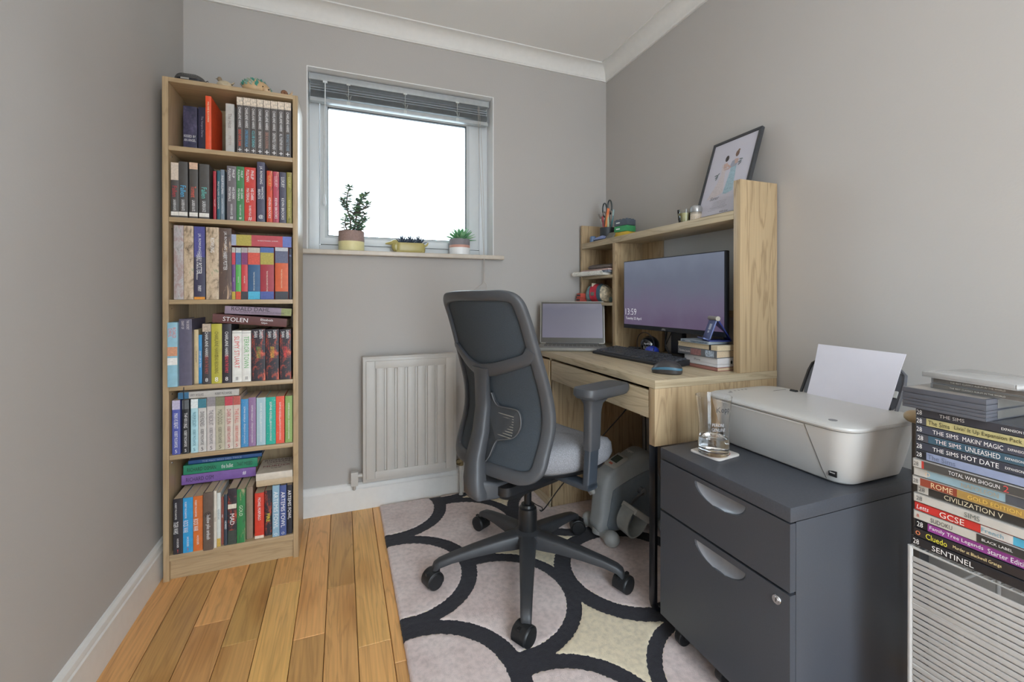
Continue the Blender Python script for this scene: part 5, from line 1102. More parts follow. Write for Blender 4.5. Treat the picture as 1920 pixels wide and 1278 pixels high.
q = MB(); mt_ = Matrix.Rotation(math.radians(-38), 4, 'X') @ Matrix.Rotation(.0, 4, 'Y'); q.box(-.034, .034, 0, .007, 0, .048, mat=mt_); q.build('wallet', M('#6e6c64', .6), wl, bev=.002)
# candle glass and jar
cg = thing('candle_glass', 'small clear glass holding a cream candle on the hutch top', 'candle', (1.945, -.800, TZ))
q = MB(); q.lathe([(.020, 0), (.024, .003), (.030, .055), (.0285, .055), (.023, .006), (.001, .005)], n=28); q.build('glass', glass_mat('clear_glass_thin', (.97, .98, .97, 1), solid=False), cg)
q = MB(); q.lathe([(.0222, .0062), (.0272, .040), (.001, .041)], n=24); q.build('wax', M('#a8a47c', .5), cg); MB().tube([(0, 0, .041), (.001, 0, .049)], .0008, 5).build('wick', CB, cg)
jr = thing('spice_jar', 'small jar with a domed silver lid and paper label on the hutch top', 'jar', (1.950, -.856, TZ))
q = MB(); q.lathe([(.020, 0), (.022, .003), (.022, .034), (.019, .038)], n=28); q.build('jar', M('#8c8478', .25), jr); q = MB(); q.lathe([(.0223, .006), (.0223, .028)], n=28); q.build('paper_label', M('#b4a898', .6, var=.2, nscale=300), jr)
q = MB(); q.lathe([(.0225, .036), (.0235, .040), (.0235, .052), (.020, .060), (.010, .064), (.001, .065)], n=28); q.build('lid', M('#a4a4a4', .3, metal=.6, k=1.1), jr)
j2 = thing('glass_lid', 'dull silver domed tin half hidden behind the candle glass', 'tin', (1.992, -.822, TZ))
q = MB(); q.lathe([(.024, 0), (.025, .003), (.025, .040), (.022, .055), (.012, .062), (.001, .064)], n=28); q.build('tin', M('#8e9092', .35, metal=.5, k=1.0), j2)
# framed print
A0 = Vector((1.948, -.846, TZ)); TLp = Vector((2.050, -.820, TZ + .310)); ux = Vector((-.002, -.222, .0)).normalized()
uz = (TLp - A0); FH = .335; uz -= ux * uz.dot(ux); uz.normalize(); uy = uz.cross(ux) * 1.0
FW = .226
pf = thing('framed_print', 'black framed print of two women in gowns leaning on the wall', 'picture', tuple(A0 + Vector((0, 0, .002))))
Mx = Matrix((ux, uy, uz)).transposed().to_4x4()      # local x right, y out of the back?, z up
def FP(q): q.v = [tuple(Mx @ Vector(v)) for v in q.v]; return q
sg = 1 if (Mx @ Vector((0, 1, 0))).x > 0 else -1
q = MB(); fwid, fd = .011, .014
for a_, b2_, c_, d_ in ((0, FW, 0, fwid), (0, FW, FH - fwid, FH), (0, fwid, fwid, FH - fwid), (FW - fwid, FW, fwid, FH - fwid)): q.box(a_, b2_, 0, sg * fd, c_, d_)
FP(q).build('frame', M('#3c3e42', .35, k=1.0), pf, bev=.0008)
FP(MB().box(fwid, FW - fwid, sg * .004, sg * .006, fwid, FH - fwid)).build('print_sheet', M('#b0aeb8', .5, k=1.3, var=.01), pf, smooth=False)
FP(MB().box(fwid - .001, FW - fwid + .001, sg * .006, sg * .0085, fwid - .001, FH - fwid + .001)).build('backing_board', M('#5a5048', .8, k=1.0), pf, smooth=False)
def flat_shape(poly, name, mat, lift=.0003):
    q = MB(); q.add([(x, sg * (.004 - lift), z_) for x, z_ in poly], [tuple(range(len(poly)))]); FP(q).build(name, mat, pf, smooth=False)
def oval(cx_, cz_, rx, rz, n=14, rot=0): return [(cx_ + rx * math.cos(a) * math.cos(rot) - rz * math.sin(a) * math.sin(rot), cz_ + rx * math.cos(a) * math.sin(rot) + rz * math.sin(a) * math.cos(rot)) for a in [2 * PI * i / n for i in range(n)]]
SKN = M('#a89088', .6); HR = M('#3c3634', .6); HR2 = M('#6a5448', .6); BLG = M('#8aa0aa', .6, var=.15, nscale=200); WHG = M('#b0a8aa', .6, var=.06, nscale=150); LFG = M('#646c70', .6)
flat_shape([(.074, .225), (.098, .228), (.104, .205), (.098, .185), (.104, .150), (.112, .100), (.070, .085), (.036, .082), (.052, .110), (.072, .150), (.080, .185)], 'white_gown', WHG)
flat_shape([(.120, .200), (.146, .205), (.148, .188), (.152, .150), (.158, .100), (.128, .092), (.112, .095), (.118, .150), (.122, .185)], 'blue_gown', BLG)
flat_shape([(.120, .228), (.140, .234), (.150, .222), (.146, .204), (.122, .200), (.116, .212)], 'blue_bodice', M('#8a8c98', .6), .0006)
flat_shape([(.082, .226), (.100, .228), (.100, .205), (.086, .205)], 'bare_back', SKN, .0006); flat_shape([(.132, .234), (.150, .232), (.150, .214), (.136, .212)], 'bare_back', SKN, .0009)
flat_shape([(.100, .222), (.106, .218), (.122, .206), (.118, .202), (.102, .210)], 'arm', SKN, .0009); flat_shape([(.088, .198), (.112, .196), (.122, .203), (.118, .207), (.108, .201), (.088, .202)], 'arm', SKN, .0010)
flat_shape(oval(.092, .247, .0085, .013), 'dark_hair', HR, .0007); flat_shape(oval(.138, .256, .0085, .0135), 'brown_hair', HR2, .0007); flat_shape(oval(.142, .269, .005, .005), 'hair_bun', HR2, .0009)
for (x_, z_, r_) in ((.060, .176, .5), (.066, .186, .8), (.056, .184, .2), (.062, .170, 1.1), (.158, .216, .3), (.162, .226, -.2), (.160, .208, .7)): flat_shape(oval(x_, z_, .009, .0028, 10, r_), 'bouquet_leaf', LFG, .0008)
INK = M('#55555c', .6, k=1.0)
def ftext(s_, x, z_, h, w_, shear=0):
    o = text(pf, s_, (x, 0, z_), (1, 0, 0), (0, 0, 1), h, w_, INK, 'print_lettering', shear=shear, normal_off=0)
    for v in o.data.vertices: v.co = Mx @ Vector((v.co.x, sg * .0035, v.co.z))
ftext('Sister', .078, .083, .014, .045, .3)
for i, ln in enumerate(('to my sister and my best friend on our special day', 'thank you for standing by my side from the first', 'day to this and for always being there to share', 'every joy and every tear along the way with me', 'I could not wish for a kinder truer heart beside', 'mine today tomorrow and for all the days to come', 'with all my love and thanks')):
    ftext(ln, .108 - (.030 if i == 6 else 0), .066 - i * .0058, .0030, .150 if i < 6 else .07)
ftext('With love', .140, .020, .007, .05, .4)

# ------------------------------------------------------------------ filing cabinet
CX0, CX1, CY0, CY1, CZ = 1.4975, 1.985, -1.5935, -1.1905, .5750
fc = thing('filing_cabinet', 'black two-drawer metal filing cabinet on castors with scooped handles', 'cabinet', (CX0, CY0, .0))
FW_, FD_ = CY1 - CY0, CX1 - CX0
CBK = M('#45484f', .38, k=1.0, spec=.55, var=.05, nscale=300); CBT = M('#44474e', .42, k=1.0, spec=.6, var=.10, nscale=200)
MB().box(.0, FD_, 0, FW_, .5435, CZ).build('top_panel', CBT, fc, bev=.003)
q = MB(); q.box(.017, FD_, 0, .0015, .0865, .543).box(.017, FD_, FW_ - .0015, FW_, .0865, .543).box(.017, FD_, 0, FW_, .0865, .090).box(FD_ - .002, FD_, 0, FW_, .0865, .543).box(.0172, .030, .0015, FW_ - .0015, .380, .392)
q.build('carcass', CBK, fc, bev=.0006)
def drawer_front(z0_, z1_, hz):
    """front with a pressed half-moon finger scoop"""
    q = MB(); y0_, y1_ = .001, FW_ - .001
    ny_, nz_ = 90, 44; ycs, rw_, rh_ = FW_ * .5 + .0, .078, .040
    ycs = -1.405 - CY0
    grid = []
    for j in range(nz_ + 1):
        row = []
        for i in range(ny_ + 1):
            y_ = y0_ + (y1_ - y0_) * i / ny_; z_ = z0_ + (z1_ - z0_) * j / nz_
            row.append((y_, z_))
        grid.append(row)
    # local dense patch for the scoop
    vs = []; fs = []
    zt_ = hz; zb_ = hz - rh_ - .004; ya, yb = ycs - rw_ - .004, ycs + rw_ + .004
    def quad(a, b_, c_, d_): o = len(vs); vs.extend([a, b_, c_, d_]); fs.append((o, o + 1, o + 2, o + 3))
    X = 0.0
    quad((X, y0_, z0_), (X, y1_, z0_), (X, y1_, zb_), (X, y0_, zb_)); quad((X, y0_, zt_ + .001), (X, y1_, zt_ + .001), (X, y1_, z1_), (X, y0_, z1_))
    quad((X, y0_, zb_), (X, ya, zb_), (X, ya, zt_ + .001), (X, y0_, zt_ + .001)); quad((X, yb, zb_), (X, y1_, zb_), (X, y1_, zt_ + .001), (X, yb, zt_ + .001))
    n1, n2 = 56, 30; o = len(vs)
    for j in range(n2 + 1):
        z_ = zb_ + (zt_ + .001 - zb_) * j / n2
        for i in range(n1 + 1):
            y_ = ya + (yb - ya) * i / n1
            u_ = (y_ - ycs) / rw_; v_ = (zt_ - z_) / rh_; r2 = u_ * u_ + v_ * v_
            d_ = 0.0
            if r2 < 1 and z_ <= zt_: d_ = .016 * (1 - r2) ** .5 if r2 < 1 else 0
            vs.append((X + d_, y_, z_))
    for j in range(n2):
        for i in range(n1): fs.append((o + j * (n1 + 1) + i, o + j * (n1 + 1) + i + 1, o + (j + 1) * (n1 + 1) + i + 1, o + (j + 1) * (n1 + 1) + i))
    q.add(vs, fs)
    q2 = MB(); q2.add([(X, y0_, z0_), (X, y1_, z0_), (X, y1_, z1_), (X, y0_, z1_), (.0168, y0_, z0_), (.0168, y1_, z0_), (.0168, y1_, z1_), (.0168, y0_, z1_)], [(0, 1, 5, 4), (2, 3, 7, 6), (1, 2, 6, 5), (3, 0, 4, 7), (4, 5, 6, 7)])
    q.add(q2.v, q2.f)
    o_ = q.build('drawer', CBK, fc, ang=.5)
    return o_
d1 = drawer_front(.3965, .5405, .529); d2 = drawer_front(.0865, .3900, .374)
HSC = M('#86898f', .35, metal=.2, k=1.25)
for d_, hz in ((d1, .529), (d2, .374)):
    q = MB(); pts_ = []
    ycs = -1.405 - CY0
    rs = []
    for j in range(9):
        v_ = .02 + .95 * j / 8; half = math.sqrt(max(0, 1 - v_ * v_)) * .97
        rs.append([(.016 * math.sqrt(max(0, 1 - (half * k / 8 - 0) ** 2 * 1 - v_ * v_)) - .0007, ycs + .078 * half * k / 8, hz - .040 * v_) for k in range(-8, 9)])
    q.rings(rs, closed=False); q.build('scoop_handle', HSC, d_)
q = MB(); q.lathe([(.0095, -.0035), (.0105, -.0015), (.0105, .0005)], (0, -1.5635 - CY0, .366), 24, ax='x'); q.lathe([(.0058, -.0045), (.0062, -.0035)], (0, -1.5635 - CY0, .366), 16, ax='x'); lk = q.build('lock', CHROME, d2)
MB().box(-.0052, -.0044, -1.5635 - CY0 - .0007, -1.5635 - CY0 + .0007, .3625, .3695).build('keyhole', M('#101010', .5, k=1.0), d2)
for x_, y_ in ((.045, .045), (.045, FW_ - .045), (FD_ - .05, .045), (FD_ - .05, FW_ - .045), (.055, FW_ * .5 + .02)):
    q = MB(); q.lathe([(.022, -.011), (.024, -.009), (.024, .009), (.022, .011)], (x_, y_, .0245 + .0145), 20, ax='y'); q.box(x_ - .018, x_ + .012, y_ - .015, y_ + .015, .050, .086); q.lathe([(.004, -.016), (.004, .016)], (x_, y_, .039), 8, ax='y')
    q.build('castor', M('#15161a', .4, k=1.0), fc, bev=.001)

# ------------------------------------------------------------------ printer and paper
PX, PY = 1.800, -1.400
pt = thing('printer', 'off-white inkjet printer with a rear paper tray on the filing cabinet', 'printer', (PX, PY, CZ + .0004))
PW = M('#a6a5a3', .32, k=1.38, var=.01); PW2 = M('#9e9d9b', .4, k=1.3, var=.01); SEAM = M('#4c4a48', .6, k=1.0)
def prr(x0_, x1_, y0_, y1_, r_, z_): return rrect(x0_, x1_, y0_, y1_, r_, z_, 8)
MB().rings([prr(-.085, .130, -.165, .175, .035, 0), prr(-.092, .132, -.172, .182, .038, .004), prr(-.094, .133, -.174, .184, .040, .006)]).build('foot_rim', PW2, pt)
body = [prr(-.094, .133, -.174, .184, .040, .006), prr(-.104, .135, -.182, .192, .042, .03), prr(-.118, .138, -.193, .202, .045, .075), prr(-.132, .140, -.203, .208, .048, .120), prr(-.136, .141, -.206, .209, .048, .136)]
MB().rings(body).build('body', PW, pt)
MB().rings([prr(-.134, .140, -.204, .207, .048, .136), prr(-.134, .140, -.204, .207, .048, .1385)]).build('lid_seam', SEAM, pt)
lid = [prr(-.140, .143, -.210, .211, .050, .1385), prr(-.143, .144, -.212, .213, .052, .143), prr(-.142, .144, -.211, .212, .052, .1475), prr(-.135, .141, -.204, .206, .048, .1510), prr(-.110, .13, -.18, .18, .04, .1525)]
MB().rings(lid).build('lid', PW, pt)
# front door seam: slanted line and long lip with its highlight painted pale
q = MB()
def fx(z_, y_=0):
    # front surface x at height z
    zz = [.006, .03, .075, .12, .136]; xx = [-.094, -.104, -.118, -.132, -.136]
    for i in range(4):
        if z_ <= zz[i + 1]: return xx[i] + (xx[i + 1] - xx[i]) * (z_ - zz[i]) / (zz[i + 1] - zz[i])
    return xx[-1]
q.tube([(fx(z_) - .0002, -.104 - (.135 - z_) * .20, z_) for z_ in (.135, .11, .08, .05, .03, .008)], .0008, 6)
q.build('door_seam', SEAM, pt)
MB().tube([(fx(.132) - .0008, .160, .1325), (fx(.132) - .0008, -.100, .1325)], .0013, 6).build('door_lip_highlight', M('#e0deda', .2, k=1.0), pt)
q = MB(); q.box(fx(.028) - .0012, fx(.028) + .002, -.158, -.140, .020, .034); q.build('memory_slot', M('#1c1c1e', .4, k=1.0), pt, bev=.0006)
MB().box(fx(.028) - .0016, fx(.028) - .0010, -.155, -.143, .028, .030).build('slot_label', M('#c8c8c8', .4, k=1.0), pt)
q = MB(); q.prism([(-.104 + .009 * math.cos(a), -.150 + .009 * math.sin(a)) for a in [2 * PI * i / 20 for i in range(20)]], 'xy', .1524, .1531); q.build('round_emblem', M('#6a6a6c', .4, k=1.0), pt)
q = MB()
for x_, y_, w_ in ((-.072, .176, .008), (-.050, .178, .005), (-.034, .179, .005), (-.018, .180, .005), (-.002, .181, .006)): q.box(x_, x_ + w_, y_ - .005, y_ + .002, .1512, .1526)
q.box(-.088, -.074, .160, .165, .1520, .1528); q.build('button', M('#4c4c50', .4, k=1.0), pt)
q = MB(); q.box(.062, .115, .131, .134, .1522, .1528); q.build('vent_slot', M('#6a6866', .5, k=1.0), pt)
# rear paper support with side arms
TRY = M('#5c5e64', .35, k=1.1); TRD = M('#1e1f22', .4, k=1.0)
lean = math.radians(28); TM = Matrix.Translation((.118, 0, .150)) @ Matrix.Rotation(lean, 4, 'Y')
q = MB()
q.rings([[tuple(TM @ Vector((x_, y_, z_))) for y_, z_, _ in rrect(-.148, .090, 0, .112, .022, 0)] for x_ in (.010, .013)])
q.build('paper_support', TRY, pt)
def arm(y_, sg_):
    q = MB(); path = [(0, y_, -.004), (.0, y_, .03), (.0, y_, .080), (.0, y_ - sg_ * .004, .104), (.0, y_ - sg_ * .018, .117), (0, y_ - sg_ * .034, .119)]
    q.tube([tuple(TM @ Vector((p0 + .010, p1, p2))) for p0, p1, p2 in path], .0042, 8); return q
q = arm(.095, 1); q.build('side_arm', TRD, pt); q = arm(-.153, -1); q.build('side_arm', TRY, pt)
q = MB(); q.box(.004, .009, -.146, -.138, .040, .058, mat=TM); q.build('size_mark', M('#b8b8b4', .4), pt)
q = MB(); q.add([tuple(TM @ Vector(v)) for v in [(.003, -.148, -.004), (.003, -.118, -.004), (.003, -.126, .016), (.003, -.134, .024), (.009, -.148, -.004), (.009, -.118, -.004), (.009, -.126, .016), (.009, -.134, .024)]], [(0, 1, 2, 3), (4, 7, 6, 5), (0, 4, 5, 1), (1, 5, 6, 2), (2, 6, 7, 3), (3, 7, 4, 0)]); q.build('paper_guide', TRD, pt)
MB().lathe([(.006, -.01), (.006, .01)], (.112, .104, .152), 12, ax='y').build('arm_hinge', TRD, pt)
sh = MB(); PTM = Matrix.Translation((PX + .1165, PY, CZ + .1540)) @ Matrix.Rotation(math.radians(15), 4, 'Y')
rs = []
for j in range(13):
    z_ = .148 * j / 12; row = []
    for i in range(9):
        y_ = -.140 + .210 * i / 8 - .018 * j / 12; u_ = i / 8; v_ = j / 12
        cx_ = .004 - .002 * v_ - .016 * (max(0, v_ - .5) ** 1.6) * u_ + .010 * (max(0, v_ - .75)) * (1 - u_)
        row.append(tuple(PTM @ Vector((cx_, y_ + (.006 * v_ if i == 8 else 0), z_ + (.003 * u_ * v_)))))
    rs.append(row)
back = [[(x + .0022, y, z - .0008) for x, y, z in r_] for r_ in rs]
n1 = 9; n2 = 13
vs = [p_ for r_ in rs for p_ in r_] + [p_ for r_ in back for p_ in r_]; o2 = n1 * n2; fs = []
for j in range(n2 - 1):
    for i in range(n1 - 1):
        a = j * n1 + i; fs += [(a, a + 1, a + 1 + n1, a + n1), (o2 + a, o2 + a + n1, o2 + a + 1 + n1, o2 + a + 1)]
for j in range(n2 - 1):
    for i in (0, n1 - 1): a = j * n1 + i; fs.append((a, a + n1, o2 + a + n1, o2 + a))
for i in range(n1 - 1):
    for j in (0, n2 - 1): a = j * n1 + i; fs.append((a, a + 1, o2 + a + 1, o2 + a))
sh.add(vs, fs); o = sh.build('paper_sheets', M('#c0bec6', .6, k=1.35, var=.01)); tag(o, 'sheaf of blank white paper standing in the printer tray', 'paper')

# ------------------------------------------------------------------ glass, water, coaster
co = thing('coaster', 'square white coaster with rounded corners on the cabinet', 'coaster', (1.603, -1.290, CZ + .0003), (0, 0, math.radians(8)))
MB().rings([rrect(-.046, .046, -.046, .046, .010, 0), rrect(-.0475, .0475, -.0475, .0475, .011, .001), rrect(-.0475, .0475, -.0475, .0475, .011, .0045), rrect(-.046, .046, -.046, .046, .010, .0055)]).build('coaster', M('#bcb8b4', .4, k=1.3), co)
q = MB(); q.lathe([(.040, .0054), (.040, .0059), (.037, .0059), (.037, .0054)], n=28); q.build('printed_ring', M('#b07a70', .5), co)
dgx = thing('drinking_glass', 'flared clear glass a third full of water on the white coaster', 'glass', (1.592, -1.297, CZ + .0060))
GL = glass_mat('drinking_glass', (1, 1, 1, 1), 1.45)
o_p = [(.001, 0), (.0385, 0), (.0402, .003), (.0405, .040), (.0390, .080), (.0430, .125), (.0470, .160)]
i_p = [(.0462, .1600), (.0416, .125), (.0376, .080), (.0391, .040), (.0388, .012), (.034, .009), (.001, .009)]
MB().lathe(o_p + i_p, n=40).build('glass_wall', GL, dgx, ang=1.0)
MB().lathe([(.001, .0093), (.0338, .0093), (.0386, .0123), (.0389, .040), (.0387, .046), (.001, .046)], n=40).build('water', glass_mat('water', (.98, .99, 1, 1), 1.33), dgx)
KP = M('#34343a', .5, k=1.0); KP2 = M('#b8b8bc', .5, k=1.0)
def ctext(s_, zc_, h_, ang0, rad, mat_, wid):
    o = text(dgx, s_, (0, 0, 0), (1, 0, 0), (0, 0, 1), h_, wid, mat_, 'printed_lettering', normal_off=0)
    for v in o.data.vertices:
        a = ang0 + v.co.x / rad; v.co = Vector((rad * math.cos(a), rad * math.sin(a), zc_ + v.co.z))
va = math.atan2(-2.2403 + 1.297, .6254 - 1.592)
ctext('Kopp', .128, .020, va + .62, .0438, KP, .040); ctext('PERONI', .088, .009, va + .30, .0400, KP2, .030); ctext('GENUINE', .075, .009, va + .34, .0396, KP2, .036)
# ------------------------------------------------------------------ office chair
CHX, CHY, CHA = 1.26, -.755, math.radians(20)
ch = thing('office_chair', 'dark grey mesh-backed swivel chair with a light grey seat on a five-star base', 'chair', (CHX, CHY, .0135), (0, 0, CHA))
# local: +x forwards (towards the desk), +y the sitter's left, z above the rug
CP = M('#4a4c50', .42, k=1.05, spec=.5, var=.03); CPD = M('#232427', .4, k=1.0, spec=.5); MESHC = M('#464d54', .85, k=1.0, var=.25, nscale=900, bmp=.5, spec=.2)
z0c = .0135
ZZ = [1.04, 1.03, 1.0, .95, .9, .85, .8, .75, .7, .65, .6, .55, .5, .45, .4, .35]; BB = [.272, .268, .258, .237, .221, .206, .191, .175, .161, .154, .155, .167, .188, .205, .220, .232]
def interp(x, xs, ys):
    if x >= xs[0]: return ys[0]
    for i in range(len(xs) - 1):
        if x >= xs[i + 1]: return ys[i + 1] + (ys[i] - ys[i + 1]) * (x - xs[i + 1]) / (xs[i] - xs[i + 1])
    return ys[-1]
def bz(z): return (interp(z + .02, ZZ, BB) + interp(z, ZZ, BB) * 2 + interp(z - .02, ZZ, BB)) / 4
def surf(s_, z, off=0.0): return Vector((-(bz(z) - .05 * (s_ / .235) ** 2) - off, s_, z - z0c))
def cat(P, n=8, closed=False):
    out = []; L = len(P)
    for i in range(L if closed else L - 1):
        g = lambda k: P[k % L] if closed else P[min(max(k, 0), L - 1)]
        p0, p1, p2, p3 = g(i - 1), g(i), g(i + 1), g(i + 2)
        for j in range(n):
            t_ = j / n
            out.append(tuple(.5 * ((2 * b) + (-a + c_) * t_ + (2 * a - 5 * b + 4 * c_ - d) * t_ ** 2 + (-a + 3 * b - 3 * c_ + d) * t_ ** 3) for a, b, c_, d in zip(p0, p1, p2, p3)))
    if not closed: out.append(tuple(P[-1]))
    return out
def ribbon(pts, th=.020, off=0.0, closed=False, n=8, rnd=.25):
    """pts: (s, z, halfwidth): bar lying in the surface of the back"""
    P = cat(pts, n, closed); L = len(P); q = MB(); rs = []
    for i, (s_, z, w_) in enumerate(P):
        a = P[(i + 1) % L] if closed else P[min(i + 1, L - 1)]; b_ = P[i - 1] if (closed or i > 0) else P[0]
        d_ = Vector((a[0] - b_[0], a[1] - b_[1])); d_.normalize(); nx_, nz_ = -d_.y, d_.x
        ring = []
        for u, h in ((-1, 0), (-1 + rnd * .4, .35), (-.55, .5), (.55, .5), (1 - rnd * .4, .35), (1, 0), (1 - rnd * .4, -.35), (.55, -.5), (-.55, -.5), (-1 + rnd * .4, -.35)):
            ring.append(tuple(surf(s_ + nx_ * w_ * u, z + nz_ * w_ * u, off + th * h)))
        rs.append(ring)
    q.rings(rs, loop=closed); return q
rim = [(0, 1.020, .017), (.10, 1.018, .017), (.175, 1.010, .017), (.208, .985, .015), (.212, .94, .014), (.212, .88, .014), (.216, .80, .015), (.222, .70, .015), (.226, .62, .015), (.223, .54, .016), (.205, .47, .018), (.17, .450, .019), (.10, .448, .019), (0, .448, .019), (-.10, .450, .019), (-.172, .452, .020), (-.210, .478, .020), (-.214, .54, .018), (-.217, .62, .018), (-.214, .70, .017), (-.209, .80, .017), (-.204, .88, .017), (-.200, .95, .017), (-.192, 1.000, .018), (-.160, 1.018, .018), (-.08, 1.020, .017)]
q = ribbon(rim, .024, 0, True)
qq = ribbon([(.218, .835, .012), (.190, .825, .017), (.150, .800, .021), (.100, .775, .023), (.050, .765, .024), (0, .768, .023), (-.060, .782, .021), (-.120, .800, .020), (-.180, .822, .019), (-.205, .850, .018)], .022, .004); q.add(qq.v, qq.f)
q.build('back_frame', CP, ch, ang=.9)
# rear spine
def spine():
    q = MB(); rs = []
    for s_, z, w_, of, th in ((.050, .775, .050, .010, .024), (.052, .745, .040, .014, .026), (.055, .70, .036, .022, .030), (.052, .64, .034, .028, .034), (.046, .56, .034, .032, .038), (.034, .48, .036, .034, .044), (.016, .42, .040, .030, .050), (.004, .380, .038, .022, .056), (-.002, .362, .032, .014, .046), (-.002, .356, .020, .008, .03)):
        ring = []
        for u, h in ((-1, -.1), (-1, .30), (-.75, .5), (.75, .5), (1, .30), (1, -.1), (.8, -.5), (-.8, -.5)): ring.append(tuple(surf(s_ + w_ * u, z, of + th * h)))
        rs.append(ring)
    q.rings(rs); return q
q = spine(); q.v = [tuple(Vector(v) + Vector((0, -.018, 0))) for v in q.v]
q.build('back_spine', CP, ch, ang=.9)
# mesh panel filling the frame
q = MB(); rs = []
for z in [.455 + (1.015 - .455) * j / 34 for j in range(35)]:
    hw = min(.214, interp(z, [1.02, 1.0, .97, .5, .46, .45], [.16, .19, .205, .21, .19, .16]))
    rs.append([tuple(surf(-hw + 2 * hw * i / 22, z, .0 - .004)) for i in range(23)])
q.rings(rs, closed=False); mp_ = q.build('back_mesh', MESHC, ch, ang=2)
sm = mp_.modifiers.new('thickness', 'SOLIDIFY'); sm.thickness = .003
# lumbar support seen through the mesh
lum = M('#57585a', .45, k=1.05)
P2 = [(-.002, .690), (-.012, .665), (-.030, .650), (-.070, .650), (-.114, .648), (-.128, .625), (-.128, .590), (-.108, .560), (-.060, .545), (-.040, .535), (-.030, .490), (-.018, .470), (.06, .47), (.07, .56), (.07, .64), (.05, .69)]
q = MB(); n_ = len(P2); q.add([tuple(surf(s_, z, .010)) for s_, z in P2] + [tuple(surf(s_, z, .002)) for s_, z in P2], [tuple(range(n_)), tuple(range(2 * n_ - 1, n_ - 1, -1))] + [(i, (i + 1) % n_, n_ + (i + 1) % n_, n_ + i) for i in range(n_)])
q.build('lumbar_pad', M('#3e4145', .6, k=1.0), ch, smooth=False)
q = MB(); q.tube([tuple(surf(s_, z, .012)) for s_, z in cat([(p[0], p[1]) for p in P2[:12]], 4)], .0022, 6); q.build('lumbar_rim', lum, ch)
q = MB()
for i in range(9):
    z = .560 + i * .0085; q.tube([tuple(surf(s_, z + .10 * (s_ + .02) * .4, .0125)) for s_ in (-.018, -.045, -.075, -.102)], .0017, 6)
q.build('lumbar_rib', M('#8a8880', .5, k=1.0), ch)
# seat
SEATF = M('#919297', .95, k=1.05, var=.30, nscale=420, bmp=.7, spec=.15)
def seat_ring(z, kx, ky, dx=0):
    out = []
    for i in range(44):
        a = 2 * PI * i / 44; x_ = math.copysign(abs(math.cos(a)) ** .62, math.cos(a)); y_ = math.copysign(abs(math.sin(a)) ** .62, math.sin(a))
        X_ = .215 * x_ * kx + .075 + dx; Y_ = .232 * y_ * ky * (1 - .16 * (x_ < 0) * abs(x_))
        zz = z + (.012 * abs(y_) ** 2 - .006) * (z > .46) - (.030 * max(0, x_ - .4) ** 2 * 2.2) * (z > .45) + .010 * (1 - x_) * .5
        out.append((X_ + .005, Y_, zz - z0c))
    return out
MB().rings([seat_ring(.418, .90, .90), seat_ring(.430, .965, .965), seat_ring(.455, 1.0, 1.0), seat_ring(.486, .985, .985), seat_ring(.502, .93, .93), seat_ring(.508, .80, .80), seat_ring(.507, .5, .5), seat_ring(.505, .15, .15)]).build('seat_cushion', SEATF, ch, ang=2)
MB().rings([seat_ring(.392, .70, .72), seat_ring(.404, .86, .88), seat_ring(.418, .915, .915), seat_ring(.424, .90, .90)]).build('seat_shell', CPD, ch, ang=1)
# mechanism and link to the back
q = MB(); q.rings([rrect(-.17, .10, -.080, .080, .03, .345 - z0c), rrect(-.19, .12, -.095, .095, .03, .365 - z0c), rrect(-.19, .12, -.095, .095, .03, .393 - z0c)]); q.build('tilt_mechanism', CPD, ch)
q = MB(); q.rings([[(x_, y_, z_) for y_, z_, _ in rrect(-w_, w_, zl - z0c, zh - z0c, .012, 0)] for x_, w_, zl, zh in ((-.255, .030, .362, .420), (-.235, .045, .352, .418), (-.19, .060, .350, .404), (-.12, .060, .352, .398))]); q.build('back_bracket', CP, ch)
# arms
for s_, nm in ((-1, 'arm_rest'), (1, 'arm_rest')):
    ax_, ay = .035, s_ * .268
    q = MB(); rs = []
    for z_, k_ in ((.686, .80), (.690, .92), (.700, 1.0), (.716, 1.0), (.722, .97), (.7225, .85)):
        rs.append([(ax_ + .055 + x_ * k_ + .004, ay + (y_ + (.010 if x_ > 0 else 0) * s_ * 0) * k_, z_ - z0c) for x_, y_, _ in rrect(-.118, .106, -.044, .044, .030, 0, 6)])
    pad = q.rings(rs).build(nm, CP, ch)
    q = MB(); q.rings([[(ax_ + x_ * kx + dx, ay + y_ * ky, z_ - z0c) for x_, y_, _ in rrect(-.030, .030, -.017, .017, .010, 0, 5)] for z_, kx, ky, dx in ((.520, .86, .95, .0), (.530, .95, 1.0, .0), (.640, 1.0, 1.0, .004), (.668, 1.15, 1.1, .008), (.690, 1.9, 1.7, .018))]); q.build('arm_sleeve', CP, pad)
    q = MB(); q.rings([[(ax_ + x_ + dx, ay + y_, z_ - z0c) for x_, y_, _ in rrect(-.024, .024, -.013, .013, .006, 0, 4)] for z_, dx in ((.400, -.012), (.44, -.008), (.525, 0))])
    q.rings([[(ax_ - .012 + x_, yy, zz_ - z0c + z_) for x_, z_, _ in rrect(-.024, .024, -.010, .010, .006, 0, 4)] for yy, zz_ in ((ay + s_ * .013, .404), (ay - s_ * .02, .400), (s_ * .15, .400), (s_ * .07, .398))])
    q.build('arm_post', M('#3c434c', .4, k=1.05), pad)
    q = MB(); q.tube([(ax_ + .034, ay - .002, .645 - z0c), (ax_ + .033, ay - .002, .600 - z0c), (ax_ + .032, ay - .002, .560 - z0c)], .004, 6); q.build('height_slot', CPD, pad)
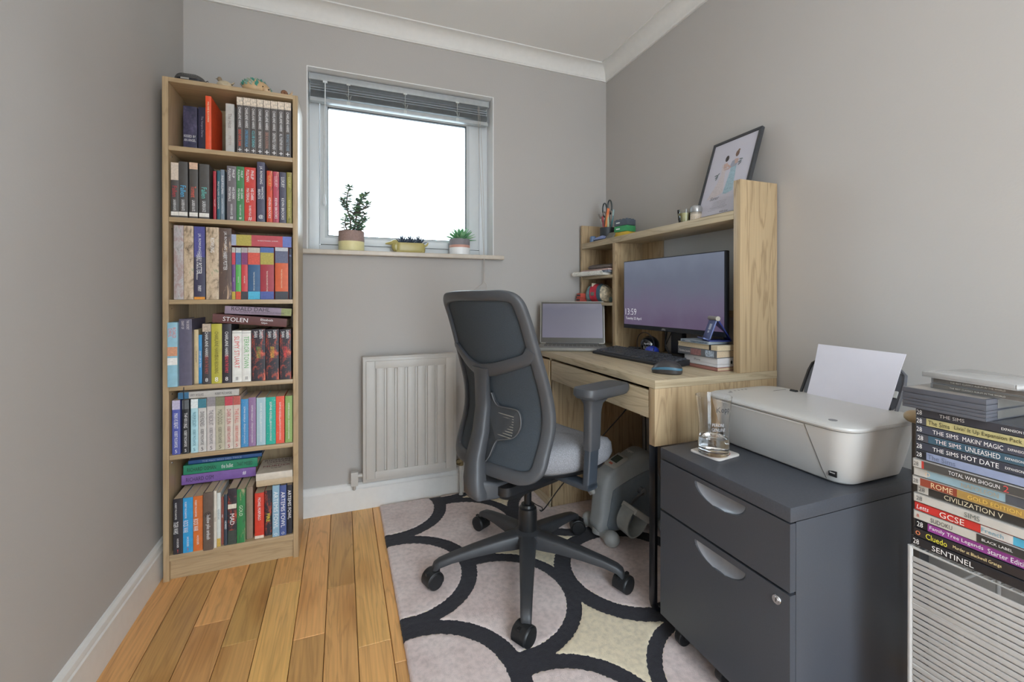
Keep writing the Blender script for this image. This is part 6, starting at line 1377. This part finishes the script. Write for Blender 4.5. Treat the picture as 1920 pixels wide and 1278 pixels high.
# gas lift and base
q = MB(); q.lathe([(.014, .24), (.014, .345)], n=20); q.build('gas_lift', M('#2c2d30', .25, k=1.0, metal=.5), ch)
q = MB(); q.lathe([(.030, .10), (.034, .125), (.034, .215), (.032, .232), (.026, .236), (.024, .245), (.015, .246)], n=28); q.build('lift_cover', M('#1f2022', .3, k=1.0), ch)
BASEC = M('#37383b', .45, k=1.0, spec=.5)
q = MB(); q.lathe([(.030, .088), (.050, .100), (.056, .125), (.050, .146), (.034, .155)], n=30); base = q.build('star_base', BASEC, ch)
WHL = M('#1f2022', .45, k=1.0)
for k in range(5):
    a = math.radians(174 + 72 * k) - CHA
    ca, sa = math.cos(a), math.sin(a)
    rs = []
    for r_, zt_, hh_, w_ in ((.028, .150, .056, .030), (.060, .147, .054, .029), (.12, .137, .044, .026), (.20, .121, .034, .0225), (.28, .103, .027, .0190), (.322, .091, .026, .0175), (.340, .080, .030, .016), (.346, .066, .020, .012)):
        ring = []
        for u, h in ((-1, -.9), (-1, -.2), (-.80, -.04), (-.45, 0), (.45, 0), (.80, -.04), (1, -.2), (1, -.9), (.7, -1), (-.7, -1)):
            ring.append((r_ * ca - w_ * u * sa, r_ * sa + w_ * u * ca, zt_ + hh_ * h))
        rs.append(ring)
    MB().rings(rs).build('base_arm', BASEC, base, ang=.9)
    cx_, cy_ = .336 * ca, .336 * sa; wa = a + [2.0, .9, 2.6, .7, 1.9][k]
    wx, wy = math.cos(wa), math.sin(wa)       # axle direction
    WM = Matrix.Translation((cx_ + .010 * wy, cy_ - .010 * wx, .0285)) @ Matrix.Rotation(wa, 4, 'Z')
    q = MB()
    for s_ in (-1, 1):
        q.lathe([(.010, s_ * .006), (.0265, s_ * .006), (.0280, s_ * .009), (.0280, s_ * .024), (.025, s_ * .0275), (.004, s_ * .0285)], n=26, ax='x')
    rs = []
    for i in range(13):
        t_ = math.radians(-20) + math.radians(220) * i / 12
        rs.append([(x_, r_ * math.cos(t_), r_ * math.sin(t_)) for x_, r_ in ((-.0245, .0290), (-.023, .0318), (.023, .0318), (.0245, .0290))])
    q.rings(rs); q.box(-.005, .005, -.026, .026, -.004, .028)
    q.v = [tuple(WM @ Vector(v)) for v in q.v]
    q.lathe([(.006, .050), (.006, .072)], (cx_, cy_, 0), 10)
    q.build('castor', WHL, base, ang=.6)

# ------------------------------------------------------------------ mini exercise bike
eb = thing('exercise_bike', 'grey mini pedal exerciser with a small display standing under the desk', 'exercise bike', (1.67, -.650, .0135))
EG = M('#9ba0a2', .4, k=1.05, var=.03); EG2 = M('#a6a9a8', .4, k=1.05, var=.02); EW = M('#a8a8a4', .35, k=1.1)
z_ = .0135
def side(poly, y0_, y1_, k_=.0): 
    n_ = len(poly); cx_ = sum(p[0] for p in poly) / n_; cz_ = sum(p[1] for p in poly) / n_
    def sh_(f_): return [(cx_ + (a - cx_) * f_, cz_ + (b_ - cz_) * f_) for a, b_ in poly]
    return [[(a, y_, b_) for a, b_ in sh_(f_)] for y_, f_ in ((y0_, .90), (y0_ + .010, .985), (y0_ + .022, 1.0), (y1_ - .022, 1.0), (y1_ - .010, .985), (y1_, .90))]
prof = cat([(-.060, .035), (-.058, .10), (-.048, .19), (-.028, .262), (.000, .282), (.080, .318), (.150, .345), (.200, .325), (.245, .24), (.262, .14), (.250, .05), (.200, .030), (.080, .026)], 4, True)
MB().rings(side(prof, -.046, .046)).build('housing', EG, eb, ang=.8)
q = MB(); q.rings([[(x, y_, z) for x, z in cat([(-.022, .045), (-.018, .12), (-.006, .185), (.010, .210), (.120, .250), (.20, .262), (.236, .20), (.242, .12), (.232, .05), (.12, .040)], 3, True)] for y_ in (-.050, -.044)]); q.build('side_cover', M('#78828a', .4, k=1.05), eb)
q = MB(); q.rings([[(x, y_, z) for x, z in cat([(-.022, .045), (-.018, .12), (-.006, .185), (.010, .210), (.120, .250), (.20, .262), (.236, .20), (.242, .12), (.232, .05), (.12, .040)], 3, True)] for y_ in (.044, .050)]); q.build('side_cover', M('#78828a', .4, k=1.05), eb)
for x0_ in (-.035, .235):
    q = MB(); q.tube([(x0_, -.080, .026), (x0_, .080, .026)], .0215, 16)
    st_ = q.build('foot_bar', EG2, eb)
    for s_ in (-1, 1):
        q = MB(); q.ball((x0_, s_ * .085, .031), (.032, .034, .031), 18, 12); q.build('foot_cap', EG2, st_)
q = MB(); q.lathe([(.034, .018), (.034, .046), (.030, .050)], (-.035, 0, 0), 20); q.lathe([(.034, .018), (.034, .046), (.030, .050)], (.235, 0, 0), 20); q.build('foot_socket', EG2, eb)
CM = Matrix.Translation((.045, 0, .305)) @ Matrix.Rotation(math.radians(-25), 4, 'Y')
q = MB(); q.rings([[tuple(CM @ Vector(v)) for v in rrect(-.042, .042, -.036, .036, .008, zz)] for zz in (-.012, .002)] + [[tuple(CM @ Vector(v)) for v in rrect(-.036, .036, -.030, .030, .006, .006)]]); q.build('display_console', EW, eb)
MB().box(-.014, .026, -.022, .022, .0055, .0068, mat=CM).build('display_glass', M('#3c4a46', .15, k=1.0), eb)
MB().box(-.032, -.022, -.010, .010, .0055, .0075, mat=CM).build('display_button', M('#a85848', .4), eb)
CM2 = Matrix.Translation((.112, 0, .336)) @ Matrix.Rotation(math.radians(-24), 4, 'Y')
o = text(eb, 'roger', (0, 0, 0), (0, -1, 0), (1, 0, 0), .014, .050, M('#d0d0cc', .4), 'side_lettering', shear=.2)
if o: o.matrix_local = CM2
q = MB(); KM_ = Matrix.Translation((-.052, 0, .212)) @ Matrix.Rotation(math.radians(-100), 4, 'Y')
rs = []
for h, r_ in ((0, .008), (.018, .008), (.020, .018), (.026, .024), (.036, .024), (.041, .016)):
    rs.append([tuple(KM_ @ Vector((r_ * (1 + .16 * math.cos(6 * a) * (r_ > .015)) * math.cos(a), r_ * (1 + .16 * math.cos(6 * a) * (r_ > .015)) * math.sin(a), h))) for a in [2 * PI * i / 36 for i in range(36)]])
q.rings(rs); q.build('tension_knob', EW, eb)
def pedal(s_, ang):
    hub = Vector((.126, s_ * .056, .190)); cr = Vector((.092 * math.cos(ang), 0, .092 * math.sin(ang)))
    q = MB(); q.tube([hub, hub + Vector((0, s_ * .022, 0))], .015, 16); q.tube([hub + Vector((0, s_ * .018, 0)), hub + Vector((0, s_ * .020, 0)) + cr * .5 , hub + cr + Vector((0, s_ * .030, 0))], .0068, 10)
    cr_o = q.build('crank', M('#8e9298', .25, metal=.7, k=1.1), eb)
    c_ = hub + cr + Vector((0, s_ * .078, 0))
    PM = Matrix.Translation(c_) @ Matrix.Rotation(math.radians(35), 4, 'Y')
    q = MB(); q.box(-.040, .040, -.046, -.038, -.010, .012, mat=PM).box(-.040, .040, .038, .046, -.010, .012, mat=PM).box(-.040, -.031, -.04, .04, -.010, .012, mat=PM).box(.031, .040, -.04, .04, -.010, .012, mat=PM).box(-.006, .006, -.04, .04, -.008, .010, mat=PM)
    pd = q.build('pedal', EW, cr_o, bev=.003)
    # strap loop below the pedal
    q = MB(); L_ = [(-.036, .012), (-.044, -.02), (-.036, -.062), (-.012, -.088), (.012, -.088), (.036, -.062), (.044, -.02), (.036, .012)]
    P_ = cat(L_, 4)
    rs = [[tuple(PM @ Vector((x_ * (1 - .0), y_, z2))) for x_, y_, z2 in ((a, -.036, b_), (a, .036, b_), (a * .93, .036, b_ * .95 + .001), (a * .93, -.036, b_ * .95 + .001))] for a, b_ in P_]
    q.rings(rs); q.build('foot_strap', M('#909492', .3, k=1.1), cr_o)
pedal(-1, math.radians(-152)); pedal(1, math.radians(28))

# ------------------------------------------------------------------ cables under the desk
for nm, lab, pts_, r_ in (
    ('laptop_charger_cable', 'black cable hanging from the drawer down to the floor under the desk', [(1.80, -.70, .62), (1.74, -.66, .52), (1.71, -.60, .44), (1.69, -.555, .38), (1.64, -.50, .28), (1.56, -.43, .14), (1.50, -.385, .03), (1.49, -.36, .0165)], .0028),
    ('power_cable', 'black power cable hanging against the wall behind the desk', [(1.99, -.485, .70), (1.985, -.488, .60), (1.99, -.492, .40), (1.99, -.49, .20), (1.97, -.47, .02)], .0032),
    ('floor_cable', 'thin black cable curling over the rug beside the desk cupboard', [(1.505, -.165, .10), (1.49, -.19, .035), (1.488, -.24, .018), (1.495, -.30, .0165), (1.51, -.345, .0165), (1.49, -.375, .0165)], .0022)):
    o = MB().tube(cat(pts_, 6), r_, 6).build(nm, M('#1e1e20', .5, k=1.0)); tag(o, lab, 'cable')

# ------------------------------------------------------------------ wire rack with cases and discs
RKX, RKY = 1.678, -1.705
rk = thing('wire_rack', 'white wire rack holding the stack of game cases beside the cabinet', 'rack', (RKX, RKY, 0))
WR = M('#b4b2b0', .35, k=1.1); WW = .33; WL = .30
RT = .5265
for x_, y_ in ((.002, -.004), (WW, -.004), (.002, -WL), (WW, -WL)): MB().tube([(x_, y_, .0145), (x_, y_, RT - .004)], .0042, 10).build('post', WR, rk)
q = MB()
for z_ in (.05, .17, .29, .41, RT - .006):
    q.tube([(.002, -.004, z_), (WW, -.004, z_), (WW, -WL, z_), (.002, -WL, z_)], .0030, 6, closed=True)
q.build('frame_wire', WR, rk)
s0 = MB().box(.0005, .0030, -WL + .004, -.008, 0, .0092).build('slat', WR, rk, bev=.0008); s1 = MB().box(.006, WW - .004, -WL - .001, -WL + .0015, 0, .0092).build('slat', WR, rk, bev=.0008)
k = 0
while .022 + k * .0118 < RT - .030:
    for s_ in (s0, s1):
        o = s_ if k == 0 else s_.copy()
        if k: COL.objects.link(o); o.parent = rk
        o.location = (0, 0, .022 + k * .0118)
    k += 1
q = MB()
for k in range(24): q.tube([(.002, -.012 - k * .012, RT - .006), (WW, -.012 - k * .012, RT - .006)], .0014, 5)
o = q.build('grid_wire', WR, rk); o['kind'] = 'stuff'
# things on the rack's lower shelf are hidden behind the front grid
def case_thing(name, label, cat_, x, y, z, wx, ly, h, shell, spine_c, texts=(), bands=(), rz=0.0, group='plastic cases stacked on the wire rack', top='#6a6a6e', rough=.25):
    """spine on local y=0 facing -y (to the viewer), x to the right"""
    r = thing(name, label, cat_, (x, y, z), (0, 0, math.radians(-90) + rz), group)
    MB().rings([rrect(0, ly, 0, wx, .003, 0, 2), rrect(0, ly, 0, wx, .003, h, 2)]).build('case_shell', M(shell, rough, k=1.1, var=.03), r, bev=.0009)
    if spine_c: MB().box(.003, ly - .003, -.0006, .001, h * .06, h * .94).build('spine_insert', M(spine_c, .25, k=1.25, var=.05, nscale=60), r, smooth=False)
    for a, b_, c_ in bands: MB().box(.003 + a * (ly - .006), .003 + b_ * (ly - .006), -.0009, .001, h * .06, h * .94).build('spine_panel', M(c_, .25, k=1.25, var=.10, nscale=60), r, smooth=False)
    for tt in texts:
        s_, fx_, fl_, hf, c_ = tt[:5]; sh_ = tt[5] if len(tt) > 5 else 0
        text(r, s_, (ly * fx_, -.0011, h * .5), (1, 0, 0), (0, 0, 1), h * hf, ly * fl_, M(c_, .4, k=1.4, var=0), 'spine_lettering', shear=sh_)
    return r
zc = RT + .0004; P = .01715; X0, Y0 = RKX, RKY
LW_ = '#e8e6e4'
lower = [
 ('black case lettered SENTI at the bottom of the case stack', '#2c2c30', '#26262a', [('SENTINEL', .34, .34, .6, LW_), ('28', .05, .05, .6, LW_)], [], 0),
 ('black case with a yellow title and gold subtitle second from the stack bottom' , '#2c2c30', '#2e2a2c', [('Cluedo', .20, .17, .66, '#e8c840'), ('Murder at Blackwell Grange', .50, .34, .45, '#d8c090'), ('o', .05, .04, .5, '#c87850')], [], .002),
 ('magenta case with white bold lettering in the lower stack', '#2a2a2e', '#8a4088', [('Family Tree Legends', .33, .42, .52, LW_), ('Starter Edition', .70, .28, .52, LW_), ('28', .05, .05, .6, LW_)], [(0, .10, '#1c1c20')], .004),
 ('white case with black lettering and a black right half', '#a8a49e', '#b8b4ac', [('SUDOKU', .24, .17, .50, '#2c2c2e'), ('BLACK LABEL', .64, .22, .28, LW_), ('a', .05, .04, .35, '#b05040')], [(.50, 1, '#343434')], .002),
 ('scarlet, white and pale blue case with block capitals', '#a03830', '#b83430', [('GCSE', .31, .22, .66, '#e0c8c0'), ('Letts', .08, .10, .5, LW_, .2), ('French', .60, .16, .45, '#5a8494')], [(.52, .74, '#c0bcb8'), (.74, 1, '#4a9ab8')], .003),
 ('plain white case with silver lettering and a green dot', '#a8a49e', '#b8b4ae', [('SIMS', .47, .11, .55, '#5a605c'), ('28', .06, .05, .5, '#5a5a5a'), ('@', .88, .06, .5, '#6a8a58')], [], .002),
 ('black case with wide thin silver lettering and white left end', '#a09c96', '#383634', [('CIVILIZATION V', .44, .42, .55, '#c8c0a8'), ('28', .05, .05, .5, '#5a5a5a')], [(0, .09, '#b8b4ae'), (.86, .92, '#a83838')], .006),
 ('rust red and gold case with Roman capitals', '#a09c96', '#8a4434', [('ROME', .25, .17, .6, '#d8b890'), ('GOLD EDITION', .62, .44, .42, '#c8a850'), ('28', .04, .04, .5, '#5a5a5a')], [(0, .06, '#b8b4ae'), (.36, .90, '#a08048'), (.90, 1, '#5a8ab0')], -.002),
 ('pale sky blue case with a faded grey title and dark right end', '#a8a49e', '#8aa4b0', [('NAPOLEON', .52, .26, .5, '#9a8c74'), ('o', .13, .04, .5, '#c0a890')], [(0, .11, '#b8b4ae'), (.70, 1, '#4c4e54')], .002),
 ('dark grey case with white graffiti lettering and a red digit', '#a8a49e', '#4a4846', [('TOTAL WAR SHOGUN', .48, .36, .42, LW_), ('2', .70, .04, .66, '#b84848'), ('28', .04, .04, .5, '#5a5a5a')], [(0, .07, '#b8b4ae'), (.07, .09, '#b04038')], -.003)]
for i, (lab, sh_, sp_, tx, bd, dy) in enumerate(lower):
    case_thing('game_case', lab, 'case', X0 + .003 + dy, Y0 - .004 - abs(dy), zc, .135, .190, P - .0009, sh_, sp_, tx, bd, rz=.012 * ((i * 37) % 5 - 2) / 2); zc += P
zc += .0006
upper = [
 ('pale blue-lilac case with grey pixel lettering lowest of the slate set', '#5c5e64', '#8a94b0', [('The Sims', .22, .22, .60, '#5c6478'), ('28', .04, .045, .55, LW_)], [(0, .085, '#26262a')]),
 ('slate case with wide white capitals, fifth in the slate set', '#505258', '#3c3e48', [('THE SIMS', .25, .20, .48, LW_), ('HOT DATE', .50, .26, .56, LW_), ('EXPANSION PACK', .76, .18, .28, LW_), ('28', .04, .045, .55, LW_), ('@', .95, .05, .7, '#a8a8a8')], []),
 ('teal-edged slate blue case with wide white capitals', '#505258', '#3f5868', [('THE SIMS', .27, .20, .48, '#e0c8c8'), ('UNLEASHED', .52, .24, .56, LW_), ('EXPANSION PACK', .76, .18, .28, LW_), ('28', .05, .045, .55, LW_), ('@', .95, .05, .7, '#a8a8a8')], [(.0, .10, '#4a4a50')]),
 ('violet-grey case with wide white capitals above the teal one', '#505258', '#444652', [('THE SIMS', .25, .20, .48, LW_), ('MAKIN\' MAGIC', .52, .28, .52, LW_), ('EXPANSION PACK', .78, .18, .28, LW_), ('28', .04, .045, .55, LW_), ('@', .95, .05, .7, '#a8a8a8')], []),
 ('case with a pale yellow title panel on its grey spine', '#505258', '#48484e', [('The Sims', .20, .17, .55, '#2c2b20'), ('Livin\' It Up Expansion Pack', .55, .46, .60, '#2c2b20'), ('28', .04, .045, .55, LW_), ('@', .94, .05, .7, '#a8a8a8')], [(.085, .86, '#b0a878')]),
 ('grey case half hidden directly beneath the plain black cases', '#505258', '#3c3c42', [('THE SIMS', .30, .2, .4, '#b8b8b8'), ('EXPANSION PACK', .75, .2, .28, LW_), ('28', .04, .045, .55, LW_)], [])]
for i, (lab, sh_, sp_, tx, bd) in enumerate(upper):
    case_thing('game_case', lab, 'case', X0 + .006, Y0 - .009, zc, .135, .190, P - .0013, sh_, sp_, tx, bd, rz=.010 * ((i * 29) % 5 - 2) / 2); zc += P - .0006
for i, (lab, h_) in enumerate((('plain black thick case, lower of the two under the disc cases', .0185), ('plain black thick double case, upper of the two under the disc cases', .0205))):
    r = thing('media_case', lab, 'case', (X0 - .006, Y0 + .006, zc), (0, 0, math.radians(-90 - 1)), 'plastic cases stacked on the wire rack')
    ly, wx = .124, .190
    q = MB(); 
    if i: q.box(0, ly, 0, wx, 0, h_ * .47).box(.001, ly - .001, .001, wx - .001, h_ * .47, h_ * .53).box(0, ly, 0, wx, h_ * .53, h_ - .0006)
    else: q.box(0, ly, 0, wx, 0, h_ * .3).box(.0008, ly - .0008, .0008, wx - .0008, h_ * .3, h_ * .34).box(0, ly, 0, wx, h_ * .34, h_ * .66).box(.0008, ly - .0008, .0008, wx - .0008, h_ * .66, h_ * .7).box(0, ly, 0, wx, h_ * .7, h_ - .0006)
    q.build('case_shell', M('#565860', .3, k=1.1, spec=.6), r, bev=.0008)
    MB().box(.004, ly - .004, .004, wx - .004, h_ - .0006, h_ - .0002).build('top_sleeve', M('#8c8680', .3), r, smooth=False)
    MB().box(ly - .0002, ly + .0004, .035, .150, h_ * .12, h_ * .88).build('end_label', M('#6c6a66', .3), r, smooth=False)
    zc += h_
for i, lab in enumerate(('clear disc case with a grey spine strip, lower of the pair', 'clear disc case with a grey spine strip, upper of the pair')):
    r = thing('disc_case', lab, 'case', (X0 + .030, Y0 - .022 - .001 * i, zc), (0, 0, math.radians(-90 - 4 - i)), 'disc cases topping the case stack')
    MB().box(0, .142, 0, .125, 0, .0098).build('clear_shell', M('#8c8e90', .12, k=1.15, var=.03), r, bev=.0006)
    MB().box(.004, .138, -.0004, .001, .0012, .0084).build('spine_strip', M('#6c6864', .3, k=1.2, var=.2, nscale=60), r, smooth=False)
    MB().box(.1418, .1424, .012, .110, .001, .0088).build('tray_edge', M('#202024', .3, k=1.0), r, smooth=False)
    text(r, 'THE BEST CLASSICS ALBUM IN THE WORLD', (.070, -.0008, .005), (1, 0, 0), (0, 0, 1), .0028, .08, M('#d8d0c8', .4), 'spine_lettering')
    zc += .0105
r = thing('disc_case', 'empty clear disc case lying open and askew at the very top of the stack', 'case', (X0 + .022, Y0 - .012, zc), (0, 0, math.radians(-90 - 9)), 'disc cases topping the case stack')
CLR = M('#a8a8a8', .1, k=1.1, var=.06, nscale=30)
MB().box(0, .142, 0, .125, 0, .0030).box(0, .0015, 0, .125, 0, .0085).box(.1405, .142, 0, .125, 0, .0085).box(0, .142, .1235, .125, 0, .0085).build('tray', CLR, r, bev=.0005)
MB().box(0, .142, 0, .125, .0088, .0102).box(.002, .140, -.0006, .0008, .003, .0102).build('clear_lid', CLR, r, bev=.0005)
MB().lathe([(.0595, .0032), (.0600, .0038), (.0595, .0044), (.0076, .0044), (.0075, .0032)], (.071, .063, 0), 40).build('disc', M('#b0b0b4', .15, metal=.7, k=1.1), r)
w_ = thing('wooden_knob', 'round tan wooden knob behind the left end of the black cases', 'knob', (X0 + .062, Y0 + .016, .0))
kz = CZ
# tall grey speaker standing behind the stack carries the knob-like cap
w_.location = (1.86, -1.628, 0.0)
q = MB(); q.lathe([(.020, .0005), (.020, .004), (.008, .010), (.007, RT + .20)], n=20); q.build('stand_rod', M('#5a5450', .4, k=1.0), w_)
q = MB(); q.ball((0, 0, RT + .213), (.022, .022, .015), 20, 12); q.build('knob', M('#9a8464', .35, k=1.15), w_)
